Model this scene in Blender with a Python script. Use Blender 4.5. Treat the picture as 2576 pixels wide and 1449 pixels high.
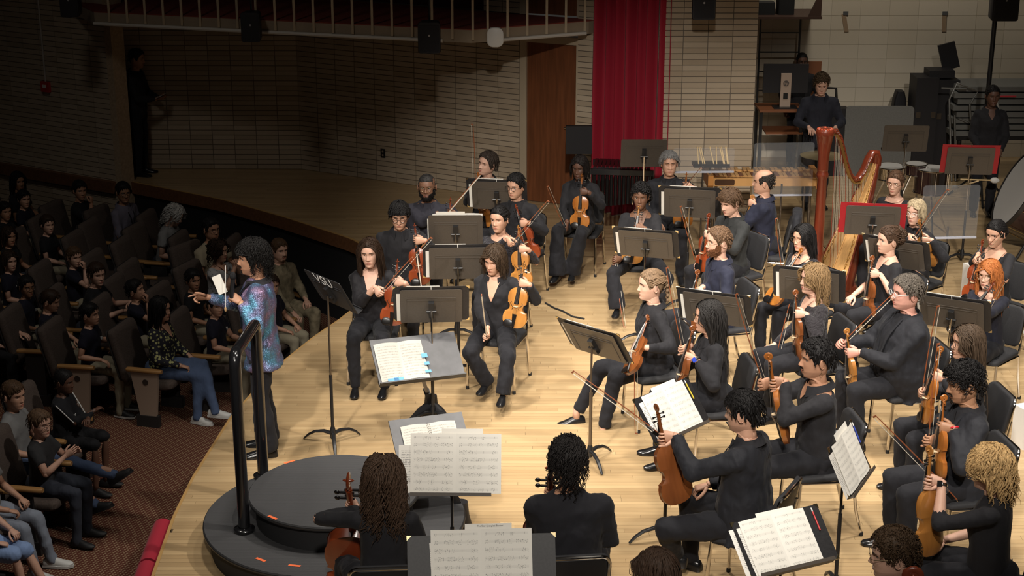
import bpy, math, random
import numpy as np
from mathutils import Vector, Matrix
R = math.radians
random.seed(7); rng = np.random.default_rng(7)
S = bpy.context.scene
for o in list(bpy.data.objects): bpy.data.objects.remove(o, do_unlink=True)
COL = S.collection

# ---------------------------------------------------------------- camera
CF, CP, CH = 4000.0, R(18.0), 5.2          # focal length in pixels of a 2576 wide frame, pitch, height above the stage
cam = bpy.data.cameras.new('camera'); cam.sensor_width = 36.0; cam.lens = CF / 2576 * 36.0
cam.clip_start = 0.1; cam.clip_end = 200
camo = bpy.data.objects.new('camera', cam); COL.objects.link(camo)
camo.location = (0, 0, CH); camo.rotation_euler = (math.pi / 2 - CP, 0, 0); S.camera = camo
S.view_settings.view_transform = 'Standard'; S.view_settings.look = 'None'
S.view_settings.exposure = 0.55; S.view_settings.gamma = 1.0; S.view_settings.use_curve_mapping = False

def ray(u, v):
    x = (u - 1288) / CF; w = (v - 724.5) / CF
    return Vector((x, math.cos(CP) - w * math.sin(CP), -math.sin(CP) - w * math.cos(CP)))
def onz(u, v, z=0.0):
    d = ray(u, v); t = (z - CH) / d.z; return Vector((d.x * t, d.y * t, z))
def ony(u, v, Y):
    d = ray(u, v); t = Y / d.y; return Vector((d.x * t, Y, CH + d.z * t))

# ---------------------------------------------------------------- world, stage lights and added fill
W = bpy.data.worlds.new('hall_dark'); S.world = W; W.use_nodes = True
W.node_tree.nodes['Background'].inputs[0].default_value = (1.0, .93, .85, 1)
W.node_tree.nodes['Background'].inputs[1].default_value = 0.019
def spot(loc, aim, watts, cone, blend=.5, size=.18, color=(1, .93, .84)):
    l = bpy.data.lights.new('stage_or_fill_spot', 'SPOT'); l.energy = watts; l.spot_size = R(cone); l.spot_blend = blend
    l.shadow_soft_size = size; l.color = color
    o = bpy.data.objects.new('stage_or_fill_spot', l); COL.objects.link(o); o.location = loc
    o.rotation_euler = (Vector(aim) - Vector(loc)).to_track_quat('-Z', 'Y').to_euler()
    return o
K = 2.1
spot((0.9, 11.6, 8.2), (1.0, 11.8, 0), 400 * K, 58, .9, .3)
spot((4.2, 11.8, 8.2), (4.0, 12.2, 0), 620 * K, 58, .9, .3)
spot((0.7, 14.6, 8.2), (0.6, 14.4, 0), 620 * K, 46, .9, .3)
spot((3.4, 14.8, 8.2), (3.4, 14.7, 0), 620 * K, 48, .9, .3)
spot((2.4, 9.2, 8.2), (2.2, 9.8, 0), 330 * K, 56, .9, .3)
spot((-1.2, 9.6, 8.2), (-1.3, 10.4, 0), 260 * K, 44, .9, .3)
spot((-3.6, 10.0, 8.4), (1.6, 13.0, .4), 600 * K, 38, .7, .2)       # from the house side onto the players
spot((-3.0, 3.0, 8.6), (-.2, 13.0, .5), 1300 * K, 24, .7, .2)       # added front-of-house fill for camera-facing sides, down to the cellists' lamp
spot((0.0, 2.0, 8.6), (2.0, 11.4, .5), 950 * K, 27, .7, .2)
spot((3.0, 2.0, 8.6), (4.2, 12.4, .5), 1500 * K, 27, .7, .2)
spot((0.2, 3.0, 8.6), (1.1, 15.6, .9), 1500 * K, 24, .8, .2)
spot((2.6, 3.0, 8.6), (4.2, 16.2, .9), 1250 * K, 22, .8, .2)
spot((0.2, -1.5, 8.6), (.1, 9.8, .9), 950 * K, 27, .8, .2)  # added fill from behind the camera, for the cellists
spot((-8.0, 9.0, 8.0), (-1.8, 11.4, 1.3), 420 * K, 15, .6, .12)
spot((3.4, 8.5, 8.4), (-1.4, 11.4, .6), 420 * K, 30, .6, .15)       # back light on the speaker at the lip
spot((1.5, 11.0, 8.2), (-4.2, 15.8, -.6), 100 * K, 40, .9, .3)      # added lamp imitating stage spill onto the rows
spot((4.2, 19.6, 5.6), (5.2, 22.0, 1.0), 80 * K, 120, .9, .4, (1, .92, .8))   # backstage work light
spot((-4.6, 12.0, 8.2), (-4.2, 14.0, -1), 100 * K, 104, .9, .5)   # dim house lights
# ---------------------------------------------------------------- materials
MATS = {}
def mat(name, col, rough=.6, metal=0.0, spec=.5, noise=0.0, nscale=30.0, bump=0.0, bscale=60.0, coat=0.0, trans=0.0, alpha=1.0, stretch=None, col2=None, emit=0.0, sheen=0.0):
    if name in MATS: return MATS[name]
    m = bpy.data.materials.new(name); m.use_nodes = True; nt = m.node_tree; b = nt.nodes['Principled BSDF']
    c = tuple(col) + (1,)
    b.inputs['Base Color'].default_value = c; b.inputs['Roughness'].default_value = rough; b.inputs['Metallic'].default_value = metal
    b.inputs['Specular IOR Level'].default_value = spec; b.inputs['Coat Weight'].default_value = coat
    b.inputs['Transmission Weight'].default_value = trans; b.inputs['Alpha'].default_value = alpha
    b.inputs['Sheen Weight'].default_value = sheen
    if emit: b.inputs['Emission Color'].default_value = c; b.inputs['Emission Strength'].default_value = emit
    if noise or bump:
        tc = nt.nodes.new('ShaderNodeTexCoord'); mp = nt.nodes.new('ShaderNodeMapping'); nt.links.new(tc.outputs['Object'], mp.inputs[0])
        if stretch: mp.inputs['Scale'].default_value = stretch
        if noise:
            n = nt.nodes.new('ShaderNodeTexNoise'); n.inputs['Scale'].default_value = nscale; n.inputs['Detail'].default_value = 3
            nt.links.new(mp.outputs[0], n.inputs['Vector'])
            r = nt.nodes.new('ShaderNodeValToRGB'); r.color_ramp.elements[0].position = .3; r.color_ramp.elements[1].position = .7
            c2 = col2 if col2 else tuple(min(1, x * (1 + noise)) for x in col)
            c1 = col if col2 else tuple(x * (1 - noise) for x in col)
            r.color_ramp.elements[0].color = tuple(c1) + (1,); r.color_ramp.elements[1].color = tuple(c2) + (1,)
            nt.links.new(n.outputs['Fac'], r.inputs[0]); nt.links.new(r.outputs[0], b.inputs['Base Color'])
        if bump:
            n2 = nt.nodes.new('ShaderNodeTexNoise'); n2.inputs['Scale'].default_value = bscale; n2.inputs['Detail'].default_value = 2
            nt.links.new(mp.outputs[0], n2.inputs['Vector'])
            bp = nt.nodes.new('ShaderNodeBump'); bp.inputs['Strength'].default_value = bump; bp.inputs['Distance'].default_value = .01
            nt.links.new(n2.outputs['Fac'], bp.inputs['Height']); nt.links.new(bp.outputs[0], b.inputs['Normal'])
    MATS[name] = m; return m

BLACKM = mat('black_metal', (.012, .012, .013), .38)
CHROME = mat('chrome', (.75, .72, .68), .12, 1.0)
RUBBER = mat('black_rubber', (.01, .01, .01), .8)
BRASS = mat('brass_corner', (.75, .62, .35), .25, 1.0)
PADDED = mat('black_padding', (.013, .013, .015), .75, noise=.3, nscale=200)
WHITE = mat('white_plastic', (.75, .73, .69), .4)
STEELW = mat('silver_wire', (.6, .58, .55), .3, 1.0)

# ---------------------------------------------------------------- geometry builder
def V(*a): return np.array(a, float)
def unit(v):
    v = np.asarray(v, float); n = np.linalg.norm(v); return v / n if n > 1e-9 else v
class MB:
    def __init__(s): s.v = []; s.f = []; s.m = []; s.n = 0; s.mi = 0
    def add(s, verts, faces, mi=None):
        verts = np.asarray(verts, float).reshape(-1, 3); k = s.n
        s.v.append(verts); s.n += len(verts)
        s.f.extend([tuple(int(i) + k for i in f) for f in faces]); s.m.extend([s.mi if mi is None else mi] * len(faces)); return s
    def box(s, lo, hi, mi=None):
        (a, b, c), (d, e, f) = lo, hi
        return s.add([(a,b,c),(d,b,c),(d,e,c),(a,e,c),(a,b,f),(d,b,f),(d,e,f),(a,e,f)],
                     [(3,2,1,0),(4,5,6,7),(0,1,5,4),(1,2,6,5),(2,3,7,6),(3,0,4,7)], mi)
    def obox(s, c, ax, ay, az, mi=None):      # centre and three half axes
        c, ax, ay, az = [np.asarray(q, float) for q in (c, ax, ay, az)]
        pts = [c + i*ax + j*ay + k*az for k in (-1,1) for (i,j) in ((-1,-1),(1,-1),(1,1),(-1,1))]
        return s.add(pts, [(3,2,1,0),(4,5,6,7),(0,1,5,4),(1,2,6,5),(2,3,7,6),(3,0,4,7)], mi)
    def rings(s, rs, caps=True, closed=True, mi=None):
        rs = [np.asarray(r, float) for r in rs]; n = len(rs[0]); fs = []
        for i in range(len(rs) - 1):
            for j in range(n if closed else n - 1):
                k = (j + 1) % n; fs.append((i*n+j, i*n+k, (i+1)*n+k, (i+1)*n+j))
        if caps and closed:
            fs.append(tuple(range(n))[::-1]); fs.append(tuple((len(rs)-1)*n + j for j in range(n)))
        return s.add(np.concatenate(rs), fs, mi)
    def tube(s, path, r, n=8, up=(0.013, .02, 1), caps=True, closed=False, mi=None):
        path = np.asarray(path, float); m = len(path)
        rr = np.broadcast_to(np.asarray(r, float).reshape((-1, 1)) if np.ndim(r) <= 1 else np.asarray(r, float), (m, 2 if np.ndim(r) == 2 else 1))
        T = np.gradient(path, axis=0) if m > 2 else np.repeat((path[1] - path[0])[None], 2, 0)
        rs = []; u = np.asarray(up, float)
        a = np.linspace(0, 2*math.pi, n, endpoint=False)
        t0 = unit(T[0]); side = np.cross(t0, u)
        if np.linalg.norm(side) < 1e-4: side = np.cross(t0, (1, 0, 0))
        side = unit(side)
        for i in range(m):
            t = unit(T[i]); side = unit(side - t * np.dot(side, t)); nn = np.cross(side, t)
            rx = rr[i, 0]; ry = rr[i, -1]
            rs.append(path[i] + np.outer(np.cos(a)*rx, side) + np.outer(np.sin(a)*ry, nn))
        if closed:
            k = s.n; fs = []
            for i in range(m):
                i2 = (i+1) % m
                for j in range(n): fs.append((i*n+j, i*n+(j+1)%n, i2*n+(j+1)%n, i2*n+j))
            return s.add(np.concatenate(rs), fs, mi)
        return s.rings(rs, caps, mi=mi)
    def ell(s, c, r, nu=12, nv=8, M=None, mi=None):
        c = np.asarray(c, float); r = np.broadcast_to(np.asarray(r, float), (3,))
        th = np.linspace(0, 2*math.pi, nu, endpoint=False); ph = np.linspace(0, math.pi, nv+1)[1:-1]
        pts = [V(0,0,1)] + [V(math.sin(p)*math.cos(t), math.sin(p)*math.sin(t), math.cos(p)) for p in ph for t in th] + [V(0,0,-1)]
        pts = np.array(pts) * r
        if M is not None: pts = pts @ np.asarray(M, float).T
        fs = [(0, 1+j, 1+(j+1)%nu) for j in range(nu)]
        for i in range(nv-2):
            for j in range(nu): fs.append((1+i*nu+j, 1+(i+1)*nu+j, 1+(i+1)*nu+(j+1)%nu, 1+i*nu+(j+1)%nu))
        l = 1+(nv-1)*nu; b = 1+(nv-2)*nu
        fs += [(l, b+(j+1)%nu, b+j) for j in range(nu)]
        return s.add(pts + c, fs, mi)
    def lathe(s, prof, n=20, c=(0,0,0), caps=True, mi=None):   # (radius, z) pairs around z
        a = np.linspace(0, 2*math.pi, n, endpoint=False); c = np.asarray(c, float)
        return s.rings([c + np.stack([r*np.cos(a), r*np.sin(a), np.full(n, z)], 1) for r, z in prof], caps, mi=mi)
    def prism(s, poly, y0, y1, mi=None):        # polygon in xz, extruded along y
        poly = np.asarray(poly, float)
        f = lambda y: np.stack([poly[:,0], np.full(len(poly), y), poly[:,1]], 1)
        return s.rings([f(y0), f(y1)], True, mi=mi)
    def xform(s, M):
        M = np.asarray(M, float)
        s.v = [q @ M[:3,:3].T + M[:3,3] for q in s.v]; return s
    def mesh(s, name, mats, smooth=True, angle=None):
        me = bpy.data.meshes.new(name)
        vs = np.concatenate(s.v) if s.v else np.zeros((0,3))
        me.from_pydata(vs.tolist(), [], s.f)
        ml = mats if isinstance(mats, (list, tuple)) else [mats]
        for m in ml: me.materials.append(m)
        if any(s.m): me.polygons.foreach_set('material_index', s.m)
        if smooth:
            me.polygons.foreach_set('use_smooth', [True]*len(s.f))
            if angle: me.set_sharp_from_angle(angle=R(angle))
        me.update(); return me
    def build(s, name, mats, parent=None, smooth=True, angle=40):
        return link(name, s.mesh(name, mats, smooth, angle), parent)
def link(name, me, parent=None):
    o = bpy.data.objects.new(name, me); COL.objects.link(o)
    if parent is not None: o.parent = parent
    return o
def tag(o, label=None, cat=None, group=None, kind=None):
    if label: o['label'] = label
    if cat: o['category'] = cat
    if group: o['group'] = group
    if kind: o['kind'] = kind
    return o
def empty(name, loc=(0,0,0), rz=0.0, label=None, cat=None, group=None):
    o = bpy.data.objects.new(name, None); COL.objects.link(o); o.location = loc; o.rotation_euler = (0,0,R(rz)); o.empty_display_size = .1
    return tag(o, label, cat, group)
KIDS = {}
def copy_tree(o, parent=None, mats=None):
    c = o.copy(); COL.objects.link(c)
    if parent is not None: c.parent = parent
    for ch in o.children: copy_tree(ch, c)
    return c
def interp(x, tab):
    t = np.asarray(tab, float); 
    if t[0,0] > t[-1,0]: t = t[::-1]
    return np.interp(x, t[:,0], t[:,1])
def frame(loc, axis, front):       # matrix whose z is axis and y is (as near as can be) front
    z = unit(axis); x = unit(np.cross(front, z)); y = np.cross(z, x)
    M = np.eye(4); M[:3,0] = x; M[:3,1] = y; M[:3,2] = z; M[:3,3] = loc; return M
def rotz(a):
    c, s_ = math.cos(a), math.sin(a); return np.array([[c,-s_,0],[s_,c,0],[0,0,1.0]])
def rotx(a):
    c, s_ = math.cos(a), math.sin(a); return np.array([[1.0,0,0],[0,c,-s_],[0,s_,c]])
def roty(a):
    c, s_ = math.cos(a), math.sin(a); return np.array([[c,0,s_],[0,1.0,0],[-s_,0,c]])
def noise3(p, f, seed=0):            # cheap smooth noise, -1..1
    p = np.asarray(p)*f + seed*7.13
    return (np.sin(p[...,0]*1.7+np.sin(p[...,1]*1.3+p[...,2]))+np.sin(p[...,1]*2.1+np.sin(p[...,2]*1.9+p[...,0]*.7))+np.sin(p[...,2]*1.5+np.sin(p[...,0]*2.3)))/3
# ---------------------------------------------------------------- the hall
EDGE = [(6.5,-2.0),(7.5,-2.2),(9.67,-2.43),(10.57,-2.47),(11.26,-2.46),(12.46,-2.37),(13.05,-2.27),(13.85,-2.1),(14.5,-1.9),(15.03,-1.7),(15.41,-1.58),(16.1,-1.42),(16.7,-1.38),(17.23,-1.48),(17.88,-1.85),(18.84,-2.77),(19.7,-3.7),(20.63,-5.08),(21.2,-5.7),(22.2,-6.0)]
AUD = -1.1                                   # floor of the audience
def xedge(y): return interp(y, EDGE)

def attr_mat(name, c1, c2, rough, gscale, grain=.35, coat=0.0, bump=.05):
    m = bpy.data.materials.new(name); m.use_nodes = True; nt = m.node_tree; b = nt.nodes['Principled BSDF']
    b.inputs['Roughness'].default_value = rough; b.inputs['Coat Weight'].default_value = coat; b.inputs['Coat Roughness'].default_value = .25
    at = nt.nodes.new('ShaderNodeAttribute'); at.attribute_name = 'tone'
    r = nt.nodes.new('ShaderNodeValToRGB'); r.color_ramp.elements[0].color = c1 + (1,); r.color_ramp.elements[1].color = c2 + (1,)
    nt.links.new(at.outputs['Fac'], r.inputs[0])
    tc = nt.nodes.new('ShaderNodeTexCoord'); mp = nt.nodes.new('ShaderNodeMapping'); mp.inputs['Scale'].default_value = gscale
    nt.links.new(tc.outputs['Object'], mp.inputs[0])
    n = nt.nodes.new('ShaderNodeTexNoise'); n.inputs['Scale'].default_value = 1; n.inputs['Detail'].default_value = 4; nt.links.new(mp.outputs[0], n.inputs['Vector'])
    g = nt.nodes.new('ShaderNodeMapRange'); g.inputs[1].default_value = .3; g.inputs[2].default_value = .7; g.inputs[3].default_value = 1 - grain; g.inputs[4].default_value = 1.0
    nt.links.new(n.outputs['Fac'], g.inputs[0])
    mx = nt.nodes.new('ShaderNodeMix'); mx.data_type = 'RGBA'; mx.blend_type = 'MULTIPLY'; mx.inputs[0].default_value = 1
    nt.links.new(r.outputs[0], mx.inputs[6]); nt.links.new(g.outputs[0], mx.inputs[7]); nt.links.new(mx.outputs[2], b.inputs['Base Color'])
    bp = nt.nodes.new('ShaderNodeBump'); bp.inputs['Strength'].default_value = bump; nt.links.new(n.outputs['Fac'], bp.inputs['Height']); nt.links.new(bp.outputs[0], b.inputs['Normal'])
    return m
def tone_mesh(me, vals):
    a = me.attributes.new('tone', 'FLOAT', 'POINT'); a.data.foreach_set('value', vals)

FLOORM = attr_mat('maple_planks', (.42, .285, .145), (.53, .375, .20), .33, (1.6, 38, 38), .18, coat=.25)
ys = np.linspace(6.5, 22.1, 90)
fb = MB(); top = [(xedge(y)+.004, y, -.004) for y in ys] + [(9.5, y, -.004) for y in ys]; n_ = len(ys)
fb.add(top, [(i, n_+i, n_+i+1, i+1) for i in range(n_-1)])
floor = fb.build('floor', mat('subfloor_dark', (.06, .036, .016), .8), smooth=False); tag(floor, 'pale strip maple stage floor with curved front lip', kind='structure')
PW = .057; planks = []
y = 6.5; r_ = random.Random(3)
while y < 22.05:
    xa = min(xedge(y), xedge(y+PW)); x = xa - r_.random()*1.2
    while x < 9.5:
        L_ = r_.uniform(.5, 1.7)
        if x+L_ > max(xedge(y), xedge(y+PW)) + .05: planks.append((max(x, xa), min(x+L_, 9.5), y, r_.random()))
        x += L_
    y += PW
def plank_geo(p):
    x0, x1, y, t = p; g = .0009; l0, l1 = max(x0, xedge(y)), max(x0, xedge(y+PW)); zt = (t-.5)*.0006
    return [(l0+g,y+g,-.02),(x1-g,y+g,-.02),(x1-g,y+PW-g,-.02),(l1+g,y+PW-g,-.02),(l0+g,y+g,zt),(x1-g,y+g,zt),(x1-g,y+PW-g,zt),(l1+g,y+PW-g,zt)], [(4,5,6,7),(0,1,5,4),(1,2,6,5),(2,3,7,6),(3,0,4,7)]
def in_view(p):
    x0, x1, y, t = p; w = .33*(y*math.cos(CP)+CH*math.sin(CP)); return y > 9.6 and x1 > -w and x0 < w and x1 > xedge(y)
shown = [p for p in planks if in_view(p)][:300]; ss = set(shown)
for p in shown:
    vs, fs = plank_geo(p); b = MB().add(vs, fs); me = b.mesh('plank', FLOORM, smooth=False); tone_mesh(me, [p[3]]*8); link('plank', me, floor)
b = MB(); tv = []
for p in planks:
    if p in ss: continue
    vs, fs = plank_geo(p); b.add(vs, fs); tv += [p[3]]*8
me = b.mesh('plank_field', FLOORM, smooth=False); tone_mesh(me, tv); tag(link('plank_field', me, floor), kind='stuff')

# front of the stage
lipm = mat('lip_moulding', (.16, .07, .03), .5, noise=.2); fblack = mat('stage_front_black', (.006, .006, .007), .85)
ys = np.linspace(6.5, 22.1, 140)
tr = MB()
prof = [(0.0, -.001), (-.025, -.004), (-.03, -.03), (-.018, -.05), (.01, -.055)]
tr.rings([[(xedge(y)+dx, y, z) for dx, z in prof] for y in ys], caps=False, closed=False)
tag(tr.build('trim_1', mat('lip_edge_maple', (.45, .27, .1), .4)), 'rounded maple edge along the stage lip', kind='structure')
wf = MB(); wf.rings([[(xedge(y)+.02, y, -.05), (xedge(y)+.02, y, AUD)] for y in ys], caps=False, closed=False)
tag(wf.build('wall_stage_front', fblack, smooth=False), 'black front wall under the stage lip', kind='structure')
tr = MB(); ys2 = np.linspace(17.3, 21.1, 30)
tr.rings([[(xedge(y)-.031, y-.02, -.003), (xedge(y)-.034, y-.02, -.16), (xedge(y), y, -.165)] for y in ys2], caps=False, closed=False)
tag(tr.build('trim_2', lipm), 'reddish wood band along the side apron lip', kind='structure')

# carpet
cm = bpy.data.materials.new('aisle_carpet'); cm.use_nodes = True; nt = cm.node_tree; b_ = nt.nodes['Principled BSDF']; b_.inputs['Roughness'].default_value = .95; b_.inputs['Specular IOR Level'].default_value = .1
tc = nt.nodes.new('ShaderNodeTexCoord'); mp = nt.nodes.new('ShaderNodeMapping'); mp.inputs['Rotation'].default_value = (0,0,R(20)); mp.inputs['Scale'].default_value = (34,34,34); nt.links.new(tc.outputs['Object'], mp.inputs[0])
vo = nt.nodes.new('ShaderNodeTexVoronoi'); vo.voronoi_dimensions = '2D'; vo.inputs['Scale'].default_value = 1; vo.inputs['Randomness'].default_value = .12; nt.links.new(mp.outputs[0], vo.inputs['Vector'])
rp = nt.nodes.new('ShaderNodeValToRGB'); rp.color_ramp.elements[0].position = .24; rp.color_ramp.elements[0].color = (.27,.20,.12,1); rp.color_ramp.elements[1].position = .34; rp.color_ramp.elements[1].color = (.10,.032,.022,1)
nt.links.new(vo.outputs['Distance'], rp.inputs[0]); nt.links.new(rp.outputs[0], b_.inputs['Base Color'])
tag(MB().box((-12, 5, AUD-.1), (-1.2, 23, AUD)).build('floor_audience', cm, smooth=False), 'dark red carpet with small dots in the audience', kind='structure')

# ---- brick walls
BRICKM = bpy.data.materials.new('tan_roman_brick'); BRICKM.use_nodes = True; nt = BRICKM.node_tree; b_ = nt.nodes['Principled BSDF']; b_.inputs['Roughness'].default_value = .85; b_.inputs['Specular IOR Level'].default_value = .2
oi = nt.nodes.new('ShaderNodeObjectInfo'); ge = nt.nodes.new('ShaderNodeNewGeometry'); ad = nt.nodes.new('ShaderNodeMath'); ad.operation = 'ADD'; fr = nt.nodes.new('ShaderNodeMath'); fr.operation = 'FRACT'
nt.links.new(oi.outputs['Random'], ad.inputs[0]); nt.links.new(ge.outputs['Random Per Island'], ad.inputs[1]); nt.links.new(ad.outputs[0], fr.inputs[0])
rp = nt.nodes.new('ShaderNodeValToRGB'); rp.color_ramp.elements[0].color = (.39,.31,.22,1); rp.color_ramp.elements[1].color = (.49,.40,.295,1); nt.links.new(fr.outputs[0], rp.inputs[0])
tc = nt.nodes.new('ShaderNodeTexCoord'); nz = nt.nodes.new('ShaderNodeTexNoise'); nz.inputs['Scale'].default_value = 60; nt.links.new(tc.outputs['Object'], nz.inputs['Vector'])
bp = nt.nodes.new('ShaderNodeBump'); bp.inputs['Strength'].default_value = .3; bp.inputs['Distance'].default_value = .004; nt.links.new(nz.outputs['Fac'], bp.inputs['Height']); nt.links.new(bp.outputs[0], b_.inputs['Normal'])
nt.links.new(rp.outputs[0], b_.inputs['Base Color'])
MORTAR = mat('dark_mortar', (.17, .14, .115), .95, spec=.1)
BL, BH, BJ = .305, .068, .009
def brick_mesh(l, h, d):
    return MB().box((BJ/2, -.012, BJ/2), (l-BJ/2, d, h-BJ/2)).mesh('brick', BRICKM, smooth=False)
BM = brick_mesh(BL, BH, .03)
def brick_wall(name, A, B, z0, z1, label, zlow=None, depth=.12, l=BL, h=BH, bm=None, limit=300, mortar=None, far_first=False):
    """wall seen on its front side; A to B runs to the right as seen; bricks stand proud of the mortar slab"""
    bm = bm or BM
    A = V(*A); B = V(*B); Ln = np.linalg.norm(B-A); ang = math.atan2(B[1]-A[1], B[0]-A[0])
    w = MB().box((0, 0, (z0 if zlow is None else zlow)), (Ln, depth, z1)).build(name, mortar or MORTAR, smooth=False)
    w.location = (A[0], A[1], 0); w.rotation_euler = (0,0,ang); tag(w, label, kind='structure')
    l = Ln/max(1, round(Ln/l)); sx = l/(BL if bm is BM else .4)
    cells = [(i*l, z0 + j*h) for i in range(round(Ln/l)) for j in range(int((z1-z0)/h+.001))]
    seen = []; rest = []
    for c in cells:
        p = A + (B-A)*(c[0]+l/2)/Ln; f = p[1]*math.cos(CP)-(c[1]-CH)*math.sin(CP); u = p[1]*math.sin(CP)+(c[1]-CH)*math.cos(CP)
        ok = abs(p[0]/f) < .33 and abs(u/f) < .186
        (seen if ok else rest).append((f, c))
    seen.sort(key=lambda q: q[0]); keep = seen[:limit]; rest += seen[limit:]
    for f, c in keep:
        o = link('brick', bm, w); o.location = (c[0], 0, c[1]); o.scale = (sx, 1, 1)
    if rest:
        m = MB()
        for f, c in rest: m.box((c[0]+BJ/2, -.012, c[1]+BJ/2), (c[0]+l-BJ/2, .03, c[1]+h-BJ/2))
        tag(m.build('brick_field', bm.materials[0], w, smooth=False), kind='stuff')
    return w
brick_wall('wall_back_left', (-6.2, 21.34), (-2.89, 21.3), 0, 2.36, 'far tan brick wall behind the side apron', depth=.2)
brick_wall('wall_back_slant', (-2.89, 21.3), (0.10, 19.63), 0, 2.36, 'slanting tan brick wall leading to the wooden door', depth=.2)
wl = brick_wall('wall_left', (-9.46, 23.02), (-5.24, 20.53), -.85, 4.6, 'dim brick side wall beside the audience', zlow=AUD, depth=.26)
Ld = np.linalg.norm(V(-5.24, 20.53)-V(-9.46, 23.02))
MB().box((Ld, -.03, AUD), (Ld+.11, .2, 4.6)).build('corner_post', mat('brick_corner_tan', (.42,.31,.2), .85, noise=.15), wl, smooth=False)
tl = MB().box((0, -.09, -.13), (Ld, .0, .02)).build('ledge', lipm, wl, smooth=False)
col = brick_wall('wall_column', (1.72, 18.66), (2.88, 18.66), 0, 4.4, 'lit tan brick pier between red curtain and backstage', depth=.5)
brick_wall('wall_beside_door', (0.80, 19.29), (1.11, 19.13), 0, 4.4, 'narrow brick strip between door and red curtain', depth=.2)
# concrete block wall
BLK = bpy.data.materials.new('cream_block_paint'); BLK.use_nodes = True; nt = BLK.node_tree; b_ = nt.nodes['Principled BSDF']; b_.inputs['Roughness'].default_value = .6
oi = nt.nodes.new('ShaderNodeObjectInfo'); rp = nt.nodes.new('ShaderNodeValToRGB'); rp.color_ramp.elements[0].color = (.62,.55,.43,1); rp.color_ramp.elements[1].color = (.68,.61,.49,1); nt.links.new(oi.outputs['Random'], rp.inputs[0]); nt.links.new(rp.outputs[0], b_.inputs['Base Color'])
BJ = .006
blk = MB().box((.003, -.004, .003), (.397, .03, .197)).mesh('block', BLK, smooth=False)
brick_wall('wall_backstage', (2.4, 22.0), (9.6, 22.0), 0, 3.6, 'cream painted concrete block wall backstage', l=.4, h=.2, bm=blk, mortar=mat('block_joint', (.45,.4,.31), .8), limit=260)
BJ = .009

# door and its frame, both levels
dd = unit(V(.76-.19, 19.31-19.56)); ang = math.atan2(dd[1], dd[0])
def door(name, z0, z1, label):
    d = MB().box((0, 0, z0+.01), (.66, .045, z1)).build(name, mat('reddish_door_veneer', (.15, .05, .018), .4, noise=.25, nscale=3, stretch=(10, 10, .6)), smooth=False)
    d.location = (.19, 19.59, 0); d.rotation_euler = (0,0,ang); tag(d, label, kind='structure')
    f = MB().box((-.09, -.03, z0), (0, .1, z1+.09)).box((.66, -.03, z0), (.70, .1, z1+.09)).box((0, -.03, z1), (.66, .1, z1+.09))
    f.build('door_frame', mat('beige_steel_frame', (.42, .34, .24), .5), d, smooth=False)
    h = MB().tube([(.60, -.045, z0+1.0), (.52, -.045, z0+1.0)], .01).tube([(.60, -.045, z0+1.0), (.60, 0, z0+1.0)], .012)
    h.build('door_handle', CHROME, d)
door('door_1', 0, 2.03, 'tall reddish wooden door at the back of the stage')
door('door_2', 2.37, 4.4, 'wooden door on the balcony level')

# balcony
BA, BB, BC = V(-5.2, 19.87), V(-0.47, 18.44), V(0.92, 19.12); Zb0, Zb1 = 2.2, 2.36
pl = [tuple(BA), tuple(BB), tuple(BC), (1.0, 19.2), (.2, 19.6), (-2.89, 21.3), (-6.0, 21.3)]
bal = MB().rings([[(x, y_, z) for x, y_ in pl] for z in (Zb0, Zb1-.012)]).build('balcony_slab', mat('balcony_fascia_tan', (.30, .235, .165), .6, noise=.06, nscale=4), smooth=False)
tag(bal, 'tan fascia of the balcony over the side apron', kind='structure')
MB().rings([[(x, y_, z) for x, y_ in pl] for z in (Zb1-.012, Zb1)]).build('balcony_floor', mat('balcony_carpet_red', (.2, .035, .022), .9), bal, smooth=False)
def fasc(a, b, t, off=.0):
    n = unit(V(b[1]-a[1], -(b[0]-a[0]))); n = n if n[1] < 0 else -n; p = a + (b-a)*t + n*off; return p
rm = mat('rail_cream', (.42, .33, .22), .5)
rail = empty('balcony_railing', (0,0,0), 0, 'cream balcony railing with thin uprights above the fascia', 'railing'); rail.location = (-2, 19, Zb1); rail['kind'] = 'structure'
def rpost(p):
    o = MB().box((-.014, -.014, -.12), (.014, .014, 1.05)).build('upright', rm, rail, smooth=False); o.location = (p[0]+2, p[1]-19, 0)
for i in range(20): rpost(fasc(BA, BB, .045+i*.0505, .016))
for i in range(6): rpost(fasc(BB, BC, .13+i*.166, .016))
hr = MB().tube([(p[0]+2, p[1]-19, 1.05) for p in (BA, BB, BC)], .025, 8); hr.build('handrail', rm, rail)
tb = MB()
for a, b2, t0, t1 in ((BA, BB, .0, .93), (BB, BC, .22, .97)):
    p, q = fasc(a, b2, t0, .02), fasc(a, b2, t1, .02); tb.tube([(p[0], p[1], Zb0+.012), (q[0], q[1], Zb0+.012)], .022, 8)
tag(tb.build('trim_3', mat('pale_conduit', (.6, .56, .5), .5)), 'pale conduit along the balcony bottom edge', kind='structure')
# upper level behind the balcony
tag(MB().box((-6.5, 21.36, 2.36), (-2.9, 21.5, 5)).build('wall_balcony_back', mat('maroon_drape_wall', (.035, .006, .008), .95), smooth=False), 'dark maroon wall at the back of the balcony', kind='structure')
uw = MB().rings([[(-2.89, 21.36, z), (-.35, 20.0, z), (-.3, 20.1, z), (-2.85, 21.46, z)] for z in (2.362, 5)]).build('wall_balcony_slant', MATS['maroon_drape_wall'], smooth=False)
tag(uw, 'dark maroon slanting wall of the balcony', kind='structure')
brick_wall('wall_balcony_brick', (-.35, 19.9), (.12, 19.64), 2.365, 4.4, 'small brick panel beside the balcony door')

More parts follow.
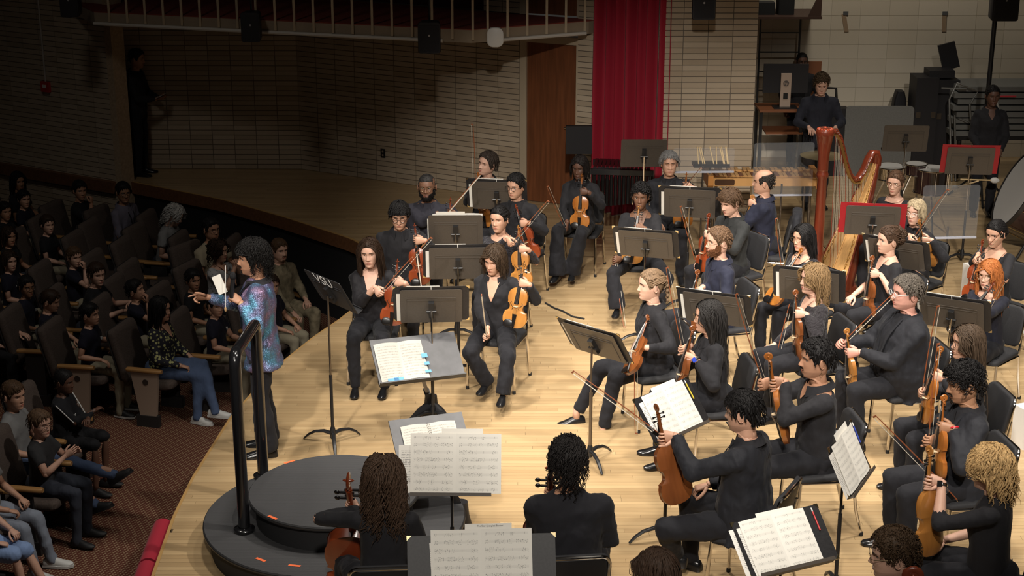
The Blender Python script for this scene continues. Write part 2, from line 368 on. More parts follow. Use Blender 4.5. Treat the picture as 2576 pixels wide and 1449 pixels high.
# side shell
dk = mat('hall_dark_paint', (.05, .045, .04), .9)
for nm, lo, hi, lb in (('wall_right', (9.5, 6, -.2), (9.7, 22.2, 9), 'dark stage side wall out of frame'), ('wall_house', (-12.2, 5, AUD), (-12, 23, 9), 'dark far wall of the audience'), ('ceiling', (-12.2, 5, 9), (9.7, 23, 9.2), 'dark ceiling over hall and stage')):
    tag(MB().box(lo, hi).build(nm, dk, smooth=False), lb, kind='structure')

# red curtain
CURT = mat('red_velvet', (.30, .003, .02), .75, sheen=.06)
def curtain(name, A, B, z0, z1, waves, amp, label, ph=0):
    A = V(*A); B = V(*B); n = waves*10; d = unit(B-A); nn = V(d[1], -d[0]); rs = []
    for z in np.linspace(z0, z1, 9):
        rg = []
        for i in range(n+1):
            t = i/n; a = t*waves*2*math.pi+ph; p = A+(B-A)*t + nn*(amp*math.sin(a)+amp*.5*math.sin(a*.37+2)+.01*math.sin(z*1.3+a*.21)); rg.append((p[0], p[1], z))
        rs.append(rg)
    m = MB(); m.rings(rs, caps=False, closed=False)
    o = m.build(name, CURT); so = o.modifiers.new('thickness', 'SOLIDIFY'); so.thickness = .008
    return tag(o, label, 'curtain')
curtain('stage_curtain', (.99, 19.1), (1.84, 18.58), .01, 4.6, 7, .055, 'tall red velvet curtain drawn beside the brick pier')
# ---------------------------------------------------------------- kits: meshes made once, instanced as separate objects
class Kit:
    def __init__(s): s.parts = []
    def add(s, name, mb, m, parent=None, smooth=True, angle=40, me=None):
        s.parts.append((name, me or mb.mesh(name, m, smooth, angle), parent)); return len(s.parts)-1
    def inst(s, name, M, label, cat, group=None, skip=()):
        e = empty(name, label=label, cat=cat, group=group); e.matrix_world = Matrix(np.asarray(M).tolist()) if not isinstance(M, Matrix) else M
        obs = []
        for nm, me, par in s.parts:
            if nm in skip: obs.append(None); continue
            o = link(nm, me, e if par is None else obs[par]); obs.append(o)
        return e
def place(loc, rz=0, k=1.0):
    return Matrix.Translation(Vector(loc)) @ Matrix.Rotation(R(rz), 4, 'Z') @ Matrix.Scale(k, 4)

def rrect(w, h, r, n=5):               # rounded rectangle outline, centred
    pts = []
    for cx, cy, a0 in ((w-r, h-r, 0), (-w+r, h-r, 90), (-w+r, -h+r, 180), (w-r, -h+r, 270)):
        for i in range(n): a = R(a0+90*i/(n-1)); pts.append((cx+r*math.cos(a), cy+r*math.sin(a)))
    return np.array(pts)
def pad(m, w, h, r, t, fn, edge=.012, mi=None):     # cushion: outline in (a,b), thickness along c; fn maps (a,b,c) to 3-d
    o = rrect(w, h, r); rs = []
    for sc, c in ((1-edge/w*1.6, 0), (1-edge/w*.4, edge*.5), (1, edge), (1, t-edge), (1-edge/w*.4, t-edge*.4), (1-edge/w*1.6, t)):
        rs.append([fn(a*sc, b*sc, c) for a, b in o])
    return m.rings(rs, mi=mi)

# ---- orchestra chair, facing +y
def make_chair():
    k = Kit(); m = MB()
    pad(m, .225, .215, .06, .05, lambda a, b, c: (a, b+.01, .425+c+.012*(1-(b/.2)**2)-.01*(b > .15)), .016); k.add('seat', m, PADDED)
    def back(a, b, c): return (a, -.215-.10*(b+.17)/.5 - c + .035*(a/.21)**2, .665+b)
    m = MB(); pad(m, .215, .17, .06, .035, lambda a, b, c: back(a, b, c-.028), .012); k.add('backrest', m, PADDED)
    m = MB(); o = rrect(.205, .16, .055, 7); m.tube([back(a, b, .012) for a, b in o], .0115, 8, closed=True); k.add('back_frame', m, CHROME)
    m = MB(); pad(m, .19, .145, .05, .008, lambda a, b, c: back(a, b, c+.006), .003); k.add('back_panel', m, mat('back_panel_black', (.008,.008,.009), .5))
    for s_ in (-1, 1):
        m = MB().tube([(s_*.205, .19, .425), (s_*.212, .205, .20), (s_*.215, .212, .012)], (.0125), 8); i = k.add('leg', m, CHROME)
        k.add('foot_cap', MB().lathe([(.015, 0), (.016, .01), (.0145, .03)], 8, (s_*.2155, .212, 0)), RUBBER, i)
        m = MB().tube([(s_*.20, -.24, .66), (s_*.207, -.215, .52), (s_*.21, -.19, .42), (s_*.215, -.22, .2), (s_*.22, -.27, .012)], .0125, 8); i = k.add('leg', m, CHROME)
        k.add('foot_cap', MB().lathe([(.015, 0), (.016, .01), (.0145, .03)], 8, (s_*.22, -.27, 0)), RUBBER, i)
        m = MB().tube([(s_*.205, .19, .418), (s_*.21, -.19, .418)], .011, 8); k.add('seat_rail', m, CHROME)
    return k
CHAIR = make_chair()
def chair(loc, rz, label, group='padded orchestra chairs'): return CHAIR.inst('orchestra_chair', place(loc, rz), label, 'chair', group)

# ---- music stand: musician on +y side
SGREY = mat('stand_desk_grey', (.075, .062, .05), .42, noise=.08, nscale=90); FOLD = mat('folder_black', (.016, .015, .016), .5, noise=.3, nscale=80)
FRED = mat('folder_red', (.33, .012, .018), .5); PAPER = mat('plain_paper', (.80, .77, .70), .7)
BROWNSTEEL = mat('stand_tube_bronze', (.2, .17, .14), .3, .9)
def staff_mat(name, rows, text=False, tint=(.70, .67, .60), ik=1.0):
    m = bpy.data.materials.new(name); m.use_nodes = True; nt = m.node_tree; b = nt.nodes['Principled BSDF']; b.inputs['Roughness'].default_value = .75; b.inputs['Specular IOR Level'].default_value = .2
    N = nt.nodes.new; L = nt.links.new
    def mth(op, a, b_=None, c=None):
        n = N('ShaderNodeMath'); n.operation = op
        for i, q in enumerate((a, b_, c)):
            if q is None: continue
            if hasattr(q, 'links'): L(q, n.inputs[i])
            else: n.inputs[i].default_value = q
        return n.outputs[0]
    uv = N('ShaderNodeUVMap'); sp = N('ShaderNodeSeparateXYZ'); L(uv.outputs[0], sp.inputs[0]); u, v = sp.outputs[0], sp.outputs[1]
    t = mth('FRACT', mth('MULTIPLY', v, float(rows))); row = mth('FLOOR', mth('MULTIPLY', v, float(rows)))
    rw = N('ShaderNodeTexWhiteNoise'); rw.noise_dimensions = '1D'; L(row, rw.inputs['W'])
    cb = N('ShaderNodeCombineXYZ'); nz = N('ShaderNodeTexNoise'); nz.inputs['Scale'].default_value = 1; nz.inputs['Detail'].default_value = 1
    if text:
        L(mth('MULTIPLY', u, 45.0), cb.inputs[0]); L(mth('MULTIPLY', row, 3.7), cb.inputs[1]); L(cb.outputs[0], nz.inputs['Vector'])
        ink = mth('MULTIPLY', mth('MULTIPLY', mth('GREATER_THAN', t, .35), mth('LESS_THAN', t, .75)), mth('GREATER_THAN', nz.outputs['Fac'], .46))
        end = mth('ADD', .55, mth('MULTIPLY', rw.outputs['Value'], .38)); ink = mth('MULTIPLY', ink, mth('LESS_THAN', u, end)); ink = mth('MULTIPLY', ink, .6)
        vm = mth('MULTIPLY', mth('GREATER_THAN', v, .2), mth('LESS_THAN', v, .9))
    else:
        li = mth('FRACT', mth('MULTIPLY', mth('SUBTRACT', t, .36), 17.0)); band = mth('MULTIPLY', mth('GREATER_THAN', t, .36), mth('LESS_THAN', t, .66))
        lines = mth('MULTIPLY', mth('MULTIPLY', band, mth('LESS_THAN', li, .22)), .4)
        L(mth('MULTIPLY', u, 70.0), cb.inputs[0]); L(mth('MULTIPLY', v, rows*7.0), cb.inputs[1]); L(cb.outputs[0], nz.inputs['Vector'])
        cb2 = N('ShaderNodeCombineXYZ'); nz2 = N('ShaderNodeTexNoise'); nz2.inputs['Scale'].default_value = 1; L(mth('MULTIPLY', u, 7.0), cb2.inputs[0]); L(mth('MULTIPLY', row, 2.3), cb2.inputs[1]); L(cb2.outputs[0], nz2.inputs['Vector'])
        nb = mth('MULTIPLY', mth('GREATER_THAN', t, .22), mth('LESS_THAN', t, .78))
        notes = mth('MULTIPLY', mth('MULTIPLY', nb, mth('GREATER_THAN', nz.outputs['Fac'], .60)), mth('GREATER_THAN', nz2.outputs['Fac'], .48))
        bars = mth('MULTIPLY', mth('MULTIPLY', band, mth('LESS_THAN', mth('FRACT', mth('ADD', mth('MULTIPLY', u, 4.0), rw.outputs['Value'])), .02)), .8)
        ink = mth('MAXIMUM', mth('MAXIMUM', lines, bars), mth('MULTIPLY', notes, .6)); vm = mth('MULTIPLY', mth('GREATER_THAN', v, .04), mth('LESS_THAN', v, .95))
    um = mth('MULTIPLY', mth('GREATER_THAN', u, .07), mth('LESS_THAN', u, .93)); ink = mth('MULTIPLY', ink, mth('MULTIPLY', um, vm))
    ink = mth('MINIMUM', mth('MULTIPLY', ink, ik), .9); mx = N('ShaderNodeMix'); mx.data_type = 'RGBA'; L(ink, mx.inputs[0]); mx.inputs[6].default_value = tint + (1,); mx.inputs[7].default_value = (.05, .05, .05, 1); L(mx.outputs[2], b.inputs['Base Color'])
    return m
MUSIC = staff_mat('printed_music', 8, tint=(.82, .79, .72)); SCORE = staff_mat('printed_score', 14, ik=1.7, tint=(.5, .48, .43)); TEXTP = staff_mat('printed_text', 28, True, tint=(.82, .79, .73))
def page_mesh(name, w, h, m, curl=.012, sag=.0):         # page in the xz plane, facing +y, lower edge on z=0, spine at x=0, spreads to +x (w<0: to -x)
    nx, nz_ = 6, 4; vs = []; uvs = []
    for j in range(nz_+1):
        for i in range(nx+1):
            u = i/nx; v = j/nz_; vs.append((w*u, curl*math.sin(u*math.pi)*(.6+.4*v)+sag*v*u, h*v)); uvs.append((u if w < 0 else 1-u, v))
    fs = [(j*(nx+1)+i, j*(nx+1)+i+1, (j+1)*(nx+1)+i+1, (j+1)*(nx+1)+i) for j in range(nz_) for i in range(nx)]
    if w > 0: fs = [f[::-1] for f in fs]
    me = MB().add(vs, fs).mesh(name, m); ul = me.uv_layers.new(name='uv')
    for p in me.polygons:
        for li in p.loop_indices: ul.data[li].uv = uvs[me.loops[li].vertex_index]
    return me
def text_obj(name, body, size, parent, M, m, extr=.0004, align='CENTER'):
    c = bpy.data.curves.new(name, 'FONT'); c.body = body; c.size = size; c.align_x = align; c.align_y = 'CENTER'; c.extrude = extr; c.materials.append(m)
    t = bpy.data.objects.new(name, c); COL.objects.link(t); bpy.context.view_layer.update()
    me = bpy.data.meshes.new_from_object(t.evaluated_get(bpy.context.evaluated_depsgraph_get())); bpy.data.objects.remove(t)
    if not me.materials: me.materials.append(m)
    o = link(name, me, parent); o.matrix_local = Matrix(np.asarray(M).tolist()); return o
def stand_kit(h, t, tube=BLACKM, lower=BLACKM, desk=SGREY, w=.255, hh=.165):
    k = Kit(); t = R(t); u = V(0, -math.sin(t), math.cos(t)); n = V(0, math.cos(t), math.sin(t)); c = V(0, 0, h)
    m = MB(); o = rrect(w, hh, .018, 4); f = lambda a, b, d: c + a*V(1,0,0) + b*u + d*n
    m.rings([[f(a, b, -.003) for a, b in o], [f(a, b, 0) for a, b in o]]); di = k.add('desk', m, desk, smooth=False)
    m = MB().obox(f(0, -hh+.002, .026), (w, 0, 0), .0015*u, .026*n).obox(f(0, -hh+.012, .051), (w, 0, 0), .01*u, .0015*n); k.add('desk_lip', m, desk, di, smooth=False)
    m = MB()
    for b in (.06, .085): m.obox(f(0, b, -.004), (w*.8, 0, 0), .003*u, .003*n)
    for a in (-w*.8, w*.8): m.obox(f(a, -.03, -.004), (.003, 0, 0), .11*u, .003*n)
    k.add('desk_rib', m, desk, di, smooth=False)
    m = MB().obox(f(0, -.02, -.022), (.022, 0, 0), .075*u, .018*n).tube([f(-.04, -.03, -.035), f(.04, -.03, -.035)], .011, 8); k.add('clutch', m, BLACKM)
    k.add('tube', MB().tube([(0, -.03, h-.03), (0, -.03, .52)], .0085, 8), tube)
    k.add('shaft', MB().tube([(0, -.03, .60), (0, -.03, .07)], .0135, 10), lower)
    k.add('hub', MB().lathe([(.018, .05), (.024, .06), (.024, .12), (.017, .15)], 12, (0, -.03, 0)), BLACKM)
    for a in (90, 210, 330):
        d = V(math.cos(R(a)), math.sin(R(a)), 0); p = [V(0,-.03,0)+d*r+V(0,0,z) for r, z in ((.015,.095),(.08,.105),(.16,.09),(.22,.055),(.265,.012))]
        k.add('base_leg', MB().tube(p, [(.016,.016),(.017,.015),(.016,.012),(.015,.01),(.01,.007)], 8), BLACKM)
    k.f = f; k.fr = (u, n); return k
SK = {}
def music_stand(xy, rz, label, h=1.0, tilt=25, folder=None, pages=True, tube=CHROME, where='', group='music stands', fw=.31, fh=.345, sheet_dx=.0, lower=BLACKM):
    key = (round(h,2), tilt, tube.name, lower.name)
    if key not in SK: SK[key] = stand_kit(h, tilt, tube, lower)
    k = SK[key]; M = place((xy[0], xy[1], 0), rz); s = k.inst('music_stand', M, label, 'music stand', group)
    f = k.f; u, n = k.fr
    if folder:
        fm = FRED if folder == 'red' else FOLD; z0 = -.155
        e = empty('music_folder', label=f'{folder} music folder open on {where}', cat='folder', group='open music folders'); e.matrix_world = M
        for sg in (-1, 1):
            m = MB(); a0, a1 = (0.004, fw) if sg > 0 else (-fw, -.004)
            m.add([f(a, b, d+abs(a)*.03) for d in (.004, .007) for a, b in ((a0, z0), (a1, z0), (a1, z0+fh), (a0, z0+fh))], [(3,2,1,0),(4,5,6,7),(0,1,5,4),(1,2,6,5),(2,3,7,6),(3,0,4,7)])
            cv = m.build('cover', fm, e, smooth=False)
            if folder != 'red':
                for b, sb in ((z0, 1), (z0+fh, -1)):
                    A = sg*fw; c_ = MB(); q = lambda da, db, d: f(A-sg*da, b+sb*db, d+fw*.03)
                    tri = [(-.003,-.003), (.026,-.003), (-.003,.026)]
                    c_.rings([[q(x, y, .002) for x, y in tri], [q(x, y, .0095) for x, y in tri]]); c_.build('brass_corner', BRASS, cv, smooth=False)
    if pages:
        e = empty('sheet_music', label=f'printed sheet music on {where}', cat='sheet music', group='sheet music on the stands')
        e.matrix_world = M @ Matrix(frame(f(sheet_dx, -.15, .016), u, n).tolist())
        for sg in (-1, 1): link('page', page_mesh('page', sg*.235, .32, MUSIC), e)
        o = MB().box((-.2, -.004, .02), (.07, -.002, .345)).build('loose_sheet', PAPER, e, smooth=False)
        o = MB().box((-.285, -.007, -.002), (-.05, -.005, .27)).build('programme_sheet', PAPER, e, smooth=False)
    return s

# ---- violin family. z is the long axis from end button to scroll, +y the belly, bass side +x
OUT = [(0,.0),(.003,.035),(.012,.065),(.03,.086),(.055,.1),(.085,.1035),(.112,.1),(.13,.0925),(.137,.0935),(.141,.089),(.148,.073),(.162,.06),(.18,.0555),(.198,.0585),(.211,.067),(.216,.077),(.22,.0785),(.228,.0765),(.245,.081),(.27,.0835),(.295,.0815),(.318,.073),(.336,.057),(.348,.036),(.354,.015),(.356,0.0)]
def wood(name, c1, c2): return mat(name, c1, .28, coat=.6, noise=.3, nscale=6, col2=c2, stretch=(3, 3, .5))
WOODS = {'amber': (wood('amber_varnish', (.30,.095,.016), (.42,.165,.03)), wood('amber_maple', (.25,.075,.014), (.36,.13,.025))),
         'red': (wood('red_varnish', (.20,.035,.011), (.29,.06,.016)), wood('red_maple', (.15,.026,.009), (.23,.045,.013))),
         'brown': (wood('brown_varnish', (.17,.05,.014), (.26,.085,.022)), wood('brown_maple', (.14,.042,.012), (.22,.068,.018))),
         'golden': (wood('golden_varnish', (.36,.145,.03), (.48,.22,.05)), wood('golden_maple', (.30,.12,.025), (.40,.17,.04)))}
EBONY = mat('ebony', (.008,.007,.007), .3); BONE = mat('bone_bridge', (.72,.56,.36), .5); GUT = mat('string_steel', (.55,.53,.5), .3, .9); FHOLE = mat('f_hole_dark', (.01,.006,.004), .9)
def violin_kit(wd, dep=1.0, chin=True, endpin=False):
    k = Kit(); belly, maple = WOODS[wd]; rib = .0155*dep
    ar = lambda z: .013*max(0, min(1, z/.05))*max(0, min(1, (.356-z)/.05))
    zs = [q[0] for q in OUT]; ws = [q[1] for q in OUT]; nu = 9
    def plate(sgn, wsc):
        rs = []
        for z, w in zip(zs, ws):
            w = max(w, .002)*wsc
            rs.append([(w*t, sgn*(rib+ar(z)*(1-abs(t)**2.2)), z) for t in np.linspace(-1, 1, nu)])
        return rs
    m = MB(); fr_ = plate(1, 1.02); m.rings(fr_, caps=False, closed=False); bi = k.add('belly', m, belly, angle=60)
    m = MB(); m.rings([r[::-1] for r in plate(-1, 1.02)], caps=False, closed=False)
    for e in (0, -1): m.rings([[(max(w,.002)*.985*(-1 if e == 0 else 1), -rib, z) for z, w in zip(zs, ws)], [(max(w,.002)*.985*(-1 if e == 0 else 1), rib, z) for z, w in zip(zs, ws)]], caps=False, closed=False)
    m.rings([[(max(w,.002)*1.02*s_, sg*rib, z) for z, w in zip(zs, ws)] for s_, sg in ((1,1),(.985,1))] , caps=False, closed=False)
    k.add('back_and_ribs', m, maple, angle=60)
    m = MB().tube([(0, .008*dep, .335), (0, .004, .37), (0, .002, .47), (0, -.004, .53)], [(.012,.016*dep),(.0115,.0095),(.0105,.009),(.010,.012)], 10)
    sc = []; rad = []
    for i in range(30):
        a = -math.pi*.55 + i/29*2.05*2*math.pi; r = .0185*(1-i/29)**.8+.002
        sc.append((0, -.004-.0-r*math.cos(a)*-1*-1 + .004, .566 + r*math.sin(a))); rad.append((.0125-.0065*math.sin(min(1, i/24)*math.pi)*0 - .004*(1 - i/29)*(i < 10), .0055*(1-.5*i/29)))
    m.tube([(0,-.004,.53)] + sc, [(.0105,.011)]+rad, 8, up=(1,0,0))
    m.ell((0, 0, .566), (.0175, .0055, .0055), 8, 6)
    k.add('neck_and_scroll', m, maple, angle=50)
    m = MB(); hb = rib+.013
    m.rings([[(-.021,hb+.004,.215),(.021,hb+.004,.215),(.014,hb+.013,.215),(-.014,hb+.013,.215)],[(-.012,.011,.478),(.012,.011,.478),(.008,.0155,.478),(-.008,.0155,.478)]]); k.add('fingerboard', m, EBONY, smooth=False)
    m = MB(); m.rings([[(-.02,hb+.008,.125),(.02,hb+.008,.125),(.013,hb+.016,.125),(-.013,hb+.016,.125)],[(-.011,hb+.003,.012),(.011,hb+.003,.012),(.007,hb+.01,.012),(-.007,hb+.01,.012)],[(-.006,rib-.004,-.004),(.006,rib-.004,-.004),(.006,rib+.004,-.004),(-.006,rib+.004,-.004)]]); k.add('tailpiece', m, EBONY, smooth=False)
    m = MB().prism([(-.021,0),(-.012,0),(-.008,.006),(.008,.006),(.012,0),(.021,0),(.019,.02),(.012,.029),(0,.032),(-.012,.029),(-.019,.02)], -.002, .002)
    m.xform(np.array([[1,0,0,0],[0,0,1,hb-.002],[0,1,0,.192],[0,0,0,1.0]])); k.add('bridge', m, BONE, smooth=False)
    for i in range(4):
        x = -.0165+.011*i; x2 = -.0075+.005*i; xp = x2*.6
        m = MB().tube([(x*.75, hb+.014, .12), (x, hb+.031, .192), (x2, .0165, .478), (xp, .006, .50+.01*i)], .0007, 4); k.add('string', m, GUT, smooth=False)
    for i in range(4):
        s_ = 1 if i % 2 else -1; z = .492+.0115*i
        m = MB().tube([(-s_*.014, .0, z), (s_*.028, .0, z+.001)], [.0035,.004], 8).ell((s_*.036, 0, z+.001), (.009, .0045, .008), 8, 6); k.add('peg', m, EBONY)
    for s_ in (-1, 1):
        p = [(s_*(.033+.012*(i/8)-.010*math.sin(i/8*2*math.pi)), 0, .16+.068*i/8) for i in range(9)]
        p = [(x, rib+ar(z)*(1-abs(x/interp(z, OUT))**2.2)+.0006, z) for x, _, z in p]
        k.add('f_hole', MB().tube(p, [(.0022,.0009),(.003,.0009)]+[(.0024,.0009)]*5+[(.003,.0009),(.0022,.0009)], 6, up=(0,1,0)), FHOLE, bi)
    if chin:
        m = MB().ell((.043, hb+.002, .036), (.047, .008, .037), 14, 8, M=rotx(R(8))); k.add('chin_rest', m, EBONY)
    if endpin: k.add('endpin', MB().tube([(0,0,0),(0,-.005,-.15)], .004, 8), CHROME)
    return k
VK = {}
def violin(B, axis, front, who, wd='amber', kind='violin', label=None):
    kk = {'violin': 1.0, 'viola': 1.16, 'cello': 2.1}[kind]; key = (wd, kind)
    if key not in VK: VK[key] = violin_kit(wd, 1.55 if kind == 'cello' else 1.0, kind != 'cello', kind == 'cello')
    M = frame(B, axis, front); M[:3,:3] *= kk
    return VK[key].inst(kind, M, label or f'{ {"amber":"amber","red":"reddish","brown":"dark brown","golden":"golden"}[wd]} {kind} held by {who}', kind, 'bowed instruments of the orchestra')
def make_bow():
    k = Kit(); m = MB()
    st = [(0, -.006*math.sin(math.pi*z/.72)-.0, z) for z in np.linspace(0, .735, 14)]; m.tube(st, np.linspace(.0046, .0032, 14), 8)
    k.add('stick', m, mat('pernambuco', (.25,.07,.025), .3, coat=.4))
    k.add('bow_hair', MB().box((-.005, .019, .055), (.005, .0205, .722)), mat('bow_hair_white', (.72,.66,.55), .6), smooth=False)
    k.add('frog', MB().box((-.006, .0, .02), (.006, .024, .072)), EBONY, smooth=False)
    k.add('button', MB().lathe([(.0045,-.012),(.0052,-.01),(.0052,0),(.004,.002)], 8), CHROME)
    m = MB().prism([(.0,0),(.001,0),(.002,0)], 0, 0) if False else MB().obox((0, .009, .731), (.003,0,0), (0,.011,.003), (0,-.0015,.005)); k.add('tip', m, mat('bow_tip_wood', (.22,.07,.03), .4), smooth=False)
    k.add('grip', MB().tube([(0,-.001,.078),(0,-.0015,.115)], .0055, 8), mat('silver_winding', (.5,.48,.45), .3, .9))
    return k
BOW = make_bow()
def bow(p0, p1, who, hairdir=(0,0,-1), label=None):
    p0 = np.asarray(p0, float); p1 = np.asarray(p1, float); a = p1-p0; k = min(1.06, max(.94, np.linalg.norm(a)/.735))
    M = frame(p0, a, hairdir); M[:3,:3] *= k
    return BOW.inst('violin_bow', M, label or f'thin wooden bow held by {who}', 'bow', 'bows of the string players')
# ---------------------------------------------------------------- people
ZL = np.array([.118,.1165,.113,.107,.099,.09,.08,.07,.06,.05,.042,.035,.028,.022,.016,.011,.006,.001,-.004,-.009,-.015,-.021,-.027,-.032,-.036,-.040,-.044,-.048,-.052,-.056,-.060,-.063,-.066,-.069,-.072,-.075,-.079,-.084,-.09,-.096,-.102,-.107,-.111,-.1145,-.1175,-.121,-.13,-.15])
WT = [(.118,.002),(.1165,.018),(.113,.03),(.107,.042),(.099,.052),(.09,.0595),(.08,.0655),(.06,.0725),(.04,.0755),(.02,.0765),(0,.0755),(-.03,.0715),(-.05,.0675),(-.07,.0615),(-.085,.055),(-.1,.0465),(-.111,.039),(-.118,.036),(-.125,.046),(-.15,.054)]
YF = [(.118,-.006),(.1165,.012),(.113,.026),(.107,.041),(.099,.054),(.09,.065),(.08,.073),(.06,.084),(.04,.0895),(.025,.091),(.012,.087),(0,.084),(-.02,.085),(-.04,.087),(-.055,.088),(-.07,.089),(-.085,.085),(-.1,.084),(-.111,.08),(-.118,.068),(-.121,.05),(-.13,.02),(-.15,.018)]
YB = [(.118,-.012),(.1165,-.035),(.113,-.05),(.107,-.063),(.099,-.075),(.09,-.084),(.08,-.0915),(.06,-.1),(.04,-.104),(.02,-.105),(0,-.102),(-.02,-.097),(-.04,-.089),(-.06,-.08),(-.08,-.074),(-.1,-.07),(-.15,-.068)]
def yc_(z): return np.interp(z, [-.15,-.118,-.09,-.05,.118], [-.02,.012,.0,-.012,-.01])
_s = np.linspace(-1, 1, 29); TH = np.concatenate([math.pi/2*(1+np.sign(_s)*np.abs(_s)**1.25), math.pi+np.linspace(0, math.pi, 16)[1:-1]])
def head_ring(z, th, jaw=1.0, fat=1.0):
    z = np.asarray(z, float); w = interp(z, WT)*np.where(z < -.03, 1+(jaw-1)*np.clip((-.03-z)/.04, 0, 1), 1)*fat; yf = interp(z, YF); yb = interp(z, YB); yc = yc_(z)
    c, s_ = np.cos(th), np.sin(th); fr = s_ >= 0; e = np.where(fr, 2/2.35, 1.0)
    x = w*np.sign(c)*np.abs(c)**e; y = yc + np.where(fr, (yf-yc), (yc-yb))*np.sign(s_)*np.abs(s_)**e
    return x, y
def face_bump(x, z, y, nose=1.0, smile=0.0):
    g = lambda a, b: np.exp(-(a*a)-(b*b)); ax = np.abs(x)
    h = interp(z, [(.02,.0),(.008,.006),(-.01,.0135),(-.026,.021),(-.034,.0245),(-.04,.021),(-.046,.005),(-.05,0)]); w = interp(z, [(.02,.009),(0,.008),(-.02,.0095),(-.034,.0125),(-.046,.0145)])
    d = nose*h*np.exp(-(x/w)**2)
    d = d + .006*nose*g((ax-.0125)/.0055, (z+.04)/.006)
    d = d - .0115*g((ax-.031)/.0165, (z-.001)/.0105) + .0035*g((ax-.03)/.024, (z-.0215)/.008) + .004*g((ax-.046)/.02, (z+.03)/.018)
    zz = z - smile*10*x*x
    d = d + .0045*g(x/.019, (zz+.0645)/.0038) + .0055*g(x/.017, (zz+.0755)/.0045) - .0035*g(x/.023, (zz+.0695)/.0016) - .003*g(x/.02, (z+.086)/.005) + .005*g(x/.018, (z+.102)/.011)
    return np.where((y > 0), d, 0)
def surf_y(x, z, jaw=1.0, fat=1.0, nose=1.0, smile=0):
    x = np.asarray(x, float); z = np.asarray(z, float)+x*0
    w = interp(z, WT)*np.where(z < -.03, 1+(jaw-1)*np.clip((-.03-z)/.04, 0, 1), 1)*fat; yf = interp(z, YF); yc = yc_(z)
    y = yc + (yf-yc)*np.maximum(0, 1-(np.abs(x)/w)**2.35)**(1/2.35); return y + face_bump(x, z, y, nose, smile)

def head_geo(m, jaw=1.0, fat=1.0, nose=1.0, smile=0.0, gaze=(0, 0), lids=1.0, brow=1.0):
    """head in its own frame (eye level at z=0, face to +y); materials 0 skin 1 lips 2 eye white 3 iris 4 brow"""
    n = len(TH); L = len(ZL); Z = np.repeat(ZL[:, None], n, 1); T = np.repeat(TH[None], L, 0)
    X, Y = head_ring(Z, T, jaw, fat); Y = Y + face_bump(X, Z, Y, nose, smile)
    P = np.stack([X, Y, Z], -1)
    zz = Z - smile*10*X*X
    lip = (Y > .05) & (np.abs(X) < .0245) & (np.abs(zz+.0695) < .0115*(1-(X/.0255)**2).clip(0))
    vs = P.reshape(-1, 3); fs = []; ms = []
    for i in range(L-1):
        for j in range(n):
            k = (j+1) % n; fs.append((i*n+j, (i+1)*n+j, (i+1)*n+k, i*n+k)); ms.append(1 if (lip[i,j] and lip[i+1,k] and lip[i,k]) else 0)
    base = m.n; m.add(vs, fs); m.m[-len(ms):] = ms
    m.add([(0, -.009, .1185)]+list(P[0]), [(0, 1+j, 1+(j+1) % n) for j in range(n)], 0)
    for s_ in (-1, 1):                                   # ears
        M = rotz(s_*R(-22))@rotx(R(-8)); c = V(s_*(.0735*fat+.006), -.014, -.012)
        m.ell(c, (.0075, .0185, .031), 10, 8, M, 0); m.tube([c+M@V(s_*.004, .016*math.cos(a)-.002, .029*math.sin(a)) for a in np.linspace(-2.2, 1.9, 10)], .004, 5, mi=0)
    for s_ in (-1, 1):                                   # eyes, lids, brows
        ex = s_*.0315; yb = float(surf_y(ex, 0.0, jaw, fat, nose)); cen = V(ex, yb-.0075, 0); r = .0125
        q = []; us = np.linspace(-1, 1, 9); nv = 4
        for u in us:
            x = u*.0142; up = .0062*lids*(1-abs(u)**2.2); lo = -.0045*(1-abs(u)**2)
            for v in range(nv+1):
                z = lo+(up-lo)*v/nv; yy = math.sqrt(max(1e-6, r*r-(x*.78)**2-(z*.9)**2)); q.append(cen+V(x, yy+.0006, z+u*s_*.0012))
        m.add(q, [(a*(nv+1)+b, (a+1)*(nv+1)+b, (a+1)*(nv+1)+b+1, a*(nv+1)+b+1) for a in range(8) for b in range(nv)], 2)
        gx, gz = gaze[0]*.006, gaze[1]*.004; disc = [cen+V(gx, math.sqrt(r*r-gx*gx-gz*gz)+.0014, gz)]
        for a in np.linspace(0, 2*math.pi, 10, endpoint=False):
            x, z = gx+.0056*math.cos(a), gz+.0056*math.sin(a); z = min(z, .0058*lids); z = max(z, -.0042); disc.append(cen+V(x, math.sqrt(max(1e-6, r*r-(x*.78)**2-(z*.9)**2))+.0013, z))
        m.add(disc, [(0, 1+a, 1+(a+1) % 10) for a in range(10)], 3)
        lid = [cen+V(u*.0148, math.sqrt(max(1e-6, r*r-(u*.0148*.78)**2-(.0062*lids*(1-abs(u)**2.2)*.9)**2))+.0012, .0064*lids*(1-abs(u)**2.2)+u*s_*.0012) for u in us]
        m.tube(lid, .0011, 4, mi=4)
        bx = np.linspace(.012, .05, 8); bz = .0195+.0042*np.sin((bx-.012)/.038*2.4)-.0035*((bx-.012)/.038)**2
        m.tube([(s_*x, float(surf_y(x, z, jaw, fat, nose))+.0006, z) for x, z in zip(bx, bz)], [(.0018*brow, .0012)]+[(.0031*brow, .0015)]*5+[(.002*brow, .001), (.001, .001)], 5, up=(0,1,0), mi=4)
    return P

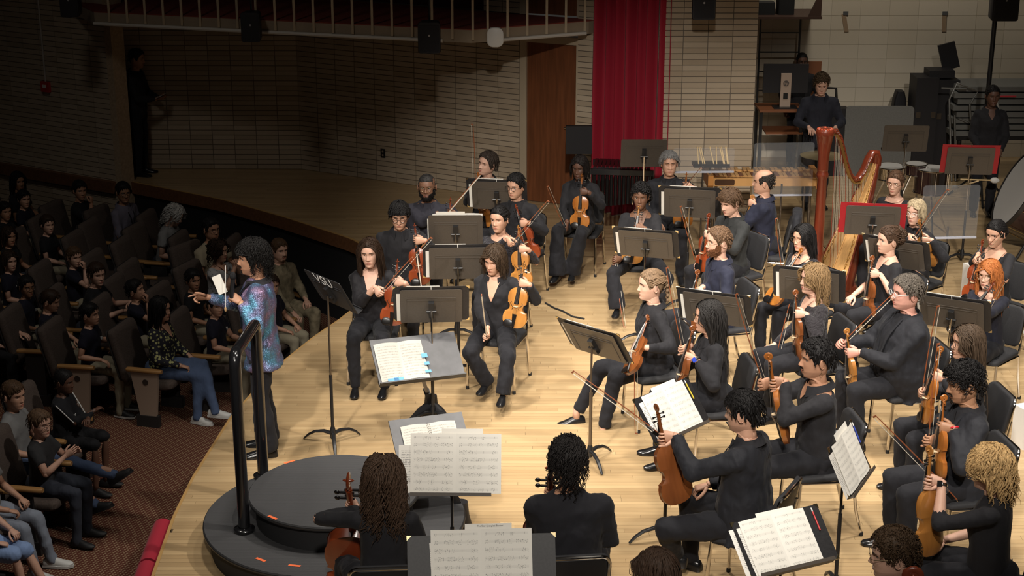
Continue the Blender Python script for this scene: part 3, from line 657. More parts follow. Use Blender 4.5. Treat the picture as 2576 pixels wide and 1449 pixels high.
def hand_geo(m, W, d, n, side, curl=.5, k=1.0, pose=None, mi=0):
    d = unit(d); n = unit(n - d*np.dot(n, d)); l = np.cross(d, n)*(1 if side > 0 else -1); W = np.asarray(W, float)   # l points to the thumb
    P = lambda a, b, c: W + k*(a*d + b*l + c*n)
    prof = [(0, .024, .017, 0), (.02, .029, .0165, .001), (.045, .038, .0155, .002), (.075, .041, .0135, .002), (.092, .039, .0115, .003)]
    a = np.linspace(0, 2*math.pi, 10, endpoint=False)
    m.rings([[P(t, rx*math.cos(q)*.98, ry*math.sin(q)+c) for q in a] for t, rx, ry, c in prof], mi=mi)
    C = pose if pose is not None else [curl]*5
    for i, (b, ln, r) in enumerate(((.029, .074, .0088), (.0098, .08, .0092), (-.0098, .075, .0088), (-.0275, .06, .0078))):
        c = C[i]; p = P(.086-.004*abs(i-1), b, .002); pts = [p]; rad = [r*1.05]; ang = 0
        for seg, (fr_, bend) in enumerate(((.46, R(8+68*c)), (.30, R(6+88*c)), (.24, R(4+55*c)))):
            ang += bend; dd = math.cos(ang)*d + math.sin(ang)*n + l*(b*.9)*(1-c); dd = unit(dd)
            pts += [pts[-1]+dd*ln*fr_*k*.5, pts[-1]+dd*ln*fr_*k]; rad += [r*(.98-.1*seg), r*(.93-.12*seg)]
        pts.append(pts[-1]+dd*.004*k); rad.append(r*.4)
        m.tube(pts, [q*k for q in rad], 7, up=l+.01*n, mi=mi)
    c = C[4]; p = P(.022, .024, .004); d1 = unit(.62*d+.7*l*(1-.45*c)+(.15+.5*c)*n); d2 = unit(.85*d+.3*l*(1-1.5*c)+(.1+.55*c)*n); d3 = unit(.9*d+.1*l*(1-3*c)+(.1+.6*c)*n)
    pts = [p, p+d1*.03*k, p+d1*.045*k+d2*.01*k]; pts += [pts[-1]+d2*.022*k, pts[-1]+d2*.026*k+d3*.02*k, pts[-1]+d2*.026*k+d3*.026*k]
    m.tube(pts, [.0125*k, .0115*k, .0105*k, .01*k, .0085*k, .004*k], 7, mi=mi)

def ik(S, T, a, b, hint):
    S, T = np.asarray(S, float), np.asarray(T, float); v = T-S; D = np.linalg.norm(v); mx = (a+b)*.995
    if D > mx: T = S+v/D*mx; v = T-S; D = mx
    if D < abs(a-b)+.03: D = abs(a-b)+.03; T = S+unit(v)*D; v = T-S
    u = v/D; x = (a*a-b*b+D*D)/(2*D); h = math.sqrt(max(0, a*a-x*x)); hn = np.asarray(hint, float); hn = unit(hn-u*np.dot(hn, u)); return S+u*x+hn*h, T

# ---- hair
HL = [(0,.068),(.45,.066),(.75,.055),(.95,.04),(1.1,.01),(1.22,-.02),(1.38,-.012),(1.5,.012),(1.75,.014),(1.95,-.01),(2.2,-.045),(2.6,-.07),(3.15,-.075)]
def hairline(phi, rec=0.0, extra=None):
    z = interp(phi, HL); return z + rec*np.clip(1-phi/.9, 0, 1)*.035
def hair_mat(name, col, rough=.55):
    return mat('hair_'+name, col, rough, noise=.4, nscale=9, stretch=(14, 14, 2), spec=.16)
HEADC = V(0, -.012, .012); HEADR = V(.081, .106, .108); TORC = V(0, -.035, -.43); TORR = V(.205, .125, .275)
def push(p, c, r):
    q = (p-c)/r; n = np.linalg.norm(q, axis=-1, keepdims=True); return np.where(n < 1, c+q/np.maximum(n, 1e-6)*r, p)
def hair_geo(m, sp, seed, dens=1.0):
    rg = np.random.default_rng(seed); st = sp.get('st', 'short'); vol = sp.get('vol', .012); rec = sp.get('rec', 0.0); bald = sp.get('bald', 0.0)
    # cap
    nj, ni = 36, 12; ph = np.linspace(0, 2*math.pi, nj, endpoint=False); rs = []
    for t in np.linspace(0.02, 1, ni):
        ring = []
        for f in ph:
            fa = f if f <= math.pi else 2*math.pi-f
            z1 = float(hairline(fa, rec)); 
            zt = .1178 if not bald else float(np.interp(fa, [0, 1.0, 1.5, 2.2, 3.15], [.02-.0, .03, .075, .085, .095]))
            if bald: z1 = min(z1, zt-.004) if fa > 1.05 else zt-.001
            a = t*math.pi/2; z = z1+(zt-z1)*(math.cos(a) if not bald else 1-t)
            th = math.pi/2 - f; x, y = head_ring(z, th % (2*math.pi)); p = V(float(x), float(y), z); nn = unit((p-V(0,-.01,.0))/V(.9,1.1,1.1))
            thick = vol*sp.get('capk', .55)*(min(1, (1-t)*3.2+.12))*(1+.35*sp.get('lump', .3)*noise3(p, 90, seed)) * (1 if not bald else .6)
            ring.append(p+nn*(thick+.001))
        rs.append(ring)
    m.rings(rs, caps=not bald)
    # locks
    N = int(sp.get('n', 170)*dens); L = sp.get('len', .06); curl = sp.get('curl', 0.0); S_ = sp.get('seg', 7 if L < .15 else 10)
    if N:
        f = rg.uniform(0, math.pi, N*4)*1.0; fa = f; sgn = rg.choice([-1, 1], N*4); z1 = hairline(fa, rec); u = rg.uniform(0, 1, N*4); z = z1+(.116-z1)*np.cos((1-u)*math.pi/2*.97)**.9*1.0
        ok = np.ones(N*4, bool)
        if bald: ok = (fa > 1.1) & (z < np.interp(fa, [1.1, 1.5, 2.2, 3.15], [.05, .07, .08, .09]))
        idx = np.where(ok)[0][:N]; f, z, sgn = f[idx], z[idx], sgn[idx]; N = len(idx)
        th = (math.pi/2 - f*sgn) % (2*math.pi); x, y = head_ring(z, th); p = np.stack([x, y, z], 1); nn = p-V(0,-.01,.0); nn /= np.linalg.norm(nn, axis=1, keepdims=True)
        p = p + nn*vol*.75
        part = sp.get('part', 0.0); comb = V(*sp.get('comb', (0.0, -.6, .25)))
        if st == 'long':
            sx = np.sign(p[:,0]-part+1e-6); fwd = np.clip((p[:,1])/.08, -1, 1)
            d = np.stack([sx*(.9-.4*(fwd < 0)), -.35-.5*(fwd > .2), -.25-.3*(fwd < 0)], 1)
        elif st == 'back':
            d = np.stack([p[:,0]*-1.0, -np.ones(N), -.1+0*p[:,0]], 1)
        else:
            cm_ = comb-nn*np.sum(nn*comb, 1, keepdims=True) if not curl else comb; d = nn*(.45 if curl else sp.get('lift', .10)) + cm_ + rg.normal(0, .28 if curl else sp.get('mess', .05), (N, 3))
            d[:,2] -= np.clip(.06-p[:,2], 0, .1)*(9 if curl else 14)
        d /= np.linalg.norm(d, axis=1, keepdims=True); step = (L*rg.uniform(.75, 1.05, N)/S_)[:,None]; grav = sp.get('grav', .5 if st == 'long' else (.22 if curl else .05))
        if st == 'back': grav = 0
        pts = [p]
        for i in range(S_):
            d = d + V(0, 0, -grav) + rg.normal(0, .05 if (curl or st == 'long') else .015, (N, 3))
            if st == 'back': d = (V(*sp.get('tie', (0, -.115, .03)))-p); 
            d = d/np.maximum(np.linalg.norm(d, axis=1, keepdims=True), 1e-6)
            p2 = p+d*step; p2 = push(p2, HEADC, HEADR+vol*.8)
            if L > .12:
                p2 = push(p2, TORC+V(0,0,.0), TORR); face = (p2[:,1] > .015) & (p2[:,2] < .062)
                p2[:,0] = np.where(face & (np.abs(p2[:,0]) < .07), np.sign(p2[:,0]+1e-9)*.071, p2[:,0])
                p2[:,1] = np.where((p2[:,2] < -.03) & (p2[:,1] > sp.get('frontmax', .02)), sp.get('frontmax', .02)+(p2[:,1]-sp.get('frontmax', .02))*.4, p2[:,1])
            if 'facey' in sp:
                cov = (p2[:,1] > sp['facey']) & (p2[:,2] < .055); p2[:,1] = np.where(cov, sp['facey']+rg.uniform(-.01, .004, N), p2[:,1])
            if st == 'short' and L < .12:
                ph_ = np.abs(np.arctan2(p2[:,0], p2[:,1]+.01)); p2[:,2] = np.maximum(p2[:,2], hairline(ph_, rec)-(.022 if curl else .012))
            d = p2-p; p = p2; pts.append(p)
        Q = np.stack(pts, 1)                                # N,S+1,3
        s_ = np.linspace(0, 1, S_+1)
        if curl:
            w = sp.get('freq', 3.0)*2*math.pi; ph0 = rg.uniform(0, 6.28, N)[:,None]; tdir = np.gradient(Q, axis=1); tdir /= np.maximum(np.linalg.norm(tdir, axis=2, keepdims=True), 1e-6)
            aa = np.cross(tdir, V(.3,.2,.93)); aa /= np.maximum(np.linalg.norm(aa, axis=2, keepdims=True), 1e-6); bb = np.cross(tdir, aa); am = curl*np.clip(s_*3, 0, 1)[None,:]
            Q = Q + aa*(am*np.cos(w*s_[None]+ph0))[...,None] + bb*(am*np.sin(w*s_[None]+ph0))[...,None]
        tdir = np.gradient(Q, axis=1); tdir /= np.maximum(np.linalg.norm(tdir, axis=2, keepdims=True), 1e-6); out = Q-HEADC; out[...,2] *= .4; out /= np.maximum(np.linalg.norm(out, axis=2, keepdims=True), 1e-6)
        sd = np.cross(tdir, out); sd /= np.maximum(np.linalg.norm(sd, axis=2, keepdims=True), 1e-6); nr = np.cross(sd, tdir)
        wd = sp.get('w', .008)*np.interp(s_, [0, .2, .7, 1], [.8, 1, .8, .15])[None,:,None]*rg.uniform(.6, 1.2, N)[:,None,None]
        A = np.stack([Q+sd*wd, Q+nr*wd*.6, Q-sd*wd, Q-nr*wd*.3], 2)      # N,S+1,4,3
        vs = A.reshape(-1, 3); K4 = 4*(S_+1); base = np.arange(N)*K4; fs = []
        ii, jj = np.meshgrid(np.arange(S_), np.arange(4), indexing='ij'); ii = ii.ravel(); jj = jj.ravel(); k2 = (jj+1) % 4
        quad = np.stack([ii*4+jj, ii*4+k2, (ii+1)*4+k2, (ii+1)*4+jj], 1); F = (base[:,None,None]+quad[None]).reshape(-1, 4)
        m.add(vs, F.tolist())
    for bx in sp.get('balls', ()):                           # buns
        c = V(*bx[:3]); r = bx[3]; nb = int(90*dens)
        m.ell(c, r*.9, 14, 10)
        for i in range(int(nb/3)):
            ax = unit(rg.normal(0, 1, 3)); a0 = rg.uniform(0, 6.28); e1 = unit(np.cross(ax, (.3,.5,.8))); e2 = np.cross(ax, e1); rr = r*rg.uniform(.9, 1.08)
            m.tube([c+ax*r*rg.uniform(-.3,.3)*0+rr*(math.cos(a0+t)*e1+math.sin(a0+t)*e2) for t in np.linspace(0, 2.2, 7)], [.003,.006,.007,.007,.007,.006,.002], 5)
    if 'braid' in sp:
        c = V(*sp['braid'][:3]); ln, r = sp['braid'][3:]; nk = int(ln/.02)
        for i in range(nk):
            z = c+V(.004*(-1)**i*2, -.012*math.sin(i/nk*2), -.02*i); m.ell(z, (r*(1-.35*i/nk), r*.9*(1-.35*i/nk), .018), 8, 6, M=roty(.5*(-1)**i))
    if 'tail' in sp:
        c = V(*sp['tail'][:3]); ln, r = sp['tail'][3:]
        for i in range(26):
            o = rg.normal(0, r*.4, 2); m.tube([c, c+V(o[0]*.7, -.03+o[1]*.3, -.01), c+V(o[0], -.045+o[1]*.6, -ln*.4), c+V(o[0]*1.1, -.03+o[1]*.6, -ln*.75), c+V(o[0]*.7, -.02+o[1]*.5, -ln*rg.uniform(.85, 1.05))], [.006,.01,.011,.009,.002], 5)

# ---- clothing helpers
TEXN = {}
def ctex(size):
    if size not in TEXN:
        t = bpy.data.textures.new('fold_noise', 'CLOUDS'); t.noise_scale = size; t.noise_depth = 2; TEXN[size] = t
    return TEXN[size]
def garment(m, name, mt, parent, vox=.016, fold=.016, size=.13, it=5):
    o = link(name, m.mesh(name, mt, True, None), parent)
    r = o.modifiers.new('knit', 'REMESH'); r.mode = 'VOXEL'; r.voxel_size = vox; r.use_smooth_shade = True
    s_ = o.modifiers.new('soften', 'SMOOTH'); s_.factor = .5; s_.iterations = it
    d = o.modifiers.new('folds', 'DISPLACE'); d.texture = ctex(size); d.strength = fold; d.mid_level = .5; d.texture_coords = 'LOCAL'
    return o
def selip(c, w, d, n=22, e=2.5, tilt=None):
    a = np.linspace(0, 2*math.pi, n, endpoint=False); x = w*np.sign(np.cos(a))*np.abs(np.cos(a))**(2/e); y = d*np.sign(np.sin(a))*np.abs(np.sin(a))**(2/e)
    p = np.stack([x, y, 0*a], 1)
    if tilt is not None: p = p@tilt.T
    return p+c
def cloth(name, col, rough=.82, sheen=.03, bump=.75, bs=8):
    m = mat('cloth_'+name, col, rough, sheen=sheen, bump=bump, bscale=bs, spec=.25)
    for n in m.node_tree.nodes:
        if n.type == 'BUMP': n.inputs['Distance'].default_value = .035
        if n.type == 'TEX_NOISE': n.inputs['Detail'].default_value = 3; n.inputs['Distortion'].default_value = .2
        if n.type == 'MAPPING': n.inputs['Scale'].default_value = (1, 1, .5)
    return m
CB = cloth('black_cotton', (.0165,.016,.0185)); CS = cloth('black_suiting', (.015,.0155,.0195), .75); CN = cloth('navy_shirt', (.016,.018,.034)); CK = cloth('black_knit', (.012,.0118,.0145), .9); CT = cloth('black_trousers', (.0125,.0125,.0155), .85)
CV = cloth('black_velvet', (.011,.01,.012), .7, .05)
SHOE = mat('black_leather_shoe', (.009,.009,.01), .22)
SKIN = {}
def skin(tone):
    if tone not in SKIN:
        c = {'fair': (.62,.37,.27), 'light': (.55,.31,.21), 'tan': (.42,.22,.135), 'olive': (.34,.175,.10), 'brown': (.20,.10,.06), 'deep': (.115,.055,.035), 'rosy': (.62,.32,.25)}[tone]
        SKIN[tone] = (mat('skin_'+tone, c, .5, noise=.05, nscale=25, spec=.4), mat('lips_'+tone, (c[0]*.78, c[1]*.5, c[2]*.52), .4))
    return SKIN[tone]
EYEW = mat('eye_white', (.42,.38,.35), .3); IRIS = mat('iris_dark', (.02,.013,.008), .2)
GLASSM = mat('spectacle_rim_dark', (.015,.012,.01), .3); GLASSC = mat('spectacle_rim_clear', (.65,.62,.58), .25); GLASSG = mat('spectacle_rim_gold', (.55,.42,.25), .25, .9)
LENS = mat('spectacle_lens', (1,1,1), .02, alpha=.12)
MAN = dict(k=1.0, sw=1.04, jaw=1.06, nose=1.06, lips=0); WOM = dict(k=.945, sw=.92, jaw=.93, nose=.92, bust=.03); KID = dict(k=.8, sw=.86, jaw=.96, nose=.8)
PEOPLE = {}
seedc = [100]
def person(label, eye, rz, sex=MAN, tone='fair', hair=None, head=(0,0,0), lean=4, twist=0, L=None, Rt=None, top='shirt', topm=None, pants=None, seat=.46, floor=0.0, zeye=None,
           stand=False, knees=None, feet=None, glasses=None, beard=None, smile=0.0, gaze=(0,0), lids=.85, belly=0.0, chest=0.0, skinV=0.0, collar=True, sleeve=.985, flare=0.0, vox=.017, dens=1.0, shoe=None, loc=None, wide=1.0, brow=1.0, ksc=1.0, group=None, hem=0.0, anklebare=False, kk=None, elbL=None, elbR=None, skirt=False, lapm=None, earring=False):
    seedc[0] += 1; sd = seedc[0]
    k = (kk or sex['k'])*ksc; sw = sex['sw']*wide; bust = sex.get('bust', 0)
    if stand: hs = floor+.90*k-.02; pel = V(0, 0, .92*k)
    else: pel = V(0, 0, seat+.09*k)
    lr = R(lean); Mu = rotz(R(twist))@rotx(-lr)
    U = lambda p: pel+Mu@(np.asarray(p, float))
    hp = U((0, .012*k, .69*k))                                  # eye-level centre of the head
    hy, hpz, hr = [R(a) for a in head]; Mh = rotz(hy)@rotx(hpz)@roty(hr); piv = U((0, -.012*k, .535*k))
    hc = piv + Mh@((hp-piv)) if False else piv+Mh@V(0, .022*k, .13*k)
    rzz = R(rz); Rz = rotz(rzz)
    if loc is None:
        ze = zeye if zeye is not None else floor+hc[2]
        hw = np.array(onz(eye[0], eye[1], ze)); root = hw - Rz@hc; root[2] = floor
        if zeye is not None: pass
    else: root = V(loc[0], loc[1], floor)
    hw = root+Rz@hc
    toL = lambda w: Rz.T@(np.asarray(w, float)-root)
    def tgt(q):
        if q is None: return None
        if len(q) == 3 and q[0] > 20: return toL(ony(q[0], q[1], hw[1]+q[2]))
        return np.asarray(q, float)
    e = empty('person', root, rz, label, 'person', group)
    vox = vox*(1 if True else 1)
    if callable(L): L = L(hw, toL, Rz)
    if callable(Rt): Rt = Rt(hw, toL, Rz)
    # -- arms
    la, lb = .285*k, .255*k; arms = {}
    for s_, spec in ((-1, L), (1, Rt)):
        Sh = U((s_*.162*k*sw, -.012, .425*k)); spec = spec or {}
        W = tgt(spec.get('at'))
        if W is None: W = V(s_*.13*k, .30*k, pel[2]+.085*k) if not stand else Sh+V(s_*.06, .05, -.5*k)
        hint = spec.get('elbow', (s_*.75, -.35, -1.0)); E, W = ik(Sh, W, la, lb, hint)
        d = spec.get('d'); d = unit(W-E) if d is None else unit(d); n = spec.get('n', (0, 0, -1) if not stand else (-s_, 0, 0))
        arms[s_] = (Sh, E, W, d, np.asarray(n, float), spec)
    # -- legs
    legs = {}
    for s_ in (-1, 1):
        i = 0 if s_ < 0 else 1; hip = pel+V(s_*.088*k, .01, -.02*k)
        if stand:
            an = V(s_*.10*k, .0, .085*k); kn = V(s_*.1*k, .03, .49*k)
        else:
            kn = V(s_*.13*k, .43*k, max(.45, seat)+.055*k); an = V(s_*.13*k, .40*k, .09)
        if feet is not None and feet[i] is not None: an = tgt(feet[i]); an = an.copy() if an is not None else an
        if knees is not None and knees[i] is not None: kn = tgt(knees[i])
        else:
            if feet is not None and feet[i] is not None: kn, an = ik(hip, an, .43*k, .41*k, (s_*.15, .9, .8) if not stand else (0, 1, 0))
        legs[s_] = (hip, kn, an)
    # -- clothes: top
    topm = topm or CB; pants = pants or CT
    ease = {'jacket': 1.10, 'shirt': 1.02, 'knit': .97, 'tee': 1.03}[top]
    yb = belly
    prof = [(-.10, .168, .118, 0), (0, .172, .125, .01), (.10, .160, .118, .015), (.20, .153, .110, .006), (.29, .160, .113, 0), (.35, .168, .113, 0), (.405, .165, .105, -.006), (.45, .135, .088, -.012), (.48, .10, .074, -.016), (.51, .068, .06, -.016)]
    def tring(h, w, d, yo, ex=1.0):
        bf = belly*math.exp(-((h-.12)/.14)**2) + chest*math.exp(-((h-.33)/.12)**2); bu = bust*math.exp(-((h-.31)/.075)**2)
        w2 = (w*wide*(sex['sw'] if h > .25 else 1.0)+bf*.6)*k*ex; d2 = (d+bf*.75+bu*.5)*k*ex
        return selip(U((0, (yo+bf*.3+bu*.5)*k, h*k)), w2, d2, tilt=Mu)
    m = MB(); pr = list(prof)
    if top in ('jacket',): pr = [(-.19 if stand else -.12, .192, .145, .01)] + pr
    if stand and top != 'jacket': pr = [(-.14, .165, .115, 0)] + pr
    if hem: pr = [(-hem, .185, .14, .0)] + pr
    if skinV: pr = pr[:-2]
    m.rings([tring(*q, ex=ease) for q in pr])
    slv = {'jacket': 1.2, 'shirt': 1.08, 'knit': .95, 'tee': 1.12}[top]
    for s_ in (-1, 1):
        Sh, E, W, d, n, spec = arms[s_]; sp_ = spec.get('sleeve', sleeve)
        m.ell(Sh+Mu@V(-s_*.012, 0, -.005)*k, (.06*k*ease*wide, .062*k*ease, .058*k*ease), 12, 8)
        U0 = Sh+Mu@V(-s_*.04*k, 0, .0); 
        if top == 'tee' and sp_ > .6: sp_ = -.35
        if sp_ < 0: m.tube([U0, Sh, Sh+(E-Sh)*(1+sp_)], [.062*k, .064*k*slv, .066*k*slv], 12)
        else:
            m.tube([U0, Sh, Sh+(E-Sh)*.5, E], [.058*k*slv, .062*k*slv, .052*k*slv, .047*k*slv], 12); m.ell(E, .0465*k*slv, 10, 8)
            Wc = E+(W-E)*sp_; m.tube([E, E+(W-E)*.35*sp_, E+(W-E)*.8*sp_, Wc], [.047*k*slv, .0475*k*slv, .038*k*slv, .036*k*max(slv, 1)], 12)
    garment(m, {'jacket': 'jacket', 'shirt': 'shirt', 'knit': 'top', 'tee': 'shirt'}[top], topm, e, vox, .030 if top != 'knit' else .014, .085 if top != 'knit' else .14)
    # -- trousers
    m = MB(); m.ell(pel+V(0, -.02*k, -.005*k), (.172*k*(.94+.06*wide)*(.9 if stand else 1)+belly*.4, (.118 if stand else .148)*k+belly*.3, .105*k), 18, 10)
    for s_ in (-1, 1):
        hip, kn, an = legs[s_]; c2 = kn+(an-kn)*(.93 if anklebare else 1.08 if vox < .02 else 1.16)
        short = anklebare == 'shorts'
        if short: c2 = kn+(an-kn)*.05
        m.tube([hip-unit(kn-hip)*.02, hip+(kn-hip)*.4, hip+(kn-hip)*.85, kn], [.096*k, .092*k, .075*k, .068*k], 14); m.ell(kn, (.069*k), 12, 8)
        r1, r2 = .058+flare*.5, .053+flare
        if not short: m.tube([kn, kn+(c2-kn)*.4, c2], [.067*k, (r1+.006)*k, r2*k], 14)
        else: m.tube([kn-(kn-hip)*.2, kn+(kn-hip)*.03], [.085*k, .082*k], 14)
    garment(m, 'trousers', pants, e, vox, .026, .09)
    # -- body: one mesh with head, neck, chest, arms, hands, ankles
    sk, lp = skin(tone); m = MB()
    hs_ = k*(1.04 if sex is MAN else 1.07 if sex is WOM else 1.16); hb = MB(); P = head_geo(hb, sex['jaw']*(1.03 if wide > 1.1 else 1), 1.0+.06*(wide > 1.1), sex['nose'], smile, gaze, lids, brow)
    MH = np.eye(4); MH[:3,:3] = Mh*hs_; MH[:3,3] = hc; hb.xform(MH); 
    for vv in hb.v: m.v.append(vv)
    m.f += hb.f; m.m += hb.m; m.n = hb.n
    nb = U((0, -.016*k, .47*k)); m.tube([nb, nb+(hc-nb)*.35, hc+Mh@V(0, -.018, -.10)*hs_, hc+Mh@V(0, -.016, -.06)*hs_], [.062*k, .053*k, .052*k, .05*k], 14, mi=0)
    m.rings([tring(h, w*.9, d*.86, yo) for h, w, d, yo in prof[1:]], mi=0)
    if skinV:
        g = []; nz = 8; nx = 7; dep = abs(skinV); rd = skinV < 0
        for j in range(nz+1):
            t = j/nz; h = .50-dep*t; wv = (.068*(1-t)**(.5 if rd else .9)+.004) if not rd else .10*math.sqrt(max(0.0, 1-t*t))+.002
            wr = np.interp(h, [q[0] for q in prof], [q[1] for q in prof]); dr = np.interp(h, [q[0] for q in prof], [q[2] for q in prof]); yo = np.interp(h, [q[0] for q in prof], [q[3] for q in prof])
            bu = bust*math.exp(-((h-.31)/.075)**2); bf = belly*math.exp(-((h-.12)/.14)**2)+chest*math.exp(-((h-.33)/.12)**2)
            for i in range(nx+1):
                x = (i/nx*2-1)*wv; y = yo+bf*.3+bu*.5+(dr+bf*.75+bu*.5)*ease*max(0, 1-(abs(x)/(wr*wide*ease))**2.5)**.4; g.append(U((x*k, y*k+.008, h*k)))
        m.add(g, [(j*(nx+1)+i, (j+1)*(nx+1)+i, (j+1)*(nx+1)+i+1, j*(nx+1)+i+1) for j in range(nz) for i in range(nx)], 0)
    for s_ in (-1, 1):
        Sh, E, W, d, n, spec = arms[s_]
        m.tube([Sh, Sh+(E-Sh)*.5, E], [.045*k, .042*k, .037*k], 10, mi=0); m.ell(E, .037*k, 10, 6, mi=0)
        m.tube([E, E+(W-E)*.3, E+(W-E)*.8, W, W+d*.012*k], [.037*k, .038*k, .027*k, (.0245*k), (.024*k)], 10, mi=0)
        hand_geo(m, W, d, n, s_, spec.get('curl', .55), k*.98, spec.get('pose'))
        hip, kn, an = legs[s_]; m.tube([hip, kn, kn+(an-kn)*.35, an+V(0, 0, .03), an-V(0, 0, .03)], [.06*k, .045*k, .043*k, .031*k, .033*k], 10, mi=0)
    browm = MATS.get('brow_dark') or mat('brow_dark', (.03,.02,.014), .7)
    if hair and sum(hair.get('col', (0,0,0))) > .5: browm = mat('brow_blond', (.2,.12,.06), .7)
    m.build('body', [sk, lp, EYEW, IRIS, browm], e, angle=None)
    # -- hair
    if hair:
        hm = hair_mat(hair['name'], hair['col'], hair.get('rough', .55)); h = MB(); hair_geo(h, hair, sd, dens); h.xform(MH); h.build('hair', hm, e, angle=None)
    if beard:
        bm, zt, full = hair_mat(beard[0], beard[1], .6), beard[2] if len(beard) > 2 else -.045, beard[3] if len(beard) > 3 else True
        h = MB(); n_ = len(TH); X, Y, Z = P[...,0], P[...,1], P[...,2]; nrm = unit
        lipz = (np.abs(X) < .024) & (Z < -.0575) & (Z > -.0815)
        if full: msk = (Y > -.004) & (Z > -.121) & ((Z < zt-.02*(1-np.clip(np.abs(X)/.055, 0, 1))) | ((np.abs(X) > .06) & (Z < -.012))) & ~lipz
        else: msk = (Y > .03) & (np.abs(X) < .03) & (((Z < -.049) & (Z > -.062)) | ((Z < -.088) & (Z > -.118) & (np.abs(X) < .022)) & (full is not None)) & ~((Z < -.0605) & (Z > -.08) & (np.abs(X) < .02))
        off = P + (P-V(0, 0, -.03))/np.linalg.norm(P-V(0, 0, -.03), axis=-1, keepdims=True)*((.0032 if full else .0015)*(1+.35*noise3(P, 300, sd)))[...,None]
        fs = [(i*n_+j, (i+1)*n_+j, (i+1)*n_+(j+1) % n_, i*n_+(j+1) % n_) for i in range(len(ZL)-1) for j in range(n_) if msk[i,j] and msk[i+1,j] and msk[i,(j+1) % n_] and msk[i+1,(j+1) % n_]]
        h.add(off.reshape(-1, 3), fs); rb = np.random.default_rng(sd); cand = np.argwhere(msk); pick = cand[rb.integers(0, len(cand), int((420 if full else 90)*dens))]
        for i_, j_ in pick:
            q = P[i_, j_]+rb.normal(0, .002, 3); o_ = unit(P[i_, j_]-V(0, 0, -.03)); dn = unit(o_*.5+V(0, .1, -1)+rb.normal(0, .25, 3)); ln_ = rb.uniform(.008, .016)*(1 if full else .6)
            h.tube([q+o_*.001, q+o_*.004+dn*ln_*.5, q+o_*.003+dn*ln_], [.0022, .0018, .0005], 4)
        h.xform(MH); h.build('beard', bm, e, angle=None)
    if glasses:
        gm = {'dark': GLASSM, 'clear': GLASSC, 'gold': GLASSG}[glasses]; h = MB(); rx, ry = .0225, .0185
        for s_ in (-1, 1):
            c = V(s_*.0335, .1005, -.004)
            h.tube([c+V(rx*math.cos(a), -abs(math.cos(a))*.002*(1 if math.cos(a)*s_ > 0 else 0), ry*math.sin(a)) for a in np.linspace(0, 2*math.pi, 16, endpoint=False)], .0021 if glasses != 'gold' else .0012, 5, closed=True)
            h.tube([c+V(s_*rx, 0, .006), V(s_*.073, .085, .004), V(s_*.0815, -.012, .002)], .0018, 5)
        h.tube([(-.012, .1005, 0), (0, .1035, .002), (.012, .1005, 0)], .0016, 5); h.xform(MH); g_ = h.build('glasses', gm, e)
    if earring:
        for s_ in (-1, 1):
            h = MB(); c = V(s_*.084, -.012, -.052); h.tube([c, c+V(0, 0, -.012), c+V(0, .011, -.028), c+V(0, 0, -.046), c+V(0, -.011, -.028), c+V(0, 0, -.012)], .0016, 5); h.xform(MH); h.build('earring', GLASSG, e)
    # -- collar, lapels
    if collar and top in ('shirt', 'jacket'):
        h = MB(); rr = .083*k
        for s_ in (-1, 1):
            rs = []
            for t in np.linspace(0, 1, 8):
                a = math.pi*(-.5) + s_*t*math.pi*.86; c = U((0, -.008*k, .492*k)); dr = V(math.cos(a), math.sin(a), 0); drop = .0+.045*max(0, t-.62)/.38
                rs.append([c+Mu@(dr*rr*1.0+V(0, 0, .024*k-.018*t*k)), c+Mu@(dr*rr*1.06+V(0, 0, .034*k-.026*t*k)), c+Mu@(dr*(rr*1.32+.006)+V(0, 0, -.012*k-drop-.012*t*k)), c+Mu@(dr*(rr*1.28)+V(0, 0, -.014*k-drop-.012*t*k))])
            h.rings(rs)
        h.build('collar', CB if top == 'jacket' else topm, e, angle=60)
    if top == 'shirt' and collar:
        h = MB(); rs = []
        for t in np.linspace(0, 1, 12):
            hh = .46-.44*t; wr = np.interp(hh, [q[0] for q in prof], [q[1] for q in prof]); dr = np.interp(hh, [q[0] for q in prof], [q[2] for q in prof]); yo = np.interp(hh, [q[0] for q in prof], [q[3] for q in prof]); bf = belly*math.exp(-((hh-.12)/.14)**2)+chest*math.exp(-((hh-.33)/.12)**2); bu = bust*math.exp(-((hh-.31)/.075)**2)
            y = (yo+bf*.3+bu*.5+(dr+bf*.75+bu*.5)*ease)*k; rs.append([U((-.015*k, y-.006, hh*k)), U((-.015*k, y+.003, hh*k)), U((.015*k, y+.003, hh*k)), U((.015*k, y-.006, hh*k))])
        if not skinV: pl_ = h.rings(rs).build('placket', topm, e, angle=50)
    if top == 'jacket':
        for s_ in (-1, 1):
            h = MB(); rs = []
            for t in np.linspace(0, 1, 9):
                hh = .49-.36*t; wr = np.interp(hh, [q[0] for q in prof], [q[1] for q in prof]); dr = np.interp(hh, [q[0] for q in prof], [q[2] for q in prof]); yo = np.interp(hh, [q[0] for q in prof], [q[3] for q in prof]); bf = belly*math.exp(-((hh-.12)/.14)**2)+chest*math.exp(-((hh-.33)/.12)**2)
                x0 = .072*(1-t)**.8+.004; wl = .045*math.sin(min(1, t*1.5+.12)*math.pi*.62)*(1-t*.75)+.004; pp = []
                for x, o_ in ((x0, .014), (x0+wl, .019), (x0+wl, .013), (x0, .006)):
                    y = yo+bf*.3+(dr+bf*.75)*ease*max(0, 1-(x/(wr*wide*ease))**2.5)**.4; pp.append(U((s_*x*k, y*k+o_, hh*k)))
                rs.append(pp if s_ > 0 else pp[::-1])
            h.rings(rs); h.build('lapel', lapm or topm, e, angle=50)
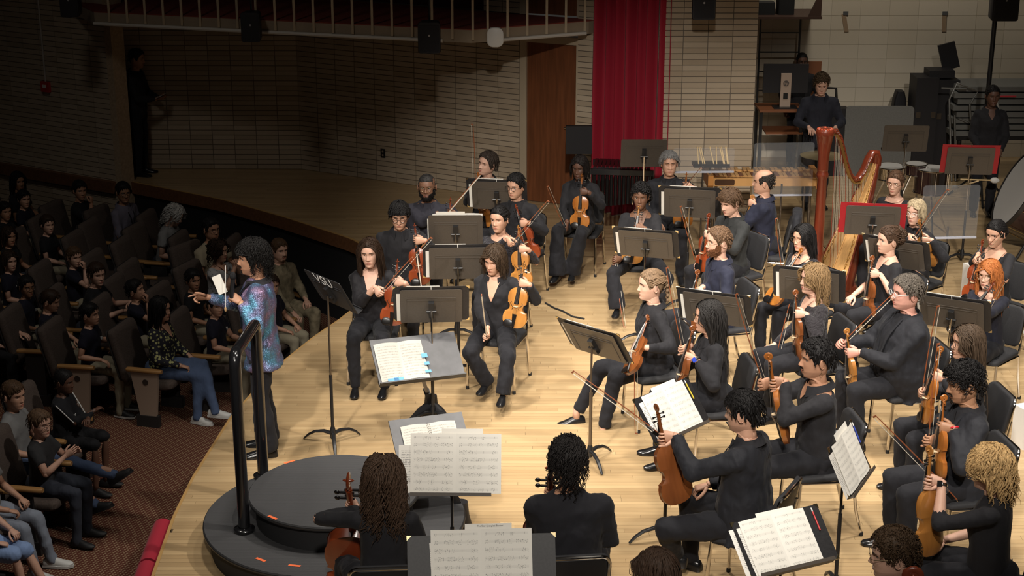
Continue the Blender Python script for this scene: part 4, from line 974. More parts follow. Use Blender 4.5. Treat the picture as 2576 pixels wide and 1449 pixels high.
    # -- shoes
    for s_ in (-1, 1):
        hip, kn, an = legs[s_]; fd = kn-an; fd = V(fd[0], fd[1], 0); i = 0 if s_ < 0 else 1
        fdir = V(s_*.12, 1, 0) if np.linalg.norm(fd) < .08 or stand or fd[1] > -.5 else fd
        if shoe and shoe.get('dir'): fdir = np.asarray(shoe['dir'][i] if shoe['dir'][i] is not None else fdir, float)
        fdir = unit(fdir); pit = shoe.get('pitch', (0, 0))[i] if shoe else 0
        lat = V(fdir[1], -fdir[0], 0); lat = unit(lat); up = np.cross(lat, fdir); c = math.cos(R(pit)); s2 = math.sin(R(pit)); up = up if up[2] > 0 else -up; f2 = c*fdir+s2*up; up2 = c*up-s2*fdir
        base = an - up2*.085*k; kf = k*(.92 if sex is WOM else 1.0); h = MB(); rs = []
        for t, w, hz, z0 in ((-.075, .024, .055, 0), (-.06, .034, .075, 0), (0, .037, .085, 0), (.05, .039, .075, 0), (.10, .045, .055, 0), (.15, .044, .04, .002), (.185, .03, .03, .006), (.2, .012, .018, .009)):
            a = np.linspace(0, math.pi, 9); top_ = [base+kf*(t*f2+w*math.cos(q)*lat+(z0+max(.014, hz*math.sin(q)**.7))*up2) for q in a]; bot = [base+kf*(t*f2-w*lat*.95+z0*up2), base+kf*(t*f2+w*lat*.95+z0*up2)]
            rs.append(top_+bot)
        h.rings(rs); h.build('shoe', (shoe or {}).get('mat') or SHOE, e, angle=50)
        if shoe and shoe.get('sole'):
            h = MB(); h.rings([[base+kf*(t*f2+x*lat+z*up2) for t, x in ((-.08,-.03),(-.08,.03),(0,.04),(.1,.049),(.16,.047),(.205,.015),(.205,-.015),(.16,-.047),(.1,-.049),(0,-.04))] for z in (-.016, .006)]); h.build('sole', shoe['sole'], e, angle=50)
    e['_x'] = 0; del e['_x']
    info = dict(e=e, root=root, rz=rz, Rz=Rz, hw=hw, arms=arms, hc=hc, Mh=Mh, toL=toL, toW=lambda p: root+Rz@np.asarray(p, float), k=k, U=U, MH=MH, hs=hs_, legs=legs)
    return info
# ---------------------------------------------------------------- the orchestra
def H(name, col, **kw): return dict(name=name, col=col, **kw)
BLK_ = (.010,.009,.009); DBR = (.028,.016,.010); BRN = (.07,.04,.022); GRY = (.22,.21,.20); BLD = (.42,.27,.12); RED_ = (.36,.12,.035)
long_ = lambda nm, c, L=.42, **k: H(nm, c, st='long', len=L, n=k.pop('n', 300)*5//4, vol=k.pop('vol', .014), w=k.pop('w', .007), **k)
short = lambda nm, c, L=.07, **k: H(nm, c, st='short', len=L, n=k.pop('n', 300)*2, seg=5, vol=k.pop('vol', .014), w=k.pop('w', .006), comb=k.pop('comb', (.5,-.5,.1)), **k)
curly = lambda nm, c, L=.08, **k: H(nm, c, st='short', len=L, n=k.pop('n', 380)*5//4, vol=k.pop('vol', .02), w=k.pop('w', .0045), curl=k.pop('curl', .011), freq=k.pop('freq', 2.0), seg=9, **k)
tied = lambda nm, c, **k: H(nm, c, st='back', len=k.pop('len', .13), n=k.pop('n', 260), vol=.008, w=.008, **k)
HAND = {}
def musician(label, who, eye, rz, sex, tone, hair, vl=None, bw=None, chairdx=0, t=.71, gd=(1, .15, .25), kind='violin', wd='amber', front=None, Lh=None, Rh=None, chair_label=None, seated=True, bowhand=True, **kw):
    st = {}
    rzr = R(rz); fw = V(-math.sin(rzr), math.cos(rzr), 0)
    kk = {'violin': 1.0, 'viola': 1.16, 'cello': 2.1}[kind]
    def vpos(hw):
        B = np.array(ony(vl['b'][0], vl['b'][1], hw[1]+vl['b'][2])); S_ = np.array(ony(vl['s'][0], vl['s'][1], hw[1]+vl['s'][2])); ax = unit(S_-B); B = S_-ax*.575*kk
        fr = np.asarray(front, float) if front is not None else fw; fr = unit(fr-ax*np.dot(fr, ax)); return B, ax, fr
    def Lf(hw, toL, Rz):
        B, ax, fr = vpos(hw); N_ = B+ax*.59*kk*t; d = unit(Rz@V(*gd)); d = unit(d-ax*np.dot(d, ax)*.8); st['v'] = (B, ax, fr)
        hn = unit(np.cross(ax, d)); hn = hn if np.dot(hn, fr) > 0 else -hn
        return dict(at=toL(N_+hn*.026-d*.078), d=Rz.T@d, n=Rz.T@(-hn), curl=.78, **(Lh or {}))
    def Rf(hw, toL, Rz):
        F = np.array(ony(bw['f'][0], bw['f'][1], hw[1]+bw['f'][2])); T = np.array(ony(bw['t'][0], bw['t'][1], hw[1]+bw['t'][2])); b = unit(T-F); st['b'] = (F, F+b*.735)
        Sh = hw+V(0, 0, -.28)+Rz@V(.16, 0, 0); d = unit(F-Sh); d = unit(d-b*np.dot(d, b)*.9); n = np.cross(b, d); n = unit(n if n[2] < 0 else -n)
        return dict(at=toL(F+b*.035-d*.075-n*.022), d=Rz.T@d, n=Rz.T@n, curl=.7, **(Rh or {}))
    Lsp = Lf if vl and not (Lh and 'at' in Lh) else Lh
    Rsp = Rf if bw and bowhand else Rh
    p = person(label, eye, rz, sex, tone, hair, L=Lsp, Rt=Rsp, **kw)
    if vl:
        v = st.get('v') or vpos(p['hw']); violin(*v, who, wd, kind)
    if bw:
        if 'b' in st: F, T = st['b']
        else:
            F = np.array(ony(bw['f'][0], bw['f'][1], p['hw'][1]+bw['f'][2])); T = np.array(ony(bw['t'][0], bw['t'][1], p['hw'][1]+bw['t'][2])); T = F+unit(T-F)*.735
        bow(F, T, who, bw.get('hair', (0, -1, -.3)))
    if seated and not kw.get('stand'):
        c = p['root']+p['Rz']@V(chairdx, -.02, 0); chair((c[0], c[1], 0), rz, chair_label or f'black padded chair with chrome legs under {who}')
    p['who'] = who; return p

P_ = musician
A = {}
A['W1'] = P_('person in black velvet V-neck blouse holding violin and raised bow beside the VSU stand', 'the player in the velvet V-neck blouse', (930, 635), 178, WOM, 'fair', long_('dark_brown', DBR, .44, frontmax=.05, n=300),
  vl=dict(s=(1000, 655, -.25), b=(984, 825, -.32)), bw=dict(f=(950, 745, -.28), t=(1078, 603, -.36), hair=(.6, 0, -1)), wd='red', skinV=.22, collar=False, topm=CV, sleeve=.66, t=.66, head=(-4, -3, 3), chest=.0, shoe=dict(dir=((.05,1,0),(-.05,1,0))), ksc=1.03)
A['W2'] = P_('person in open-necked black blouse with bow resting on knee, front desk', 'the open-necked front-desk player', (1243, 652), 163, WOM, 'light', long_('brown_shoulder', (.05,.032,.02), .24, part=.02, frontmax=.04, curl=.006, freq=1.2),
  vl=dict(s=(1318, 660, -.22), b=(1290, 832, -.3)), bw=dict(f=(1225, 850, -.32), t=(1210, 728, -.85), hair=(0, -1, 0)), wd='golden', skinV=.2, t=.68, head=(-10, -14, -4), lids=.6, gaze=(0, -.6), knees=[(1278, 900, -.47), (1180, 888, -.32)], feet=[(1266, 985, -.55), (1224, 958, -.22)], flare=.02, ksc=1.03)
A['M3'] = P_('person in buttoned black shirt and thin glasses looking down at upright violin, second desk', 'the second-desk player in thin glasses', (1005, 541), 180, MAN, 'light', short('black_straight', BLK_, .085, comb=(.35,.5,.1), vol=.02),
  vl=dict(s=(1043, 565, -.22), b=(1058, 712, -.3)), bw=dict(f=(1046, 618, -.36), t=(1068, 775, -.36)), wd='red', glasses='dark', head=(0, -14, 0), lids=.55, gaze=(0, -.7), t=.72, bowhand=False)
A['M4'] = P_('person in slate-black shirt and round gold glasses with slanting bow, third desk', 'the slate-shirted player in round glasses', (1074, 470), 174, MAN, 'brown', H('black_crop', (.03,.028,.027), st='short', len=.012, n=200, vol=.006, w=.005),
  vl=dict(s=(1133, 500, -.22), b=(1126, 645, -.3)), bw=dict(f=(1108, 556, -.34), t=(1190, 460, -.55), hair=(-.6, -.2, -1)), wd='red', glasses='gold', beard=('black', (.012,.01,.009)), wide=1.2, belly=.07, chest=.03, head=(0, 0, 3), topm=cloth('slate_shirt', (.026,.025,.034)))
A['W5'] = P_('smiling person in textured black top with bow across violin neck, second desk', 'the smiling textured-top player', (1256, 551), 165, WOM, 'light', tied('black_tied', BLK_, tie=(0,-.12,.02), balls=((0,-.13,.02,.04),)),
  vl=dict(s=(1304, 570, -.2), b=(1312, 700, -.3)), bw=dict(f=(1283, 618, -.34), t=(1353, 534, -.62), hair=(.5, 0, -1)), wd='golden', smile=.9, head=(-12, 0, 3), top='knit', topm=cloth('black_lace', (.018,.016,.022), .7, .1, .9, 40), skinV=-.05, collar=False, t=.62, sleeve=.9, wide=1.05)
A['M6'] = P_('smiling person in black shirt glancing aside with bow held upright, rear desk', 'the smiling rear-desk player', (1226, 411), 155, MAN, 'fair', short('dark_brown_short', (.04,.03,.024), .06, comb=(.5,-.8,.35), vol=.018, rec=.3),
  vl=dict(s=(1203, 437, -.2), b=(1226, 576, -.3)), bw=dict(f=(1196, 482, -.3), t=(1190, 312, -.34), hair=(-1, 0, 0)), smile=.7, head=(-22, 4, -8), gaze=(-.5, .2), t=.8)
A['M7'] = P_('person in black shirt and thick dark glasses, rear desk', 'the rear-desk player in thick dark glasses', (1297, 468), 158, MAN, 'light', short('black_crop_top', BLK_, .05, comb=(.3,-.5,.5), vol=.018, lift=.3, mess=.12, rec=.2),
  vl=dict(s=(1298, 518, -.22), b=(1338, 640, -.3)), wd='red', glasses='dark', head=(-10, -4, 0), t=.66, kk=.97)
A['W8'] = P_('person in black shirt and wide trousers with violin upright, seated alone near the door', 'the player seated alone near the door', (1458, 421), 165, WOM, 'deep', long_('black_locs', (.014,.011,.010), .2, n=230, w=.006, vol=.018, frontmax=.05),
  vl=dict(s=(1464, 440, -.22), b=(1458, 572, -.3)), bw=dict(f=(1424, 580, -.32), t=(1371, 459, -.75), hair=(1, 0, .3)), head=(-6, -6, 0), t=.68, flare=.045, knees=[(1462, 588, -.45), (1402, 580, -.4)], feet=[(1440, 680, -.4), (1400, 685, -.48)], wd='amber', sleeve=.9)
A['W9'] = P_('person in black cardigan with drop earrings and bow pointing to the floor', 'the cardigan player with earrings', (1612, 494), 174, WOM, 'brown', H('black_afro', BLK_, st='short', len=.06, n=380, vol=.028, w=.006, curl=.008, freq=2, seg=8, balls=((-.04,-.1,-.03,.06),(.05,-.1,-.03,.06))),
  vl=dict(s=(1608, 518, -.2), b=(1588, 662, -.34)), bw=dict(f=(1545, 645, -.3), t=(1562, 770, -.6), hair=(1, 0, 0)), wd='golden', skinV=.17, collar=False, top='knit', head=(-6, -2, 0), wide=1.1, earring=True, t=.62, knees=[(1680, 700, -.45), (1540, 690, -.42)], feet=[(1640, 790, -.45), (1553, 770, -.5)], flare=.04, belly=.02)
A['M10'] = P_('person in black suit sitting upright behind a wide black folder', 'the suited player behind the wide folder', (1684, 411), 178, MAN, 'light', short('grey_swept', (.16,.155,.15), .1, comb=(.7,-.75,.1), vol=.02, rec=.35),
  vl=dict(s=(1727, 437, -.2), b=(1714, 592, -.3)), bw=dict(f=(1716, 482, -.36), t=(1750, 438, -.8), hair=(.5, 0, -1)), top='jacket', topm=CS, head=(2, 0, 0), t=.74, bowhand=False)
A['M11'] = P_('person in charcoal shirt looking down beside a red violin', 'the charcoal-shirted player', (1836, 508), 122, MAN, 'fair', short('brown_mop', BRN, .085, comb=(.2,.55,.35), vol=.024, n=340),
  vl=dict(s=(1783, 540, -.2), b=(1766, 690, -.2)), bw=dict(f=(1756, 678, -.1), t=(1714, 532, -.25), hair=(1, 0, 0)), wd='red', head=(4, -16, 0), lids=.6, topm=cloth('charcoal_shirt', (.022,.023,.023)), t=.66, gd=(.8,.5,.2))
A['M12'] = P_('person in navy shirt seated in profile, jacket on chair back', 'the navy-shirted player in profile', (1920, 457), 80, MAN, 'light', H('black_fringe', (.03,.025,.022), st='short', len=.015, n=160, vol=.008, w=.006, bald=1.0),
  vl=dict(s=(1893, 493, .0), b=(1862, 620, -.05)), topm=CN, chest=.02, t=.86, wd='golden', gd=(.6,.8,.1))
A['M13'] = P_('person in navy shirt and round glasses, hand on knee', 'the navy-shirted player in glasses', (1806, 606), 104, MAN, 'fair', short('light_brown_crop', (.12,.07,.04), .03, comb=(0,.5,.2), vol=.01, w=.006, rec=.6),
  vl=dict(s=(1755, 682, -.12), b=(1735, 835, -.2)), wd='brown', glasses='gold', beard=('auburn', (.13,.055,.025)), topm=CN, head=(4, -2, 0), t=.6, Rh=dict(at=(1768, 722, -.1), d=(-.2,1,-.3), n=(0,0,-1), curl=.3), ksc=1.04)
A['W14'] = P_('person in black shirt sitting with legs crossed in pointed heels', 'the player with crossed legs and pointed heels', (1637, 716), 104, WOM, 'fair', tied('ash_blond', (.17,.11,.065), tie=(0,-.115,.045), braid=(0,-.125,.045,.2,.02)),
  vl=dict(s=(1631, 796, -.12), b=(1600, 893, -.42)), bw=dict(f=(1598, 880, -.33), t=(1598, 1120, -.33), hair=(1, 0, 0)), wd='brown', front=(-.8,-.3,.5), t=.42, knees=[(1548, 948, -.12), (1512, 925, .0)], feet=[(1517, 1085, -.15), (1450, 1043, -.02)], head=(-2, 0, 0), anklebare=True, shoe=dict(mat=mat('black_satin_heel', (.008,.008,.009), .3), pitch=(-14,-6)), gd=(.6,.7,.0), ksc=1.05)
A['W15'] = P_('person in black shirt with blue-dialled wristwatch, violin upright', 'the player with the blue wristwatch', (1782, 795), 96, WOM, 'light', long_('black_grey', (.022,.02,.019), .52, n=330, frontmax=.0),
  vl=dict(s=(1743, 823, -.1), b=(1712, 985, -.16)), bw=dict(f=(1719, 888, -.02), t=(1693, 760, -.06), hair=(1, 0, 0)), wd='brown', glasses='gold', t=.58, head=(0, 0, 0), gd=(.45, .9, .2), sleeve=.93, lean=7, ksc=1.05)
A['W16'] = P_('person in shiny black top and thin glasses in front of the harp', 'the player in the shiny top before the harp', (2020, 597), 122, WOM, 'light', long_('black_long', BLK_, .34, n=300, frontmax=.0),
  vl=dict(s=(2016, 627, -.2), b=(1950, 745, -.35)), bw=dict(f=(1972, 705, -.1), t=(1957, 597, -.3), hair=(1, 0, 0)), glasses='gold', skinV=-.09, collar=False, top='knit', t=.5, head=(6, -2, 0), topm=cloth('shiny_black', (.014,.013,.016), .4, .1))
A['W17'] = P_('person in sheer black lace sleeves with one hand on knee', 'the player in lace sleeves', (2046, 700), 102, WOM, 'fair', long_('dark_blond_wavy', (.20,.125,.06), .3, n=320, curl=.009, freq=2.0, frontmax=-.01),
  vl=dict(s=(2001, 733, -.1), b=(2012, 905, -.18)), bw=dict(f=(1986, 765, .02), t=(1942, 950, .02), hair=(1, 0, 0)), wd='brown', skinV=.2, collar=False, top='knit', topm=cloth('black_lace_top', (.02,.017,.02), .75, .1, .9, 45), t=.66, gd=(.4,.9,.2), bowhand=False, Rh=dict(at=(1948, 868, .12), d=(-.15,1,-.25), n=(0,0,-1), curl=.25), ksc=1.05)
A['M18'] = P_('person in black suit and clear-framed glasses resting both hands on violin', 'the suited player in clear-framed glasses', (2280, 735), 98, MAN, 'rosy', short('greying_brown', (.10,.085,.07), .055, comb=(.2,-.7,.2), vol=.018),
  vl=dict(s=(2130, 830, -.05), b=(2152, 1008, -.12)), bw=dict(f=(2108, 874, .02), t=(2230, 756, .0), hair=(.5, 0, -1)), wd='golden', glasses='clear', top='jacket', topm=CS, wide=1.22, belly=.09, chest=.035, t=.66, gd=(.25,1,0), head=(2, 0, 0), ksc=1.09)
A['W19'] = P_('person in open black cardigan standing violin on end before the harp', 'the cardigan player before the harp', (2234, 603), 104, WOM, 'fair', H('brown_curly_up', (.055,.032,.02), st='back', len=.12, n=260, vol=.012, w=.007, curl=.006, freq=2, tie=(0,-.11,.03), balls=((0,-.12,.04,.055),(.02,-.1,.075,.04),(-.02,-.115,-.005,.035))),
  vl=dict(s=(2194, 647, -.08), b=(2184, 815, -.14)), wd='brown', skinV=.17, collar=False, top='knit', t=.72, sleeve=.55, gd=(.25,1,.25), head=(0, 0, 0))
A['W20'] = P_('person in black shirt and clear glasses with bow slanting high', 'the shirted player in clear glasses', (2303, 533), 132, WOM, 'fair', long_('grey_blond_bob', (.38,.30,.19), .15, n=260, frontmax=.02),
  vl=dict(s=(2312, 556, -.25), b=(2336, 660, -.05)), bw=dict(f=(2290, 612, -.3), t=(2378, 483, -.62), hair=(.5, 0, -1)), wd='golden', glasses='clear', t=.6, head=(8, 0, 0), gd=(.7,.6,.2))
A['W21'] = P_('person in plain black top and glasses seated behind the harp', 'the harpist', (2252, 459), 140, WOM, 'fair', tied('brown_tied', (.09,.05,.03), tie=(0,-.115,-.02), balls=((0,-.125,-.03,.04),)), glasses='gold', skinV=-.05, collar=False, top='knit', head=(10, -4, 0), chest=.0,
  Lh=dict(at=(2225, 560, -.2), d=(.3,1,.1), n=(1,0,0), curl=.4), Rh=dict(at=(2205, 560, -.1), d=(-.2,1,.1), n=(-1,0,0), curl=.4))
A['W22'] = P_('person in scoop-necked black top looking down past raised bow', 'the player in the scoop-necked top', (2505, 587), 132, WOM, 'light', tied('black_low_bun', BLK_, tie=(0,-.115,-.02), balls=((0,-.13,-.035,.038),)),
  vl=dict(s=(2472, 606, -.22), b=(2446, 745, -.28)), bw=dict(f=(2452, 660, -.3), t=(2510, 594, -.8), hair=(.5,0,-1)), wd='red', skinV=-.13, collar=False, top='knit', t=.62, head=(0, -10, 0), lids=.6)
A['W23'] = P_('person in plain navy-black top and wire glasses with slanting violin', 'the navy-topped player in wire glasses', (2488, 689), 136, WOM, 'fair', long_('red_long', RED_, .36, n=300, frontmax=.03, part=.02),
  vl=dict(s=(2500, 712, -.3), b=(2436, 800, -.45)), bw=dict(f=(2462, 815, -.38), t=(2508, 735, -.75), hair=(.5,0,-1)), wd='red', glasses='gold', skinV=-.04, collar=False, top='knit', topm=cloth('navy_black_knit', (.012,.013,.022)), t=.4, head=(0, -4, 0), gd=(.8,.5,0))
A['W24'] = P_('person in black shirt and dark glasses with violin upright near the frame edge', 'the dark-glasses player near the edge', (2432, 860), 96, WOM, 'light', long_('dark_ombre', (.06,.04,.026), .5, n=330, frontmax=-.01),
  vl=dict(s=(2366, 876, -.12), b=(2322, 1080, -.18)), bw=dict(f=(2318, 1000, -.0), t=(2346, 836, -.03), hair=(1,0,0)), wd='amber', glasses='dark', t=.62, gd=(.4,.9,.2), ksc=1.07)
A['M25'] = P_('person in black suit with red bead bracelet, violin on knee', 'the player with the red bracelet', (2423, 962), 97, MAN, 'olive', curly('black_curls', BLK_, .085, vol=.026, n=420, comb=(0,.25,.5)),
  vl=dict(s=(2375, 998, -.1), b=(2358, 1240, -.16)), bw=dict(f=(2336, 1118, -.02), t=(2356, 884, -.02), hair=(1,0,0)), wd='amber', top='jacket', topm=CS, t=.62, gd=(.3,1,.1), beard=('thin_black', (.02,.014,.01), -.05, False), head=(0, -10, 0), lids=.6, kind='violin', ksc=1.08)
A['M26'] = P_('person in fitted black shirt with gold earring, viola neck in raised hand', 'the player with the gold earring', (2053, 902), 96, MAN, 'tan', short('black_textured', BLK_, .05, comb=(.1,.3,.5), vol=.018, lift=.4, mess=.15),
  vl=dict(s=(1932, 893, -.08), b=(1985, 1130, -.1)), bw=dict(f=(1924, 975, .02), t=(1878, 830, .02), hair=(1,0,0)), wd='amber', t=.66, gd=(.2,1,.3), beard=('goatee_black', (.014,.011,.009), -.05, False), skinV=.1, earring=True, kind='viola', front=(-1,.2,0), wide=1.02, ksc=1.09)
A['M27'] = P_('person in black suit seen from behind, viola on knee and bow across', 'the suited player seen from behind', (1868, 1034), 62, MAN, 'light', short('black_neat', BLK_, .055, comb=(.3,.5,.1), vol=.018, lift=.0),
  vl=dict(s=(1650, 1022, .12), b=(1716, 1300, -.02)), bw=dict(f=(1668, 1098, .2), t=(1450, 938, .35), hair=(0,0,-1)), wd='brown', kind='viola', top='jacket', topm=CS, t=.66, front=(-.55,.9,.15), gd=(-.3,1,.2), wide=1.08, belly=.03, bowhand=False, head=(0, -8, 0), knees=[(1672, 1330, -.1), None], feet=[(1700, 1390, .15), None], ksc=1.1)
A['W28'] = P_('person in black knit top seen from behind holding golden viola', 'the knit-topped violist seen from behind', (2488, 1176), 62, WOM, 'fair', long_('blond_curls', BLD, .2, n=420, curl=.012, freq=2.4, w=.008, vol=.02, frontmax=-.02),
  vl=dict(s=(2338, 1128, .1), b=(2335, 1395, -.02)), bw=dict(f=(2408, 1258, .12), t=(2156, 997, .25), hair=(0,0,-1)), wd='golden', kind='viola', top='knit', t=.68, front=(-.6,.8,.1), gd=(-.2,1,.4), bowhand=False, sleeve=.42, head=(0, -10, 0), ksc=1.1)
A['W29'] = P_('cellist in long-sleeved black top seen from behind beside the podium', 'the cellist beside the podium', (965, 1205), 4, WOM, 'fair', long_('brown_curls', (.07,.042,.027), .33, n=460, curl=.016, freq=2.6, w=.006, vol=.032, frontmax=-.03),
  vl=dict(s=(876, 1203, .16), b=(905, 1560, .62)), wd='red', kind='cello', top='knit', t=.8, front=(.05,.95,.25), gd=(-.5,.9,.2), knees=[(-.26,.42,.5), (.26,.42,.5)], feet=[(-.3,.45,.09), (.3,.45,.09)], head=(0, -4, 0), Lh=dict(elbow=(-1,-.1,-.1)), ksc=1.08)
A['C30'] = P_('cellist in loose black pullover seen from behind', 'the cellist in the loose pullover', (1428, 1158), 6, MAN, 'tan', curly('black_curls_long', (.012,.010,.0095), .15, n=420, vol=.02, curl=.010, freq=2.6, grav=.5, comb=(0,-.3,0)),
  vl=dict(s=(1384, 1172, .16), b=(1385, 1520, .62)), wd='red', kind='cello', top='shirt', topm=CK, collar=False, t=.8, front=(.05,.95,.25), gd=(-.5,.9,.2), knees=[(-.26,.44,.5), (.26,.44,.5)], feet=[(-.3,.45,.09), (.3,.45,.09)], head=(0, -6, 0), wide=1.08, belly=.03, ksc=1.1)
A['C31'] = P_('person in glasses cut off by the bottom edge of the frame', 'the player cut off below', (1650, 1440), 48, WOM, 'fair', long_('brown_bob', (.05,.03,.02), .17, n=260), glasses='gold', top='knit', collar=False, chair_label='black padded chair under the person cut off by the lower frame edge', ksc=1.08)
A['M32'] = P_('cellist in wire glasses at the lower corner of the frame', 'the cellist at the lower corner', (2245, 1392), 76, MAN, 'fair', curly('brown_curls_short', (.06,.036,.02), .055, vol=.016, curl=.008),
  vl=dict(s=(2298, 1440, -.22), b=(2240, 1800, -.3)), wd='red', kind='cello', glasses='gold', t=.82, front=(-.9,.2,.3), gd=(.2,1,.2), head=(6, -6, 0), ksc=1.1)# ---------------------------------------------------------------- podium, rail, conductor's stands
RIBBED = bpy.data.materials.new('ribbed_rubber'); RIBBED.use_nodes = True; nt = RIBBED.node_tree; b_ = nt.nodes['Principled BSDF']; b_.inputs['Base Color'].default_value = (.045,.045,.047,1); b_.inputs['Roughness'].default_value = .62
tc = nt.nodes.new('ShaderNodeTexCoord'); wv = nt.nodes.new('ShaderNodeTexWave'); wv.inputs['Scale'].default_value = 26; wv.bands_direction = 'Y'; nt.links.new(tc.outputs['Object'], wv.inputs['Vector'])
bp = nt.nodes.new('ShaderNodeBump'); bp.inputs['Strength'].default_value = .5; bp.inputs['Distance'].default_value = .004; nt.links.new(wv.outputs['Fac'], bp.inputs['Height']); nt.links.new(bp.outputs[0], b_.inputs['Normal'])
PC = V(-1.25, 10.19, 0); TAPE = mat('orange_tape', (.85,.16,.05), .7); PBLK = mat('podium_skirt', (.012,.012,.013), .7)
pod = empty('conductor_podium', (PC[0], PC[1], 0), 0, 'round two-step black podium with grey ribbed rubber treads', 'podium')
for nm, r, z0, z1 in (('lower_step', .92, 0, .2), ('upper_step', .6, .2, .4)):
    st_ = MB().lathe([(r-.05, z0), (r-.05, z1-.03)], 64).lathe([(r-.01, z1-.03), (r, z1-.025), (r, z1-.006), (r-.006, z1)], 64).build(nm, PBLK, pod, angle=30)
    tp = MB().lathe([(r-.008, z1-.002), (r-.008, z1+.002)], 64).build('rubber_tread', RIBBED, st_, angle=30)
    MB().lathe([(r-.01, z1-.022), (r+.002, z1-.02), (r+.002, z1-.012), (r-.01, z1-.01)], 64).build('metal_edge', mat('podium_edge_metal', (.08,.08,.082), .35, .8), st_)
def tape(u, v, z, ang):
    p = onz(u, v, z); o = MB().box((-.042, -.011, 0), (.042, .011, .001)).build('tape_mark', TAPE, pod, smooth=False); o.location = (p.x-PC[0], p.y-PC[1], z+.0035); o.rotation_euler = (0, 0, R(ang))
tape(686, 1303, .4, -40); tape(728, 1163, .4, 38); tape(656, 1409, .2, -35); tape(741, 1424, .2, -12)
# rail
RP = mat('black_gloss_pipe', (.007,.007,.008), .18, coat=.5)
a = np.array(onz(615, 1335, .203)); b2 = np.array(onz(652, 1200, .203)); b2[0] = a[0]+.0
za = float(ony(601, 893, a[1]).z); zb = float(ony(640, 812, b2[1]).z)
rl = empty('podium_rail', (a[0], a[1], .203), 0, 'thick black pipe handrail on the podium behind the presenter', 'handrail')
L_ = lambda p: tuple(np.asarray(p, float)-V(a[0], a[1], .203))
e_ = .09; A2, B2 = V(a[0], a[1], za), V(b2[0], b2[1], zb); ab = unit(B2-A2)
path = [L_((a[0], a[1], .203)), L_((a[0], a[1], za-e_))] + [L_(A2+(-V(0,0,1)*e_*(1-t)**2+ab*e_*t**2)) for t in (.2,.4,.6,.8)] + [L_(A2+ab*e_), L_(B2-ab*.07)] + [L_(B2+(-ab*.07*(1-t)**2-V(0,0,1)*.07*t**2)) for t in (.3,.6)] + [L_(B2-V(0,0,1)*.07), L_((b2[0], b2[1], .203))]
MB().tube(path, .041, 16, up=(1, .1, 0)).build('pipe', RP, rl)
for p in (a, b2): MB().lathe([(.072, 0), (.074, .004), (.074, .02), (.066, .026), (.044, .03)], 24, L_((p[0], p[1], .204))).build('flange', RP, rl)

# lettered music stand
st_ = music_stand((-1.43, 11.92), -50, 'black music stand lettered VSU beside the stage lip', h=1.30, tilt=30, folder=None, pages=False, tube=BROWNSTEEL)
k_ = SK[(1.3, 30, BROWNSTEEL.name, BLACKM.name)]
for c in st_.children:
    if c.name.startswith('desk'):
        c.data = c.data.copy(); c.data.materials[0] = mat('stand_desk_black', (.022,.022,.024), .5)
        for g in c.children: g.data = g.data.copy(); g.data.materials[0] = MATS['stand_desk_black']
u_, n_ = k_.fr; Mx = np.eye(4); Mx[:3,0] = (1, 0, 0); Mx[:3,1] = u_; Mx[:3,2] = -n_; Mx[:3,3] = k_.f(0, .115, -.0095)
# lettering faces away from the player
dk_ = [c for c in st_.children if c.name.startswith('desk')][0]
text_obj('lettering', 'VSU', .14, dk_, Mx, mat('white_letter_paint', (.8,.8,.78), .6))

# big conductor stands
def big_stand(name, base, rz, desk_c, desk_rz, tilt, w, hh, label):
    e = empty(name, (base[0], base[1], 0), rz, label, 'conductor stand')
    Rz = rotz(R(rz)); c = Rz.T@(np.asarray(desk_c, float)-V(base[0], base[1], 0)); q = rotz(R(desk_rz-rz)); t = R(tilt)
    u = q@V(0, -math.sin(t), math.cos(t)); n = q@V(0, math.cos(t), math.sin(t)); x = q@V(1, 0, 0); f = lambda a, b, d: c+a*x+b*u+d*n
    dm = mat('conductor_desk_grey', (.07,.07,.075), .45, noise=.15, nscale=14)
    dkk = MB().obox(f(0, 0, -.008), w*x, hh*u, .008*n).build('desk', dm, e, smooth=False); MB().obox(f(0, -hh-.004, .012), w*x, .005*u, .026*n).build('desk_lip', BLACKM, dkk, smooth=False)
    MB().obox(f(0, 0, -.03), .09*x, .05*u, .02*n).build('bracket', BLACKM, e, smooth=False)
    top = f(0, 0, -.045); bot = V(0, 0, .12); mid = bot+(top-bot)*.3
    MB().obox((top+mid)/2, (top-mid)/2, .028*unit(np.cross(top-mid, x)), .016*x).build('post', mat('brushed_post', (.22,.2,.18), .32, .85), e, smooth=False)
    MB().obox((mid+bot)/2, (mid-bot)/2*1.05, .04*unit(np.cross(top-mid, x)), .026*x).build('sleeve', BLACKM, e, smooth=False)
    for s_ in (-1, 1):
        MB().tube([V(0,0,.11), V(s_*.07, .09, .105), V(s_*.14, .21, .07), V(s_*.19, .33, .02)], [(.045,.05),(.042,.03),(.036,.022),(.02,.014)], 12).build('base_leg', mat('stand_base_black', (.016,.016,.018), .5), e)
    MB().lathe([(.075, .0), (.08, .02), (.06, .1), (.05, .2)], 20).build('hub', MATS['stand_base_black'], e)
    return e, f, (x, u, n), c, Rz
